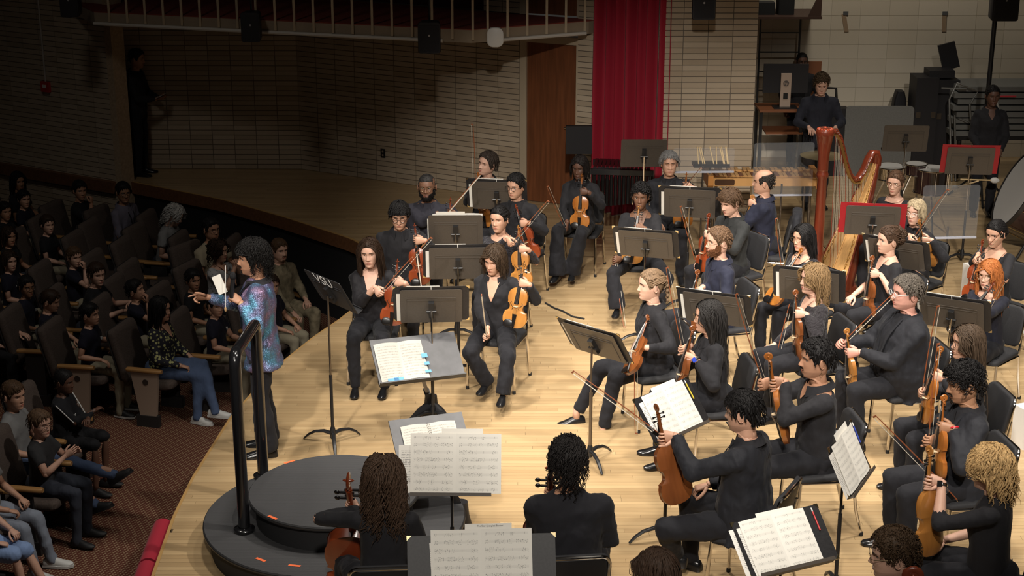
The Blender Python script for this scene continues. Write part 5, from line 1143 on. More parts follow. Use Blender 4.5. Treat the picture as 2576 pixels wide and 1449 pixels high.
def open_score(e0, base, Rz, f, fr, off, w, h, label, tabs=False, spiral=False):
    x, u, n = fr; p = f(*off); Mw = np.eye(4); Mw[:3,:3] = Rz; Mw[:3,3] = (base[0], base[1], 0)
    e = empty('open_score', label=label, cat='score'); M = frame(p, u, n); e.matrix_world = Matrix((Mw@M).tolist())
    for s_ in (-1, 1): link('page', page_mesh('page', s_*w, h, SCORE, .016), e)
    for i in range(3): MB().box((-w*(.99-.01*i), -.004*(i+1)-.004, .001*i), (w*(.99-.01*i), -.004*(i+1)-.001, h*.995)).build('page_block', PAPER, e, smooth=False)
    if tabs:
        bl = mat('blue_sticky_tab', (.12,.35,.62), .6)
        for a, b, ww, hh in ((-w-.02, h*.1, .05, .025), (-w-.02, h*.3, .04, .03), (-w-.02, h*.5, .05, .04), (w*.3, -.012, .09, .03), (w*.1, -.008, .08, .03)): MB().box((a, .014, b), (a+ww, .0155, b+hh)).build('sticky_tab', bl, e, smooth=False)
    if spiral: MB().tube([(.012*math.cos(a*9), .008+.012*math.sin(a*9), h*a/12) for a in np.linspace(0, 12, 160)], .0012, 4).build('spiral_binding', BLACKM, e)
    return e
r1 = onz(1085, 1050); e1, f1, fr1, c1, q1 = big_stand('conductor_stand', r1, 180, ony(1050, 900, r1.y-.25), 198, 52, .36, .215, 'black conductor desk tilted flat with tabbed open score')
r2 = onz(1160, 1325); e2, f2, fr2, c2, q2 = big_stand('conductor_stand', r2, 90, ony(1085, 1108, r2.y-.05), 198, 52, .27, .2, 'black conductor desk with spiral score between podium and cellists')
open_score(e1, r1, q1, f1, fr1, (.14, -.2, .012), .2, .36, 'open orchestral score with blue sticky tabs on conductor desk', True)
open_score(e2, r2, q2, f2, fr2, (.0, -.16, .012), .2, .29, 'spiral-bound score lying open on desk before the cellists', False, True)
# ---------------------------------------------------------------- music stands of the players
def stand_px(u, v, rz, label, z=1.0, **k):        # desk centre pixel at height z
    p = onz(u, v, z); return music_stand((p.x, p.y), rz, label, h=z, **k)
stand_px(1085, 770, 3, 'grey music stand with black folder, front desk of violins', 1.02, tilt=18, folder='black', where='the stand of the front violin desk')
stand_px(1152, 662, 2, 'black music stand half hidden behind the front violin stand', 1.05, tilt=16, folder='black', where='the stand of the second violin desk')
stand_px(1146, 578, 1, 'plain grey music stand at the third violin desk', 1.08, tilt=18, folder=None, pages=True, where='the stand of the third violin desk', sheet_dx=.02)
stand_px(1250, 492, -6, 'dark music stand at the rear violin desk beside the door', 1.08, tilt=18, folder='black', where='the stand of the rear violin desk')
stand_px(1625, 615, -16, 'grey music stand with folder before the cardigan player', .98, tilt=28, folder='black', where='the stand before the cardigan player')
stand_px(1735, 512, -10, 'dark music stand with wide folder before the suited player', 1.10, tilt=18, folder='black', where='the stand before the upright suited player')
stand_px(1797, 778, -22, 'grey music stand with folder before the navy-shirted player in glasses', .98, tilt=26, folder='black', where='the stand before the navy-shirted player in glasses')
stand_px(1495, 862, -42, 'grey music stand with folder before the crossed-leg player', 1.0, tilt=34, folder='black', where='the stand before the crossed-leg player', tube=BROWNSTEEL, lower=BROWNSTEEL)
stand_px(2035, 720, -18, 'dark music stand with folder before the lace-sleeved player', .98, tilt=22, folder='black', where='the stand before the lace-sleeved player')
stand_px(2195, 555, -8, 'music stand with red folder beside the harp', 1.12, tilt=18, folder='red', where='the stand beside the harp', fw=.31, pages=False)
stand_px(2255, 640, -30, 'grey music stand half hidden behind the cardigan player at the harp', 1.0, tilt=28, folder='black', where='the stand behind the cardigan player')
stand_px(2395, 790, -28, 'grey music stand with folder before the navy-topped player', 1.0, tilt=26, folder='black', where='the stand before the navy-topped player')
stand_px(1690, 1030, 160, 'music stand with printed parts before the suited violist', .95, tilt=30, folder='black', where='the stand before the suited violist', fw=.27) if False else None
stand_px(1620, 385, 0, 'dark music stand in front of the red curtain', 1.2, tilt=12, folder=None, pages=False)
stand_px(2278, 348, -3, 'brown music stand among the drums backstage', 1.2, tilt=14, folder=None, pages=False, tube=CHROME)
stand_px(2440, 405, -5, 'music stand with red folder before the mallet-holding percussionist', 1.15, tilt=14, folder='red', where='the percussion stand', pages=False)
# stands whose printed pages face the camera
def near_stand(u, v, z, rz, tilt, label, where, papers, roll=0, pw=.225, phh=.335, folder=True, tube=BLACKM, fw=.30, pen=None, title=False):
    p = onz(u, v, z); s_ = music_stand((p.x, p.y), rz, label, h=z, tilt=tilt, folder='black' if folder else None, where=where, pages=False, tube=tube, fw=fw)
    k = SK[(round(z, 2), tilt, tube.name, BLACKM.name)]; f = k.f; u_, n_ = k.fr; M = place((p.x, p.y, 0), rz)
    e = empty('sheet_music', label=f'printed orchestral part spread open on {where}', cat='sheet music', group='sheet music on the stands'); e.matrix_world = M @ Matrix(frame(f(papers, -.15, .022), u_, n_).tolist())
    for sg in (-1, 1): link('page', page_mesh('page', sg*pw, phh, MUSIC), e)
    e2 = empty('programme_sheet', label=f'typed programme sheet tucked behind the part on {where}', cat='paper', group='programme sheets'); e2.matrix_world = M @ Matrix(frame(f(papers+pw+.075, -.15, .014), u_, n_).tolist())
    link('page', page_mesh('page', -.215, .30, TEXTP, .002), e2)
    e3 = empty('loose_sheet', label=f'plain sheet sticking up behind the part on {where}', cat='paper', group='loose sheets'); e3.matrix_world = M @ Matrix(frame(f(papers, -.15, .010), u_, n_).tolist())
    MB().box((-.17, 0, .02), (.09, .002, phh+.03)).build('page', PAPER, e3, smooth=False)
    if title:
        ink = mat('title_ink', (.06,.06,.06), .7); Mt = np.eye(4); Mt[:3,0] = (-1,0,0); Mt[:3,1] = (0,0,1); Mt[:3,2] = (0,1,0); Mt[:3,3] = (-.05, .004, phh+.017)
        text_obj('title', 'The Star-Spangled Banner', .014, e3, Mt, ink, .0002)
    if pen is not None:
        q = f(-.25, .03, .02); pe = empty('ballpoint_pen', label=f'{pen} pen clipped to the folder on {where}', cat='pen'); pe.matrix_world = M
        MB().tube([q, q+.12*u_], .005, 8).build('barrel', mat(f'pen_{pen}', {'red': (.5,.02,.02), 'yellow': (.65,.5,.05), 'blue': (.05,.08,.4)}[pen], .35), pe); MB().tube([q+.12*u_, q+.145*u_], [.005,.003], 8).build('cap', WHITE, pe)
    return s_
near_stand(1135, 1180, 1.02, 179, 20, 'music stand with spread pages before the cellist beside the podium', 'the stand before the cellist beside the podium', -.03, folder=False, pw=.285, phh=.375)
near_stand(1212, 1432, 1.0, 183, 26, 'music stand with pages at the lower frame edge', 'the stand at the lower frame edge', .0, title=True, fw=.41, pw=.28, phh=.37)
near_stand(1975, 1370, .92, 205, 46, 'music stand with tilted pages and red pen near the lower edge', 'the stand with the red pen', .03, pen='red')
near_stand(1690, 1040, .98, 226, 38, 'music stand with pages and yellow pencil before the suited violist', 'the stand before the suited violist', .0, pen='yellow')
near_stand(2135, 1160, .98, 243, 26, 'music stand with pages and blue pen before the knit-topped violist', 'the stand before the knit-topped violist', .0, pen='blue', fw=.26)
# ---------------------------------------------------------------- the presenter at the stage lip
IRI = bpy.data.materials.new('iridescent_sequin'); IRI.use_nodes = True; nt = IRI.node_tree; b_ = nt.nodes['Principled BSDF']; b_.inputs['Metallic'].default_value = .6; b_.inputs['Roughness'].default_value = .42
tc = nt.nodes.new('ShaderNodeTexCoord'); n1 = nt.nodes.new('ShaderNodeTexNoise'); n1.inputs['Scale'].default_value = 7; n1.inputs['Detail'].default_value = 3; nt.links.new(tc.outputs['Object'], n1.inputs['Vector'])
rp = nt.nodes.new('ShaderNodeValToRGB'); cr = rp.color_ramp; cr.elements[0].position = .34; cr.elements[0].color = (.26,.17,.27,1); cr.elements[1].position = .64; cr.elements[1].color = (.09,.24,.36,1); e_ = cr.elements.new(.49); e_.color = (.14,.15,.27,1); nt.links.new(n1.outputs['Fac'], rp.inputs[0]); nt.links.new(rp.outputs[0], b_.inputs['Base Color'])
vo = nt.nodes.new('ShaderNodeTexVoronoi'); vo.inputs['Scale'].default_value = 240; nt.links.new(tc.outputs['Object'], vo.inputs['Vector']); vs_ = nt.nodes.new('ShaderNodeVectorMath'); vs_.operation = 'SUBTRACT'; nt.links.new(vo.outputs['Color'], vs_.inputs[0]); vs_.inputs[1].default_value = (.5,.5,.5); vm_ = nt.nodes.new('ShaderNodeVectorMath'); vm_.operation = 'SCALE'; nt.links.new(vs_.outputs[0], vm_.inputs[0]); vm_.inputs['Scale'].default_value = .85
gn_ = nt.nodes.new('ShaderNodeNewGeometry'); va_ = nt.nodes.new('ShaderNodeVectorMath'); nt.links.new(gn_.outputs['Normal'], va_.inputs[0]); nt.links.new(vm_.outputs[0], va_.inputs[1]); vn_ = nt.nodes.new('ShaderNodeVectorMath'); vn_.operation = 'NORMALIZE'; nt.links.new(va_.outputs[0], vn_.inputs[0]); nt.links.new(vn_.outputs[0], b_.inputs['Normal'])
C = person('person in shimmering blue and violet jacket gesturing beside the podium rail', (634, 648), 96, MAN, 'tan', curly('presenter_curls', (.010,.009,.0085), .17, n=560, vol=.03, w=.0036, curl=.013, freq=3.6, grav=.45, comb=(0,-.5,.25), facey=.02), top='jacket', topm=IRI, lapm=mat('black_satin_lapel', (.008,.008,.01), .25), stand=True, ksc=1.03, lean=3, flare=.035, head=(6, -4, 0), beard=('stubble_black', (.016,.012,.01), -.05, False),
  L=dict(at=(606, 762, -.20), d=(.35,.7,.55), n=(.5,.35,-.3), curl=.75, elbow=(-.6,-.8,-1)), Rt=dict(at=(524, 748, .12), d=(-.1,1,.12), n=(-.75,-.1,-.55), pose=[.05,.65,.75,.8,.0], elbow=(.5,-.3,-1)), chest=.02)
hwY = C['hw'][1]
def rod(name, p, q, r, m, label, cat, extra=None):
    p = np.asarray(p, float); q = np.asarray(q, float); e = empty(name, p, 0, label, cat); MB().tube([V(0,0,0), q-p], r, 10).build('shaft', m, e); return e, q-p
e, d = rod('conducting_baton', ony(567, 775, hwY-.27), ony(567, 668, hwY-.24), .0035, mat('white_baton', (.8,.78,.74), .5), "thin white baton upright in the presenter's watch hand", 'baton')
MB().ell((0, 0, -.01), (.009, .009, .022), 10, 8).build('handle', mat('cork_grip', (.45,.28,.13), .7), e)
e, d = rod('microphone', ony(582, 748, hwY-.2), ony(586, 700, hwY-.2), .016, BLACKM, 'black handheld microphone held at chest height by the presenter', 'microphone')
MB().ell(d+V(0, 0, .018), (.026, .026, .034), 14, 10).build('grille', mat('mic_grille', (.02,.02,.022), .5, .6, bump=.6, bscale=400), e)
e = empty('cue_card', label='white cue card between microphone and baton', cat='card'); e.matrix_world = Matrix(frame(ony(562, 738, hwY-.24), (-.35, 0, 1), (.3, -1, .1)).tolist())
MB().box((-.035, -.0006, 0), (.035, .0006, .15)).build('card', PAPER, e, smooth=False)
e = empty('wristwatch', label='brown wristwatch on the presenter wrist', cat='watch'); Sh, E, W_, d_, n_2, sp_ = C['arms'][-1]; wv = C['toW'](W_+(E-W_)*.08); ax = C['Rz']@unit(E-W_); e.matrix_world = Matrix(frame(wv, ax, (0, -1, .4)).tolist())
MB().lathe([(.03, -.011), (.033, -.006), (.033, .006), (.03, .011)], 18).build('strap', mat('watch_strap', (.05,.025,.012), .5), e); MB().lathe([(.02, 0), (.021, .004), (.018, .008)], 16).xform(frame((0, .03, 0), (0, 1, 0), (0, 0, 1))).build('face', mat('watch_face', (.42,.27,.12), .3), e)
# a watch and a bracelet on two players
def band(p, side, t, r, w, m, name, label, cat, face=None):
    Sh, E, W_, d_, n_2, sp_ = p['arms'][side]; c = p['toW'](W_+(E-W_)*t); ax = p['Rz']@unit(E-W_); e = empty(name, label=label, cat=cat); e.matrix_world = Matrix(frame(c, ax, (-.6, -.8, .2)).tolist())
    MB().lathe([(r, -w), (r+.003, -w*.6), (r+.003, w*.6), (r, w)], 18, caps=False).build('band', m, e)
    if face: MB().obox((0, r+.003, 0), (.015, 0, 0), (0, .004, 0), (0, 0, .018)).build('face', face, e, smooth=False)
band(A['W15'], -1, .0, .033, .011, BLACKM, 'wristwatch', 'square wristwatch with blue dial on a raised wrist', 'watch', mat('blue_dial', (.03,.06,.4), .15, emit=.3))
band(A['M25'], -1, -.02, .030, .006, mat('red_beads', (.5,.02,.03), .4), 'bead_bracelet', 'red bead bracelet on the wrist gripping a violin', 'bracelet')
band(A['W28'], -1, .08, .030, .010, CHROME, 'wristwatch', 'silver wristwatch on the bare forearm of the knit-topped violist', 'watch', EBONY)

# ---------------------------------------------------------------- harp
hp0 = np.array(onz(2050, 745)); ha = 24
hz = empty('concert_harp', (hp0[0], hp0[1], 0), ha, 'tall concert harp with carved red-brown column and gilded soundboard', 'harp')
MAHO = mat('harp_mahogany', (.135,.024,.010), .28, coat=.4, noise=.25, nscale=5, stretch=(3,3,.4)); SBW = mat('harp_spruce', (.62,.36,.14), .3, coat=.4, noise=.12, nscale=10, stretch=(6,6,.3)); GILT = mat('gilding', (.85,.6,.2), .25, 1.0)
n = 24; cp = []
for z, r in ((.14,.062),(.16,.066),(.19,.056),(.21,.046),(.42,.044),(.45,.052),(.48,.052),(.50,.044),(1.26,.040),(1.28,.05),(1.31,.052),(1.33,.044),(1.36,.046),(1.5,.058),(1.62,.074),(1.7,.088),(1.71,.094),(1.75,.096),(1.765,.09),(1.785,.06),(1.79,.02)):
    a = np.linspace(0, 2*math.pi, n*2, endpoint=False); r = r*(1.22 if z < 1.4 else .98); rr = r*(1-.055*((np.arange(n*2) % 2) == 0)*(1 if .21 < z < 1.7 else 0)); cp.append(np.stack([rr*np.cos(a), rr*np.sin(a), np.full(n*2, z)], 1))
MB().rings(cp).build('column', MAHO, hz, angle=60)
m = MB()
for i in range(14):
    a = i/14*2*math.pi; m.ell((.055*math.cos(a), .055*math.sin(a), 1.775), (.03, .012, .012), 8, 6, M=rotz(a))
m.ell((0, 0, 1.785), (.022, .022, .016), 10, 6); m.build('crown', mat('crown_red', (.42,.07,.03), .25, coat=.5), hz)
for z in (.2, .47, 1.295, 1.35): MB().lathe([(.05, z-.004), (.056, z), (.05, z+.004)], 24).build('collar_ring', mat('harp_ring_bronze', (.3,.16,.08), .25, .7), hz)
nk = [(.03,1.66),(.07,1.735),(.12,1.745),(.17,1.68),(.215,1.56),(.26,1.42),(.315,1.29),(.38,1.215),(.45,1.215),(.51,1.30),(.555,1.41),(.60,1.475),(.645,1.465),(.665,1.40),(.66,1.33)]
MB().tube([(x, 0, z) for x, z in nk], [(.03,.045)]*3+[(.03,.055)]*9+[(.045,.045),(.05,.04),(.05,.03)], 12, up=(0, 1, 0.01)).build('neck', MAHO, hz, angle=60)
MB().tube([(x-.012, -.034, z-.03) for x, z in nk[2:11]], [(.005,.042)]*9, 8, up=(0, 1, 0.01)).build('brass_plate', mat('harp_brass_plate', (.55,.36,.12), .35, .9), hz)
m = MB()
for i in range(26):
    t = i/25; q = 2+t*8; j = int(q); f_ = q-j; x = nk[j][0]+(nk[j+1][0]-nk[j][0])*f_; z = nk[j][1]+(nk[j+1][1]-nk[j][1])*f_; m.tube([(x-.01, -.055, z+.012), (x-.01, -.035, z+.012)], .005, 6)
m.build('tuning_pins', CHROME, hz)
TB, TT = V(.15, 0, .13), V(.63, 0, 1.36); bd = TT-TB; bn = unit(V(-bd[2], 0, bd[0]))
def sbp(t, y): return TB+bd*t+V(0, y, 0)
rs = []; sb = []
for t in np.linspace(0, 1, 12):
    w = .225*(1-t)**.85+.05; rs.append([sbp(t, w*math.cos(a))-bn*(.02+w*.85*math.sin(a)) for a in np.linspace(0, math.pi, 12)]); sb.append([sbp(t, -w*.97)-bn*.006, sbp(t, -w*.03), sbp(t, w*.03), sbp(t, w*.97)-bn*.006])
MB().rings(rs, closed=False, caps=False).build('shell', MAHO, hz); sd_ = MB().rings(sb, closed=False, caps=False).build('soundboard', SBW, hz, angle=None)
for s_ in (-1, 1): MB().tube([sbp(t, s_*(.225*(1-t)**.85+.05)*.985)-bn*.008 for t in np.linspace(0, 1, 12)], .011, 8).build('edge_moulding', MAHO, hz)
MB().tube([sbp(t, 0)+bn*.006 for t in np.linspace(.0, 1, 6)], [(.012,.006)]*6, 6).build('string_strip', mat('strip_maple', (.5,.28,.1), .35), sd_)
m = MB()
for s_ in (-1, 1):
    for i in range(15):
        t = .04+i*.062; w = (.225*(1-t)**.85+.05)*.72*s_; c = sbp(t, w)+bn*.004; r = .017*(1-.4*t)
        m.tube([c+r*(1-a/9)*(math.cos(a)*unit(bd)+math.sin(a)*V(0, s_, 0)) for a in np.linspace(0, 7, 12)], .0028, 5); m.tube([c, c+unit(bd)*.03+V(0, -s_*.012, 0), c+unit(bd)*.06], .0022, 5); m.ell(c+unit(bd)*.035+V(0, s_*.014, 0), (.007, .007, .007), 6, 5)
m.build('gilt_scrollwork', GILT, sd_)
m = MB().rings([[(x, y, z) for x, y in ((-.09,-.07),(.12,-.24),(.34,-.24),(.42,-.1),(.42,.1),(.34,.24),(.12,.24),(-.09,.07))] for z in (.03, .13)]); m.build('pedestal', MAHO, hz, smooth=False)
for i in range(7): MB().obox((.36+.02*(i % 2), -.2+.066*i, .06), (.05, 0, 0), (0, .012, 0), (0, 0, .006)).build('pedal', BRASS, hz, smooth=False)
for x, y in ((-.04,-.04),(-.04,.04),(.34,-.18),(.34,.18)): MB().lathe([(.03, 0), (.035, .012), (.025, .03)], 12, (x, y, 0)).build('foot', BRASS, hz)
sm = [mat('harp_string_clear', (.6,.55,.45), .4), mat('harp_string_red', (.4,.04,.03), .4), mat('harp_string_black', (.02,.02,.02), .4)]
for i in range(36):
    t = i/35; q = 2.2+t*8; j = int(q); f_ = q-j; x = nk[j][0]+(nk[j+1][0]-nk[j][0])*f_-.01; z = nk[j][1]+(nk[j+1][1]-nk[j][1])*f_-.04; tb = .05+.86*t
    MB().tube([(x, -.012, z), sbp(tb, 0)+bn*.008], .0011 if i % 7 else .0014, 4).build('string', sm[1 if i % 7 == 0 else 2 if i % 7 == 3 else 0], hz, smooth=False)

# ---------------------------------------------------------------- percussion
CLR = bpy.data.materials.new('clear_acrylic'); CLR.use_nodes = True; nt = CLR.node_tree; b_ = nt.nodes['Principled BSDF']; b_.inputs['Base Color'].default_value = (.4,.42,.45,1); b_.inputs['Roughness'].default_value = .08; b_.inputs['Alpha'].default_value = .09
MAPLE = mat('bar_maple', (.55,.30,.11), .35); ROSE = mat('bar_rosewood', (.16,.05,.02), .35)
def shield(c, rz, w, h, label, foot=True):
    e = empty('acrylic_shield', (c[0], c[1], 0), rz, label, 'shield'); z = c[2]; o = rrect(w/2, h/2, .03)
    MB().prism([(a, b+z) for a, b in o], -.003, .003).build('sheet', CLR, e, smooth=False)
    MB().box((-w/2, -.012, z-h/2-.012), (w/2, .012, z-h/2+.006)).build('shelf_edge', mat('acrylic_edge', (.5,.52,.6), .3, alpha=.7), e, smooth=False)
    MB().tube([(0, .02, z-h*.3), (0, .02, .03)], .011, 8).build('pole', BROWNSTEEL, e)
    for a in (90, 210, 330): MB().tube([(0, .02, .12), (.24*math.cos(R(a)), .02+.24*math.sin(R(a)), .012)], .009, 6).build('foot', BLACKM, e)
def pz(u, v, z): return np.array(onz(u, v, z))
shield(pz(1770, 402, 1.25), 2, .66, .26, 'low clear acrylic panel behind the upright suited player')
shield(pz(1970, 425, 1.10), 3, .66, .58, 'large clear acrylic shield behind the navy-shirted player')
shield(pz(2390, 532, 1.02), 4, .58, .54, 'clear acrylic shield in front of the bass drum')
# xylophone
a0, a1 = pz(1790, 452, .86), pz(2050, 452, .86); xd = a1-a0; ln = np.linalg.norm(xd); ang = math.degrees(math.atan2(xd[1], xd[0]))
xe = empty('xylophone', (a0[0], a0[1], 0), ang, 'long wooden keyed xylophone behind the acrylic shield', 'xylophone')
for y, nm in ((-.06, 'front_rail'), (.34, 'rear_rail')): MB().box((-.03, y, .80), (ln+.03, y+.035, .89)).build(nm, MAPLE, xe, smooth=False)
for x in (-.05, ln+.0): MB().box((x, -.1, .78), (x+.06, .42, .93)).build('end_block', mat('end_block_orange', (.5,.22,.06), .4), xe, smooth=False)
MB().prism(rrect(.11, .035, .02)+np.array([.14, .845]), -.064, -.061).build('name_plate', mat('badge_dark', (.06,.025,.01), .4), xe, smooth=False)
for i in range(24):
    x = .04+i*(ln-.08)/24; MB().box((x, -.03, .905), (x+(ln-.08)/24*.82, .15-.002*i, .915)).build('bar', MAPLE if i % 3 else ROSE, xe, smooth=False)
    if i % 7 not in (2, 6): MB().box((x+.025, .17, .915), (x+.025+(ln-.08)/24*.82, .34-.002*i, .93)).build('bar', MAPLE, xe, smooth=False)
for x in (.05, ln-.05):
    for y in (-.02, .33): MB().tube([(x, y, .80), (x, y, .02)], .018, 8).build('leg', BROWNSTEEL, xe)
# vibraphone
a0, a1 = pz(1490, 428, .88), pz(1640, 432, .88); xd = a1-a0; ln = np.linalg.norm(xd); ang = math.degrees(math.atan2(xd[1], xd[0]))
ve = empty('vibraphone', (a0[0], a0[1], 0), ang, 'black vibraphone with a row of hanging resonator tubes by the curtain', 'vibraphone')
MB().box((-.02, -.05, .84), (ln+.02, .02, .90)).build('front_rail', BLACKM, ve, smooth=False); MB().box((-.02, .42, .84), (ln+.02, .46, .90)).build('rear_rail', BLACKM, ve, smooth=False)
for i in range(14): MB().tube([(.03+i*(ln-.06)/13, -.01, .83), (.03+i*(ln-.06)/13, -.01, .45+.006*i)], .02, 10).build('resonator', mat('resonator_black', (.02,.02,.022), .3, .6), ve)
for i in range(14): MB().box((.01+i*(ln-.02)/14, .0, .905), (.01+(i+.82)*(ln-.02)/14, .42, .92)).build('bar', mat('bar_dark_metal', (.05,.05,.055), .3, .9), ve, smooth=False)
for x in (.0, ln): MB().tube([(x, .2, .84), (x, .2, .02)], .02, 8).build('leg', BLACKM, ve)
# mallet tray with sticks
tp = pz(1788, 412, 1.05); te = empty('mallet_tray', (tp[0], tp[1], 0), 0, 'black tray on a stand behind the upright suited player', 'tray')
MB().box((-.2, -.1, 1.03), (.2, .12, 1.05)).box((-.2, -.1, 1.05), (.2, -.09, 1.07)).build('tray', BLACKM, te, smooth=False); MB().tube([(0, .02, 1.03), (0, .02, .03)], .012, 8).build('pole', BROWNSTEEL, te); MB().lathe([(.16, 0), (.16, .02), (.02, .04)], 16, (0, .02, 0)).build('base', BLACKM, te)
SW = mat('stick_hickory', (.72,.52,.26), .45)
for i, (x0, x1) in enumerate(((-.15,-.14),(-.13,-.09),(-.11,-.07),(-.01,.03),(.06,.06),(.1,.14),(.12,.15),(.17,.19),(.165,.18))):
    e = empty('drum_stick', (tp[0]+x1, tp[1]-.05, 1.051), 0, f'pale stick standing in the mallet tray, {["leftmost of nine","second of nine","third of nine","fourth of nine","middle of nine","sixth of nine","seventh of nine","eighth of nine","rightmost of nine"][i]}', 'stick', 'sticks in the mallet tray'); MB().tube([V(0,0,0), V(x0-x1, .10, .17)], .007, 8).build('shaft', SW, e); MB().ell(V(x0-x1, .10, .175), .008, 8, 6).build('tip', SW, e)
def drum(u, v, z, r, h, label, shell, name='snare_drum', tilt=0):
    p = pz(u, v, z); e = empty(name, (p[0], p[1], 0), 0, label, 'drum')
    MB().lathe([(r, z-h), (r, z)], 32).build('shell', shell, e, angle=30); MB().lathe([(r-.004, z), (r-.006, z+.006)], 32).build('drum_head', mat('drum_head_white', (.72,.70,.66), .5), e, angle=30)
    for zz in (z-h, z): MB().tube([((r+.006)*math.cos(a), (r+.006)*math.sin(a), zz) for a in np.linspace(0, 2*math.pi, 32, endpoint=False)], .009, 6, closed=True).build('hoop', CHROME, e)
    for i in range(8): a = i/8*2*math.pi; MB().tube([((r+.014)*math.cos(a), (r+.014)*math.sin(a), z-h+.01), ((r+.014)*math.cos(a), (r+.014)*math.sin(a), z-.01)], .004, 5).build('tension_rod', CHROME, e)
    for i in range(3): a = i/3*2*math.pi+.5; MB().tube([(.05*math.cos(a), .05*math.sin(a), z-h-.02), (.3*math.cos(a), .3*math.sin(a), .012)], .012, 6).build('stand_leg', CHROME, e)
    return e
DS = mat('drum_shell_dark', (.03,.012,.012), .25, coat=.5)
drum(2240, 418, .85, .17, .14, 'shallow snare drum with white head beside the harp', CHROME); drum(2345, 424, .82, .19, .28, 'deep dark-shelled floor drum behind the harpist', DS, 'floor_drum'); drum(2305, 412, .86, .12, .12, 'small drum between snare and floor drum', DS, 'small_drum')
p = pz(2070, 388, 1.3); e = empty('suspended_cymbal', (p[0], p[1], 0), 0, 'flat brass cymbal on a stand behind the harp column', 'cymbal')
MB().lathe([(.24, 1.285), (.12, 1.30), (.05, 1.307), (.035, 1.325), (.005, 1.33)], 32, caps=False).build('cymbal_disc', mat('cymbal_bronze', (.55,.45,.25), .3, 1.0), e); MB().tube([(0,0,1.34), (0,0,.03)], .011, 8).build('pole', CHROME, e)
for i in range(3): a = i*2.09; MB().tube([(0,0,.35), (.28*math.cos(a), .28*math.sin(a), .012)], .009, 6).build('stand_leg', CHROME, e)
# bass drum on edge
bn_ = unit(V(-.9, .05, .42)); hc_ = np.array(ony(2556, 476, 17.4))-bn_*.22; p = V(hc_[0], hc_[1], 0); be = empty('bass_drum', (p[0], p[1], 0), 0, 'large bass drum tilted on its stand at the frame edge', 'drum'); cz = float(hc_[2]); M = frame((0, 0, cz), bn_, (0, 1, 0))
MB().lathe([(.46, -.22), (.46, .22)], 48).xform(M).build('shell', DS, be, angle=30)
for z_ in (-.22, .22):
    MB().lathe([(.455, z_-.004), (.455, z_+.004)], 48).xform(M).build('drum_head', mat('drum_head_grey', (.55,.55,.54), .5), be, angle=30); MB().lathe([(.462, z_-.03), (.485, z_-.03), (.485, z_+.012), (.462, z_+.012)], 48, caps=False).xform(M).build('hoop', mat('hoop_black', (.015,.013,.013), .35), be)
for i in range(10): a = i/10*2*math.pi; MB().tube([(.475*math.cos(a), .475*math.sin(a), -.2), (.475*math.cos(a), .475*math.sin(a), .2)], .006, 6).xform(M).build('tension_rod', mat('rod_brass', (.6,.45,.22), .3, 1.0), be)
for s_ in (-1, 1): MB().tube([(0, s_*.49, cz), (.25, s_*.5, .4), (.35, s_*.5, .02)], .016, 8).tube([(0, s_*.49, cz), (-.3, s_*.5, .02)], .016, 8).build('stand_frame', BLACKM, be)
# percussionists
G1 = person('standing person in dark jacket looking down over the cymbal', (2046, 236), 178, MAN, 'fair', curly('brown_mop_curls', (.07,.045,.025), .06, vol=.022, n=300), top='shirt', topm=cloth('navy_jacket', (.020,.021,.030)), stand=True, ksc=1.0, head=(-4, -18, 0), lids=.5, loc=tuple(pz(2046, 520, 0)[:2]), L=dict(at=(-.16,.30,1.08), d=(.2,1,-.2), n=(0,0,-1), curl=.4), Rt=dict(at=(.16,.30,1.08), d=(-.2,1,-.2), n=(0,0,-1), curl=.4), dens=.7)
G2 = person('standing person in black open-collared shirt holding two white-headed mallets', (2466, 304), 176, WOM, 'deep', tied('black_twists', BLK_, n=160, tie=(0,-.115,.0), balls=((0,-.12,.0,.04),)), stand=True, ksc=1.0, head=(4, -4, 0), skinV=.12, loc=tuple(pz(2466, 540, 0)[:2]), L=dict(at=(-.12,.22,.86), d=(.5,.7,-.5), n=(0,0,-1), curl=.8), Rt=dict(at=(.12,.22,.86), d=(-.5,.7,-.5), n=(0,0,-1), curl=.8), dens=.7)
def mallet(u0, v0, u1, v1, dy, label):
    p = np.array(ony(u0, v0, G2['hw'][1]+dy)); q = np.array(ony(u1, v1, G2['hw'][1]+dy)); e = empty('drum_mallet', p, 0, label, 'mallet'); d = q-p
    MB().tube([V(0,0,0), d], .009, 8).build('handle', SW, e); ax = unit(d); MB().tube([d*.82, d*.88, d*.97, d*1.06], [.012,.035,.038,.014], 12).build('felt_head', mat('white_felt', (.72,.70,.66), .9), e)
mallet(2416, 451, 2508, 454, -.32, 'white-headed mallet held level by the standing percussionist'); mallet(2462, 455, 2398, 474, -.36, 'white-headed mallet pointing down toward the acrylic shield')
G3 = person('seated person half hidden behind the computer monitor', (2016, 152), 190, MAN, 'brown', H('black_fuzz', BLK_, st='short', len=.012, n=80, vol=.006, w=.005), seat=.46, dens=.5, vox=.026, loc=(3.95, 21.2), zeye=None, wide=1.0) if False else None

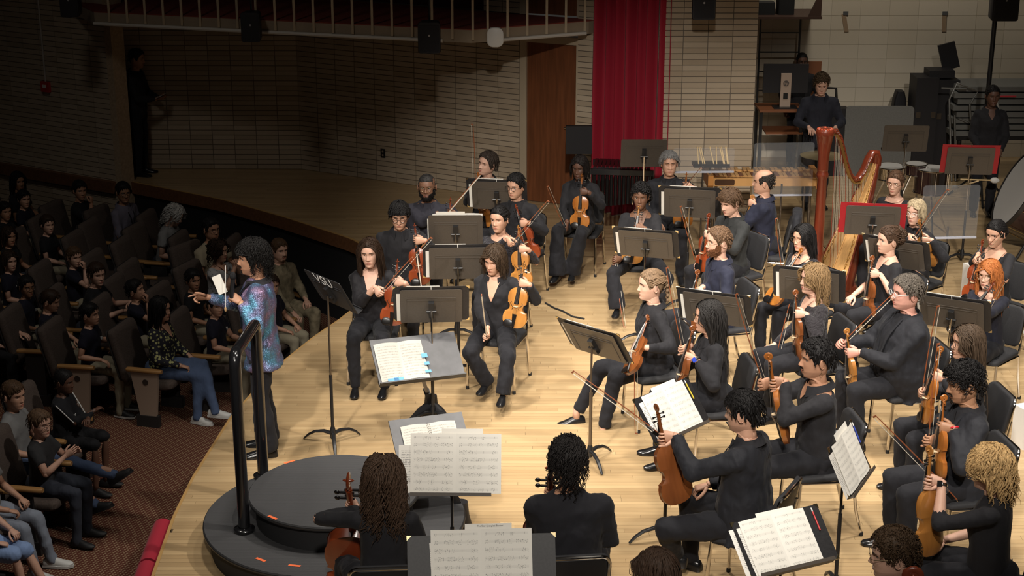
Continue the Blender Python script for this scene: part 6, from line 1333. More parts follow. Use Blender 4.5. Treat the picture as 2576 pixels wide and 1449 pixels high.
# ---------------------------------------------------------------- backstage clutter
def thing(name, loc, rz, label, cat, group=None): return empty(name, loc, rz, label, cat, group)
Yb = 21.2
def at(u, v, Y): return np.array(ony(u, v, Y))
DKW = mat('desk_edge_wood', (.25,.09,.035), .5)
d0 = at(1960, 268, Yb); ds = thing('computer_desk', (d0[0], Yb, 0), 0, 'small computer desk with orange wood edge backstage', 'desk')
zt = d0[2]; MB().box((-.3, -.25, zt-.03), (.3, .25, zt)).build('top', DKW, ds, smooth=False); MB().box((-.2, -.24, zt-.33), (.3, .2, zt-.31)).build('shelf', DKW, ds, smooth=False)
for x in (-.27, .27):
    for y in (-.2, .2): MB().box((x-.02, y-.02, 0), (x+.02, y+.02, zt-.03)).build('leg', BLACKM, ds, smooth=False)
mn = thing('computer_monitor', (at(1972, 262, Yb)[0], Yb-.05, zt), 0, 'back of a black computer monitor on a pale stand', 'monitor'); w0 = .30; zb = at(1972, 232, Yb)[2]-zt; z1 = at(1972, 160, Yb)[2]-zt
MB().box((-w0, 0, zb), (w0, .04, z1)).build('housing', mat('monitor_black', (.015,.014,.017), .5), mn, smooth=False); MB().box((-.07, -.035, 0), (.07, -.002, z1-.12)).build('stand', mat('monitor_stand_beige', (.5,.38,.3), .4), mn, smooth=False); MB().box((-.16, -.13, 0), (.16, .08, .015)).build('foot', BLACKM, mn, smooth=False)
lg = MB().lathe([(.038, 0), (.038, .004)], 24).xform(frame((0, -.036, z1-.25), (0, -1, 0), (0, 0, 1))).build('badge', mat('badge_grey', (.12,.1,.09), .4), mn); Mx = np.eye(4); Mx[:3,0] = (1,0,0); Mx[:3,1] = (0,0,1); Mx[:3,2] = (0,-1,0); Mx[:3,3] = (0, -.0405, z1-.252); text_obj('badge_letters', 'hp', .05, mn, Mx, MATS['monitor_stand_beige'])
MB().box((-.03, -.04, .12), (.03, -.036, .2)).build('port_cover', BLACKM, mn, smooth=False)
pp = thing('person_at_monitor', (0,0,0), 0, 'x', 'x'); bpy.data.objects.remove(pp)
hd = at(2016, 150, Yb+.35); person('person partly hidden behind the computer monitor backstage', (0, 0), 182, MAN, 'deep', H('black_fuzz', BLK_, st='short', len=.012, n=80, vol=.006, w=.005), loc=(hd[0], Yb+.35), stand=True, ksc=(hd[2])/1.60, dens=.5, vox=.03, glasses='dark')
bd_ = thing('wood_panel', (at(2050, 172, Yb+.55)[0], Yb+.55, 0), 0, 'upright orange wood board leaning behind the monitor', 'board'); zz = at(2050, 155, Yb+.55)[2]; MB().box((-.09, 0, .0), (.09, .03, zz)).build('board', DKW, bd_, smooth=False)
rk = thing('equipment_rack', (at(1955, 220, Yb+.4)[0], Yb+.4, 0), 0, 'open black metal rack standing against the block wall', 'rack'); zr = at(1955, 48, Yb+.4)[2]
for x in (-.27, .27): MB().box((x-.012, -.012, 0), (x+.012, .012, zr)).build('upright', BLACKM, rk, smooth=False)
for v in (82, 131, 180, 228): z_ = at(1955, v, Yb+.4)[2]; MB().box((-.27, -.01, z_-.008), (.27, .01, z_+.008)).build('crossbar', BLACKM, rk, smooth=False)
sh = thing('wall_shelf', (at(1968, 40, Yb+.3)[0], Yb+.3, at(1968, 40, Yb+.3)[2]), 0, 'dark wooden wall shelf loaded with black cases above the rack', 'shelf'); MB().box((-.48, -.3, 0), (.48, .45, .03)).build('board', mat('shelf_dark_wood', (.06,.03,.02), .6), sh, smooth=False); MB().prism([(.3, .03), (.47, .03), (.47, .42)], -.28, -.24).build('bracket', MATS['shelf_dark_wood'], sh, smooth=False)
for i, (x, w, h, lb) in enumerate(((-.42, .3, .16, 'flat black case on the wall shelf beside the brick pier'), (-.08, .22, .22, 'taller black case in the middle of the wall shelf'))):
    o = MB().rings([[(q[0]+w/2, q[1]*.6, z_) for q in rrect(w/2, .2, .04)] for z_ in (0, h*.5, h)]).build('equipment_case', RUBBER); o.location = (sh.location.x+x, Yb+.3, sh.location.z+.031); tag(o, lb, 'case', 'cases on the wall shelf')
ct = at(2290, 395, 21.0)
fl = thing('folding_table', (at(2205, 395, 20.9)[0], 20.9, 0), 0, 'grey folding table standing on its long edge backstage', 'table'); w_ = (at(2290, 395, 20.9)[0]-at(2120, 395, 20.9)[0])/2; h_ = at(2205, 267, 20.9)[2]
MB().prism(rrect(w_, h_/2, .05)+np.array([0, h_/2]), -.02, .02).build('table_top', mat('table_grey', (.16,.16,.15), .6, noise=.1, nscale=50), fl, smooth=False)
for s_ in (-1, 1): MB().tube([(s_*w_*.7, .03, .1), (s_*w_*.7, .05, h_*.9)], .012, 8).build('folded_leg', BROWNSTEEL, fl)
CASE = mat('road_case_black', (.008,.007,.009), .6)
for u0, u1, v, dy, lb in ((2290, 2345, 190, 0, 'tall black road case beside the grey table'), (2342, 2397, 196, .05, 'tall black road case under the open lidded case')):
    Y = 21.1+dy; a_, b2_ = at(u0, 300, Y)[0], at(u1, 300, Y)[0]; z_ = at(u0, v, Y)[2]; e = thing('road_case', ((a_+b2_)/2, Y, 0), 0, lb, 'case', 'tall road cases'); MB().box((-(b2_-a_)/2, -.2, .03), ((b2_-a_)/2, .2, z_)).build('body', CASE, e, smooth=False)
    for x in (-.1, .1): MB().box((x-.03, -.212, z_*.6), (x+.03, -.2, z_*.66)).build('latch', BROWNSTEEL, e, smooth=False)
    MB().box((-(b2_-a_)/2, -.2, 0), ((b2_-a_)/2, .2, .03)).build('base', RUBBER, e, smooth=False)
Y = 21.15; c_ = at(2362, 192, Y); e = thing('open_case', (c_[0], Y, c_[2]+.002), 0, 'black case with lid open on top of the road cases', 'case'); MB().box((-.17, -.15, 0), (.17, .15, .1)).build('body', CASE, e, smooth=False); MB().obox((.14, .12, .25), (.11, 0, .03), (0, .02, 0), (-.05, 0, .17)).build('lid', CASE, e, smooth=False)
e = thing('guitar_case', (at(2262, 250, 21.4)[0], 21.4, 0), 0, 'rounded black instrument case behind the grey table', 'case'); z_ = at(2262, 228, 21.4)[2]; MB().rings([[(q[0], q[1], zq) for q in rrect(.1*sc, .09, .03)] for zq, sc in ((0, 1), (z_*.6, 1.05), (z_*.9, .8), (z_, .5))]).build('body', CASE, e)
RG = mat('riser_grey', (.14,.14,.13), .6)
for i in range(8):
    Y = 21.0; z0_ = at(2500, 330, Y)[2]+i*.085; o = MB().box((-.62, -.3, 0), (.75, .3, .065)).build('stage_riser', RG, smooth=False); x_ = at(2500, 300, Y)[0]+(.03 if i % 2 else -.02); o.location = (x_, Y, z0_ if i else z0_); tag(o, f'grey riser panel in the stack backstage, {["lowest","second from the bottom","third from the bottom","fourth from the bottom","fifth from the bottom","sixth from the bottom","second from the top","topmost"][i]}', 'riser', 'stacked riser panels')
z0_ = at(2500, 330, 21.0)[2]; e = thing('riser_cart', (at(2500, 300, 21.0)[0], 21.0, 0), 0, 'dark cart carrying the stack of riser panels', 'cart'); MB().box((-.6, -.28, z0_-.06), (.73, .28, z0_-.002)).build('deck', BLACKM, e, smooth=False)
for x in (-.5, .6):
    for y in (-.22, .22): MB().tube([(x, y, z0_-.06), (x, y, .0)], .03, 10).build('leg', BLACKM, e)
GM = mat('frame_grey_metal', (.24,.24,.23), .4, .7); Y = 20.6
e = thing('tube_frame', (at(2425, 390, Y)[0], Y, 0), 0, 'bent grey metal tube frames leaning by the risers', 'metal frame'); q = lambda u, v, dy=0: at(u, v, Y+dy)-V(at(2425, 390, Y)[0], Y, 0)
for pts in (((2394, 455), (2388, 250), (2408, 208), (2460, 230), (2440, 262), (2442, 300)), ((2404, 455), (2402, 290), (2458, 318), (2472, 455)), ((2368, 222), (2432, 224))): MB().tube([q(*p) for p in pts], .014, 8).build('tube', GM, e)
for a_, b3 in (((2502, 228), (2518, 300)), ((2490, 236), (2510, 322))):
    MB().tube([q(*a_), q(*b3)], .018, 8).build('tube', mat('pale_tube', (.5,.49,.46), .4, .5), e)
MB().tube([q(2503, 243), q(2556, 243)], .012, 8).build('red_bar', mat('red_bar', (.4,.02,.03), .4), e)
e = thing('handcart', (at(2090, 330, 21.0)[0], 21.0, 0), 0, 'black cart handle rising behind the standing percussionist', 'cart'); q = lambda u, v: at(u, v, 21.0)-V(at(2090, 330, 21.0)[0], 21.0, 0)
MB().tube([q(2072, 221), q(2103, 222), q(2105, 268), q(2107, 395)], .02, 8).build('handle', BLACKM, e); MB().box((-.2, -.1, 0), (.2, .1, at(2100, 270, 21.0)[2])).build('body', CASE, e, smooth=False)
for u, sl in ((2126, -.22), (2375, -.06)):
    c_ = at(u, 58, 21.99); e = thing('tape_strip', (c_[0], 21.992, c_[2]), 0, f'brown tape strip peeling on the block wall {"above the handcart" if u < 2200 else "above the road cases"}', 'tape'); MB().obox((0, -.003, 0), (.03, 0, 0), (0, .003, 0), (-sl*.12, 0, -.12)).build('strip', mat('kraft_tape', (.34,.24,.15), .7), e, smooth=False); MB().box((-.035, -.012, .11), (.035, 0, .16)).build('clip', mat('tape_grey', (.1,.1,.1), .6), e, smooth=False)

# loudspeakers and wall fittings
def speaker(u0, v0, u1, v1, Y, label, hang=True, pole=False):
    a_, b3 = at(u0, v0, Y), at(u1, v1, Y); w = (b3[0]-a_[0])/2; h = a_[2]-b3[2]; e = thing('loudspeaker', ((a_[0]+b3[0])/2, Y, b3[2]), 0, label, 'loudspeaker', 'black loudspeakers')
    MB().rings([[(q_[0], y_, q_[1]+h/2) for q_ in rrect(w*sc, h/2*sc2, min(.03, w*.3))] for y_, sc, sc2 in ((-.13, .96, .98), (-.12, 1, 1), (.1, .85, .96), (.12, .75, .9))]).build('cabinet', mat('speaker_black', (.009,.008,.011), .6), e, angle=40)
    MB().box((-w*.85, -.136, h*.06), (w*.85, -.13, h*.9)).build('grille', mat('speaker_grille', (.012,.011,.014), .8), e, smooth=False); MB().lathe([(.012, 0), (.012, .003)], 12).xform(frame((0, -.137, h*.58), (0, -1, 0), (0, 0, 1))).build('badge', STEELW, e)
    if hang: MB().tube([(0, 0, h-.01), (0, 0, 9-b3[2])], .012, 6).build('hanging_rod', BLACKM, e)
    if pole:
        MB().tube([(-w*.5, 0, .02), (-w*.5, .0, -b3[2]+.05)], .03, 10).build('pole', BLACKM, e)
        for i in range(3): an = i*2.09+.4; MB().tube([(-w*.5, 0, -b3[2]+.4), (-w*.5+.4*math.cos(an), .4*math.sin(an), -b3[2]+.015)], .014, 6).build('tripod_leg', BLACKM, e)
speaker(608, 28, 660, 102, 19.0, 'black loudspeaker hanging before the left part of the balcony'); speaker(1052, 52, 1110, 130, 18.0, 'black loudspeaker hanging before the balcony corner'); speaker(1740, -28, 1796, 46, 18.2, 'black loudspeaker hanging before the brick pier'); speaker(153, -34, 206, 40, 19.4, 'black loudspeaker hanging near the dim side wall')
speaker(2494, -40, 2553, 50, 19.6, 'black loudspeaker on a tall pole before the block wall', False, True)
c_ = at(1246, 92, 18.55); e = thing('dish_antenna', (c_[0], 18.5, c_[2]), 0, 'rounded white paddle antenna fixed to the balcony fascia', 'antenna'); MB().rings([[(q_[0], y_, q_[1]) for q_ in rrect(.1*sc, .118*sc, .075*sc)] for y_, sc in ((-.03, .82), (-.022, .95), (0, 1), (.03, .9))]).build('shell', WHITE, e); MB().tube([(.02, .0, -.02), (.03, .3, -.02)], .015, 8).build('bracket', BLACKM, e)
def onwall(u, v, A_, B_):
    A_, B_ = V(*A_), V(*B_); d = ray(u, v); n = V(-(B_-A_)[1], (B_-A_)[0]); t = (n@A_)/(n[0]*d.x+n[1]*d.y); return V(d.x*t, d.y*t, CH+d.z*t)
LWA, LWB = (-9.46, 23.02), (-5.24, 20.53); lang = math.degrees(math.atan2(LWB[1]-LWA[1], LWB[0]-LWA[0]))
c_ = onwall(120, 217, LWA, LWB); e = thing('fire_alarm', tuple(c_), lang, 'small red fire alarm box on the dim side wall', 'alarm'); MB().box((-.07, -.06, -.07), (.07, -.012, .07)).build('box', mat('alarm_red', (.5,.03,.03), .4), e, smooth=False); MB().box((-.03, -.066, -.01), (.03, -.06, .03)).build('strobe', WHITE, e, smooth=False); MB().tube([(0, -.03, .07), (0, -.03, 1.6)], .012, 8).build('conduit', mat('conduit_pale', (.45,.42,.38), .5), e)
SWA, SWB = (-2.89, 21.3), (0.10, 19.63); sang = math.degrees(math.atan2(SWB[1]-SWA[1], SWB[0]-SWA[0]))
c_ = onwall(965, 385, SWA, SWB); e = thing('wall_outlet', tuple(c_), sang, 'black electrical outlet plate on the slanting brick wall', 'outlet'); MB().box((-.035, -.02, -.06), (.035, -.012, .06)).build('plate', BLACKM, e, smooth=False)
for z_ in (-.025, .025): MB().lathe([(.014, 0), (.014, .003)], 12).xform(frame((0, -.02, z_), (0, -1, 0), (0, 0, 1))).build('socket', mat('socket_tan', (.3,.22,.15), .5), e)
Y = 18.5; a_, b3 = at(1424, 316, Y), at(1489, 386, Y); e = thing('monitor_speaker', ((a_[0]+b3[0])/2, Y, 0), 0, 'flat black panel on a pole between door and curtain', 'panel'); MB().box((-(b3[0]-a_[0])/2, -.04, b3[2]), ((b3[0]-a_[0])/2, .04, a_[2])).build('panel', CASE, e, smooth=False); MB().tube([(0, 0, b3[2]+.05), (0, 0, .02)], .02, 8).build('pole', BLACKM, e); MB().lathe([(.2, 0), (.2, .015), (.03, .03)], 20).build('base', BLACKM, e)
G4 = person('standing person in black at the dim doorway holding a paper', (330, 170), -98, MAN, 'tan', short('black_hair_door', BLK_, .05, n=150), stand=True, loc=(float(pz(352, 424, 0)[0])+.09, 20.99), head=(0, -6, 0), dens=.5, vox=.022, Rt=dict(at=(.05, .30, 1.05), d=(-.6,.6,0), n=(0,0,1), curl=.4), L=dict(at=(-.12,.28,1.03), d=(.5,.7,0), n=(0,0,1), curl=.4))
e = empty('folded_paper', C['root'], 0, 'white paper in the hands of the person at the doorway', 'paper'); q_ = G4['toW']((0, .36, 1.09)); e.location = q_; e.rotation_euler = (R(25), 0, R(-98)); MB().box((-.1, -.07, 0), (.1, .07, .002)).build('sheet', PAPER, e, smooth=False)
# jacket on the chair, white boxes, red bolsters, cable
pm = A['M12']; m = MB(); f_ = lambda x, y, z: pm['toW']((x, y, z))
m.rings([[f_(q_[0], -.29+q_[1]-.06*(z_ > .5)*(z_-.5), z_) for q_ in rrect(w_, .045, .04)] for z_, w_ in ((.18, .2), (.35, .23), (.6, .25), (.8, .25), (.9, .22), (.93, .14))]); o = garment(m, 'suit_jacket', CS, None, .018, .03, .12); tag(o, 'black suit jacket draped over the back of a chair', 'jacket')
def whitebox(u, v, w, h, label):
    p = onz(u, v); e = thing('white_box', (p.x, p.y, 0), 20, label, 'box', 'white boxes by the players'); MB().box((-w/2, -w/2, 0), (w/2, w/2, h)).build('body', WHITE, e, smooth=False)
    for i in range(6): MB().box((-w*.35, -w/2-.002, h*.3+i*h*.09), (w*.35, -w/2, h*.33+i*h*.09)).build('vent', mat('vent_grey', (.3,.3,.3), .6), e, smooth=False)
whitebox(2436, 752, .12, .38, 'slim white box standing beside the navy-topped player'); whitebox(2578, 1120, .16, .34, 'white vented box cut off by the frame edge')
for y0, y1, lb in ((8.6, 9.95, 'red upholstered bolster along the stage lip, nearer piece'), (9.98, 10.6, 'red upholstered bolster along the stage lip, farther piece')):
    ys_ = np.linspace(y0, y1, 8); o = MB().tube([(xedge(y_)-.10, y_, -.10) for y_ in ys_], .075, 14).build('red_bolster', CURT); tag(o, lb, 'bolster', 'red bolsters at the lip')
    for y_ in (y0+.1, y1-.1): MB().tube([(xedge(y_)-.10, y_, -.12), (xedge(y_)-.10, y_, AUD)], .03, 8).build('post', BLACKM, o)
o = MB().tube([onz(u, v, .009) for u, v in ((1372, 762), (1395, 775), (1415, 782), (1440, 796), (1470, 802))], .009, 8).build('floor_cable', RUBBER); tag(o, 'black cable lying on the floor behind the front desk chair', 'cable')
# ---------------------------------------------------------------- the audience
UPH = mat('seat_upholstery', (.075,.055,.045), .9, noise=.25, nscale=90); ARMW = mat('armrest_oak', (.38,.20,.07), .4); SHELL = mat('seat_shell', (.02,.018,.018), .6); ENDP = mat('end_panel_laminate', (.34,.25,.19), .5)
def seat_kit(end):
    k = Kit(); m = MB(); pad(m, .235, .23, .06, .10, lambda a, b, c: (a, b+.03, .36+c+.02*(b/.23)), .03); k.add('seat', m, UPH)
    m = MB(); bk = lambda a, b, c: (a, -.20-.22*(b+.28)/.9-c, .70+b); pad(m, .25, .27, .05, .09, bk, .025); k.add('backrest', m, UPH)
    m = MB(); pad(m, .245, .26, .045, .02, lambda a, b, c: bk(a, b, c+.085), .006); k.add('back_shell', m, SHELL)
    for s_ in (-1, 1):
        k.add('armrest', MB().rings([[(s_*.275+q[0], y_, .60+q[1]) for q in rrect(.035*w, .018, .014)] for y_, w in ((-.2, .8), (-.17, 1), (.1, 1), (.16, .9), (.18, .6))]), ARMW)
        if s_ == end:
            i = k.add('end_panel', MB().add([(s_*.27+dx, y_, z_) for dx in (-.02, .02) for y_, z_ in ((-.16, .58), (.14, .58), (.09, .10), (-.08, .10))], [(0,1,2,3),(7,6,5,4),(0,4,5,1),(1,5,6,2),(2,6,7,3),(3,7,4,0)]), ENDP, smooth=False)
            k.add('medallion', MB().lathe([(.032, 0), (.03, .005), (.02, .004)], 16).xform(frame((s_*.29, 0, .48), (s_, 0, 0), (0, 0, 1))), mat('medallion_dark', (.04,.03,.025), .4), i)
        else: k.add('arm_support', MB().box((s_*.275-.015, -.12, .12), (s_*.275+.015, .08, .585)), SHELL, smooth=False)
        k.add('pedestal', MB().box((s_*.275-.03, -.12, 0), (s_*.275+.03, .12, .12)), SHELL, smooth=False)
    return k
SEATK = {0: seat_kit(0), 1: seat_kit(1)}
def tseat(x, y, rz, label, end=0): return SEATK[end].inst('theater_seat', place((x, y, AUD), rz), label, 'seat', 'upholstered audience seats')
NAVY = cloth('navy_polo', (.010,.010,.020)); KHAKI = cloth('khaki', (.27,.24,.17)); JEANS = cloth('blue_jeans', (.075,.11,.20)); DJEAN = cloth('dark_jeans', (.035,.04,.055)); LJEAN = cloth('pale_jeans', (.24,.27,.33)); CREAM = cloth('cream_tee', (.33,.28,.2)); LAV = cloth('lavender_grey', (.14,.13,.17)); GREYT = cloth('grey_tee', (.2,.2,.2)); BLKT = cloth('black_tee', (.010,.010,.012)); SKYB = cloth('sky_shorts', (.22,.32,.55))
def pat_mat(name, c1, c2, scale, thr, rnd=1.0):
    m = bpy.data.materials.new(name); m.use_nodes = True; nt = m.node_tree; b = nt.nodes['Principled BSDF']; b.inputs['Roughness'].default_value = .85
    tc = nt.nodes.new('ShaderNodeTexCoord'); v = nt.nodes.new('ShaderNodeTexVoronoi'); v.inputs['Scale'].default_value = scale; v.inputs['Randomness'].default_value = rnd; nt.links.new(tc.outputs['Object'], v.inputs['Vector'])
    r = nt.nodes.new('ShaderNodeValToRGB'); r.color_ramp.elements[0].position = thr; r.color_ramp.elements[0].color = c2+(1,); r.color_ramp.elements[1].position = thr+.05; r.color_ramp.elements[1].color = c1+(1,); nt.links.new(v.outputs['Distance'], r.inputs[0]); nt.links.new(r.outputs[0], b.inputs['Base Color']); return m
DOTS = pat_mat('dotted_blouse', (.012,.012,.02), (.42,.42,.18), 27, .34, .7); FLOR = pat_mat('floral_white', (.42,.42,.42), (.2,.21,.22), 30, .3)
CAMO = mat('camouflage', (.12,.10,.06), .9, noise=.5, nscale=16, col2=(.30,.25,.16)); STRP = BLKT
SNKW = mat('white_sneaker', (.6,.6,.58), .5); SNKB = mat('black_sneaker', (.012,.012,.013), .6); SNKU = mat('blue_sneaker', (.03,.05,.3), .5)
VIEWERS = []
def viewer(*a, **k): VIEWERS.append((a, k))
def build_viewer(loc, label, eye, sex, tone, hair, rz=-97, topm=NAVY, pants=KHAKI, end=0, seatlab=None, top='tee', **k):
    k.setdefault('vox', .026); k.setdefault('dens', .45); k.setdefault('seat', .46 if sex is not KID else .47); k.setdefault('collar', False); k.setdefault('head', (-38 if eye[1] < 860 else -18, -3, 0))
    p = person(label, eye, rz, sex, tone, hair, top=top, topm=topm, pants=pants, floor=AUD, loc=loc, **k)
    q = p['root']+p['Rz']@V(0, -.03, 0); tseat(q[0], q[1], rz, f'upholstered audience seat under the {seatlab or label}', end); return p
sh_ = lambda nm, c=BLK_, **k: H(nm, c, st='short', len=.05, n=k.pop('n', 420), seg=5, capk=.85, lift=.0, mess=.04, vol=k.pop('vol', .016), w=.007, comb=k.pop('comb', (.3, .5, .1)), **k)
lo_ = lambda nm, c=DBR, L=.3, **k: H(nm, c, st='long', len=L, n=k.pop('n', 420), vol=.015, w=.008, **k)
viewer('person in camouflage uniform resting hands on knees, end of first row', (700, 628), MAN, 'fair', sh_('aud_brown_crop', BRN, vol=.01), -128, CAMO, CAMO, top='shirt', beard=('aud_moustache', (.10,.05,.025), -.05, False), head=(-12, -2, 0), collar=True, seatlab='person in camouflage', Rt=dict(at=(.16,.38,.58), d=(.1,1,-.3), n=(0,0,-1), curl=.2))
viewer('child in khaki trousers and blue sneakers mostly hidden behind the presenter', (690, 716), KID, 'light', sh_('aud_dark', DBR), -112, NAVY, KHAKI, seatlab='child in blue sneakers', shoe=dict(mat=SNKU, sole=SNKW))
viewer('person in pale floral shirt with hands clasped at the chin', (512, 628), WOM, 'light', H('aud_curly_dark', DBR, st='long', len=.24, n=260, vol=.03, w=.007, curl=.012, freq=3), -112, FLOR, DJEAN, seatlab='person in pale floral shirt', L=dict(at=(-.02,.26,1.0), d=(.3,.1,1), n=(1,0,0), curl=.6), Rt=dict(at=(.04,.26,1.0), d=(-.3,.1,1), n=(-1,0,0), curl=.6), head=(-8, 0, 0), skinV=.1)
viewer('person in tan tee and dark overalls wearing glasses in second row', (541, 566), MAN, 'tan', sh_('aud_black_a'), -122, cloth('tan_tee', (.34,.29,.2)), BLKT, glasses='dark', wide=1.12, belly=.05, seatlab='person in dark overalls', head=(-10, 0, 0))
viewer('person in grey tee bending forward beside the black stage front', (428, 540), WOM, 'fair', H('aud_white', (.45,.44,.42), st='long', len=.2, n=360, vol=.03, w=.007, curl=.01, freq=2.5), -105, GREYT, DJEAN, head=(0, -28, 0), lean=12, seatlab='person bending forward in grey')
viewer('person in lavender-grey shirt with lanyard beside the wall', (277, 485), MAN, 'olive', sh_('aud_black_b', vol=.02), -110, LAV, DJEAN, top='shirt', glasses='dark', wide=1.1, seatlab='person in lavender-grey shirt', collar=True)
viewer('person in dark top with hand under chin, rear row', (203, 488), WOM, 'tan', sh_('aud_black_c'), -105, BLKT, DJEAN, Rt=dict(at=(.03,.2,1.0), d=(-.2,.1,1), n=(0,-1,0), curl=.7), seatlab='person with hand under chin')
viewer('child in dark polo in the rear row beside the wall', (98, 497), KID, 'light', sh_('aud_black_d'), -100, NAVY, KHAKI, seatlab='rear-row child in dark polo')
viewer('person in dark jacket at the far corner of the rear row', (54, 457), WOM, 'olive', lo_('aud_long_a', BLK_), -98, BLKT, DJEAN, seatlab='person in dark jacket at the far corner')
viewer('child in dark hooded top alone in the third row', (122, 566), KID, 'fair', sh_('aud_brown_b', DBR), -98, BLKT, KHAKI, seatlab='child in dark hooded top')
viewer('child in dark top leaning back, third row near the frame edge', (38, 590), KID, 'tan', lo_('aud_long_b', DBR, .2), -98, BLKT, DJEAN, seatlab='third-row child in dark top')
viewer('child in black top at the frame edge, rear row', (18, 530), KID, 'tan', sh_('aud_black_e'), -98, BLKT, DJEAN, seatlab='rear-row child at the frame edge')
viewer('child in navy sweatshirt with white animal print', (104, 648), KID, 'fair', lo_('aud_bob', DBR, .14), -98, NAVY, KHAKI, seatlab='child with white print')
viewer('child in dark collar resting head on a hand, third row', (184, 640), KID, 'fair', sh_('aud_brown_c', BRN), -98, NAVY, KHAKI, Rt=dict(at=(.04,.16,.94), d=(0,.0,1), n=(0,-1,0), curl=.5), seatlab='child resting head on a hand')
viewer('person in black top leaning folded arms on the seat ahead', (206, 690), WOM, 'fair', sh_('aud_brown_d', DBR), -98, BLKT, DJEAN, lean=14, seatlab='person leaning on folded arms', Rt=dict(at=(.1,.42,.78), d=(-.8,.6,0), n=(0,0,-1), curl=.3), L=dict(at=(-.2,.4,.78), d=(.8,.4,0), n=(0,0,-1), curl=.3))
viewer('child in dark top rubbing face, second row', (346, 727), KID, 'light', sh_('aud_black_f'), -98, NAVY, KHAKI, Rt=dict(at=(.03,.15,.95), d=(0,.1,1), n=(0,-1,0), curl=.4), seatlab='child rubbing face', head=(0, 10, 0))
viewer('child in black tee just behind the pointing hand', (481, 702), KID, 'tan', sh_('aud_black_g', vol=.02), -104, BLKT, KHAKI, seatlab='child behind the pointing hand')
viewer('child in navy polo behind the presenter elbow', (508, 776), KID, 'light', sh_('aud_black_h'), -100, NAVY, KHAKI, seatlab='child behind the presenter elbow', L=dict(at=(.02,.30,.72), d=(.9,.3,0), n=(0,0,-1), curl=.3))
viewer('person in dotted black blouse and blue jeans at the aisle', (452, 766), WOM, 'light', lo_('aud_long_c', BLK_, .3, frontmax=.05), -104, DOTS, JEANS, top='shirt', end=1, skinV=.14, head=(-6, -2, 0), seatlab='person in dotted blouse', shoe=dict(mat=SNKW, sole=SNKW), knees=[(-.02,.46,.6),(.06,.44,.52)], feet=[(.12,.62,.2),(.1,.42,.1)])
viewer('child in navy polo and khaki trousers with arm on armrest at the aisle', (232, 790), KID, 'light', sh_('aud_black_i', vol=.018), -98, NAVY, KHAKI, end=1, seatlab='aisle child in khaki', shoe=dict(mat=SNKB, sole=SNKW), L=dict(at=(-.26,.22,.72), d=(0,1,-.2), n=(0,0,-1), curl=.3), Rt=dict(at=(.2,.2,.66), d=(-.1,1,-.4), n=(0,0,-1), curl=.3), head=(-4, 0, 0))
viewer('child in navy polo and glasses leaning forward, third seat from the aisle', (155, 721), KID, 'olive', sh_('aud_black_j'), -98, NAVY, KHAKI, glasses='dark', lean=12, seatlab='child in glasses leaning forward')
viewer('child in navy polo looking down in profile near the aisle', (90, 742), KID, 'light', sh_('aud_brown_e', DBR), -96, NAVY, KHAKI, head=(0, -14, 0), seatlab='child looking down in profile')
viewer('person in cream printed tee and glasses at the frame edge aisle', (10, 728), WOM, 'fair', sh_('aud_brown_f', DBR), -98, CREAM, BLKT, end=1, glasses='dark', seatlab='person in cream tee', L=dict(at=(-.08,.42,.7), d=(.3,1,-.1), n=(0,0,-1), curl=.2))
viewer('child in black striped track jacket and shorts with folded arms', (146, 968), KID, 'deep', H('aud_fuzz', BLK_, st='short', len=.012, n=160, vol=.005, w=.005), -101, STRP, BLKT, top='shirt', seatlab='child in striped track jacket', anklebare='shorts', head=(-4, -6, 0), L=dict(at=(.06,.28,.75), d=(.9,.3,.1), n=(0,0,-1), curl=.3), Rt=dict(at=(-.04,.3,.79), d=(-.9,.3,.1), n=(0,0,-1), curl=.3), shoe=dict(mat=SNKB))
viewer('child in grey hooded top with outstretched faded jeans', (72, 995), KID, 'light', sh_('aud_brown_g', BRN, vol=.01), -101, GREYT, JEANS, seatlab='child with outstretched jeans', kk=.9, knees=[(-.08,.46,.52),(.12,.44,.46)], feet=[(-.1,.84,.42),(.16,.78,.26)], shoe=dict(mat=SNKB, sole=SNKB, dir=(None, None), pitch=(35, 25)))
viewer('child in dark tee and glasses clapping in the front row', (95, 1050), KID, 'fair', sh_('aud_brown_h', (.10,.06,.035), vol=.014), -100, cloth('charcoal_tee', (.03,.03,.032)), DJEAN, seatlab='clapping child in glasses', glasses='dark', Rt=dict(at=(.05,.26,.82), d=(-.4,.7,.5), n=(-1,0,0), curl=.2), L=dict(at=(-.1,.28,.8), d=(.3,.7,.5), n=(1,0,0), curl=.2), shoe=dict(mat=SNKB), kk=.82)
viewer('child in pale grey jeans and white sneakers cut off by the frame edge', (-42, 1118), KID, 'light', sh_('aud_brown_i', DBR), -98, GREYT, LJEAN, kk=.9, seatlab='child in pale grey jeans', shoe=dict(mat=SNKW, sole=SNKW), feet=[(-.13,.48,.1),(.1,.44,.1)])
viewer('child in sky-blue shorts and black sneakers cut off by the frame edge', (-70, 1188), KID, 'fair', sh_('aud_brown_j', DBR), -98, SKYB, SKYB, kk=.9, seatlab='child in sky-blue shorts', shoe=dict(mat=SNKB, sole=GREYT), anklebare='shorts', feet=[(-.13,.52,.1),(.06,.42,.16)])
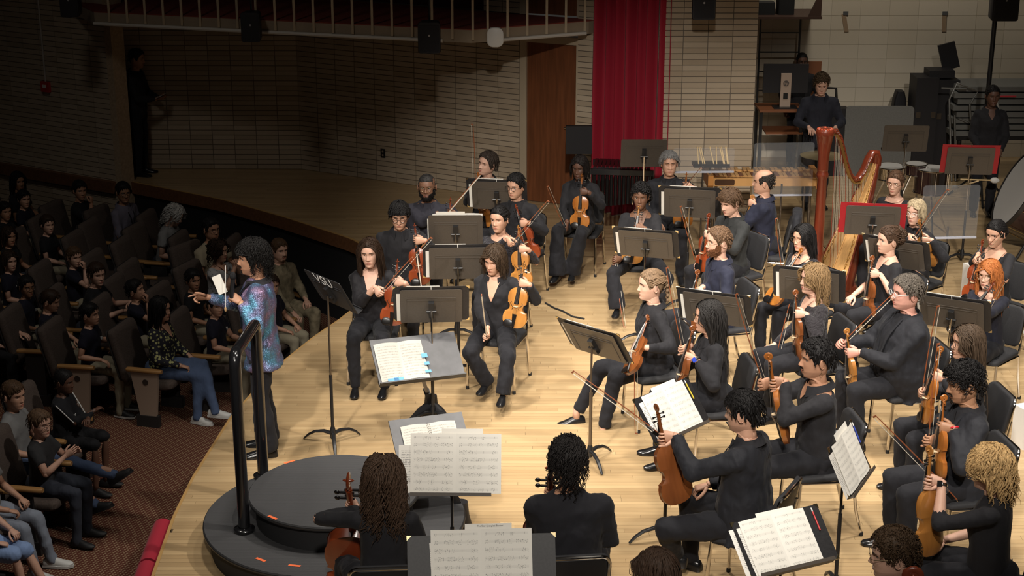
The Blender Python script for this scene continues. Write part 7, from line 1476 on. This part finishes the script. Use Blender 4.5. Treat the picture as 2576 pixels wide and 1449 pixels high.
# seats stand at least a seat width apart
spots = []
for a, k in VIEWERS:
    kk = (k.get('kk') or a[2]['k']); z = AUD+(.46 if a[2] is not KID else .47)+.755*kk; q = np.array(onz(a[1][0], a[1][1], z)); rz = a[5] if len(a) > 5 else -97; le = k.get('lean', 4); f = .03+math.sin(R(le))*.55*kk
    spots.append([q[0]+math.sin(R(rz))*f, q[1]-math.cos(R(rz))*f])
EMPT = [((187, 577), 'empty seat in the rear row below the hand-under-chin person'), ((246, 631), 'empty seat second row from the rear near the dark hooded child'), ((318, 613), 'empty seat directly in front of the lavender-grey shirt'), ((282, 692), 'empty seat ahead of the person on folded arms'), ((354, 669), 'empty seat in the middle of the dim block'), ((423, 648), 'empty seat just beside the floral shirt'), ((410, 718), 'empty seat beside the child rubbing face'), ((369, 587), 'empty seat beside the person bending forward in grey'), ((592, 656), 'empty seat between floral shirt and camouflage uniform'), ((277, 765), 'empty seat beside the aisle child in khaki')]
nv = len(spots)
for (u, v), lb in EMPT: q = onz(u, v, AUD+.72); spots.append([q.x+.12, q.y])
sp = np.array(spots)
for it in range(60):
    for i in range(len(sp)):
        for j in range(i):
            d = sp[i]-sp[j]; d[0] *= .8; L_ = np.linalg.norm(d)
            if L_ < .57:
                mv = (sp[i]-sp[j])/max(1e-6, np.linalg.norm(sp[i]-sp[j]))*(.57-L_)*.5; mv[1] *= 1.0; wi = 1.0 if i < nv else 1.8; wj = 1.0 if j < nv else 1.8; sp[i] += mv*wi/(wi+wj)*2*.5; sp[j] -= mv*wj/(wi+wj)*2*.5
WPR = mat('white_print', (.6,.6,.58), .8)
def on_chest(p, pts, r, name, m):
    h = MB()
    for path in pts: h.tube([p['U']((x*p['k'], y*p['k'], z*p['k'])) for x, y, z in path], r, 6)
    h.build(name, m, p['e'])
for n_, (a, k) in enumerate(VIEWERS):
    p = build_viewer(tuple(sp[n_]), *a, **k); lb = a[0]
    if 'white animal print' in lb: on_chest(p, [[(-.05,.118,.30),(-.03,.122,.36),(.03,.122,.36),(.05,.118,.31),(.02,.122,.29),(0,.122,.33),(-.03,.12,.30)], [(-.02,.12,.28),(.0,.122,.25)]], .012, 'chest_print', WPR)
    elif 'navy polo' in lb: on_chest(p, [[(-.075,.112,.35),(-.072,.114,.335),(-.075,.112,.315)]], .014, 'crest', WPR)
    if 'lanyard' in lb: on_chest(p, [[(-.06,.06,.47),(-.045,.125,.36),(0,.14,.16)], [(.06,.06,.47),(.045,.125,.36),(0,.14,.16)]], .006, 'lanyard', BLKT)
    if 'overalls' in lb: on_chest(p, [[(-.09,-.06,.47),(-.09,.04,.48),(-.085,.135,.36),(-.08,.16,.22)], [(.09,-.06,.47),(.09,.04,.48),(.085,.135,.36),(.08,.16,.22)]], .02, 'strap', BLKT); on_chest(p, [[(-.08,.165,z),(0,.185,z),(.08,.165,z)] for z in (.02,.06,.10,.14,.18,.22)], .024, 'bib', BLKT)
    if 'striped track jacket' in lb:
        for s_ in (-1, 1):
            Sh, E, W_, d_, n2, spc = p['arms'][s_]; o_ = unit(np.cross(E-Sh, W_-E)); o_ = o_ if o_[2] > 0 else -o_; sd = V(s_, .2, .2)
            for t_ in (-.018, 0, .018): h = MB(); h.tube([Sh+sd*.052*p['k']+o_*t_, Sh+(E-Sh)*.5+sd*.05*p['k']+o_*t_, E+sd*.042*p['k']+o_*t_], .005, 5); h.build('stripe', WPR, p['e'])
        on_chest(p, [[(-.06+.03*i,.125,.22),(-.055+.03*i,.128,.27)] for i in range(5)], .007, 'chest_print', WPR)
for n_, ((u, v), lb) in enumerate(EMPT): tseat(sp[nv+n_][0], sp[nv+n_][1], -100, lb)
# fallen cord on the carpet
o = MB().tube([onz(u, v, AUD+.006) for u, v in ((165, 1326), (178, 1332), (195, 1330), (212, 1322))], .004, 6).build('white_cable', WHITE); tag(o, 'short white cord lying on the aisle carpet', 'cable')
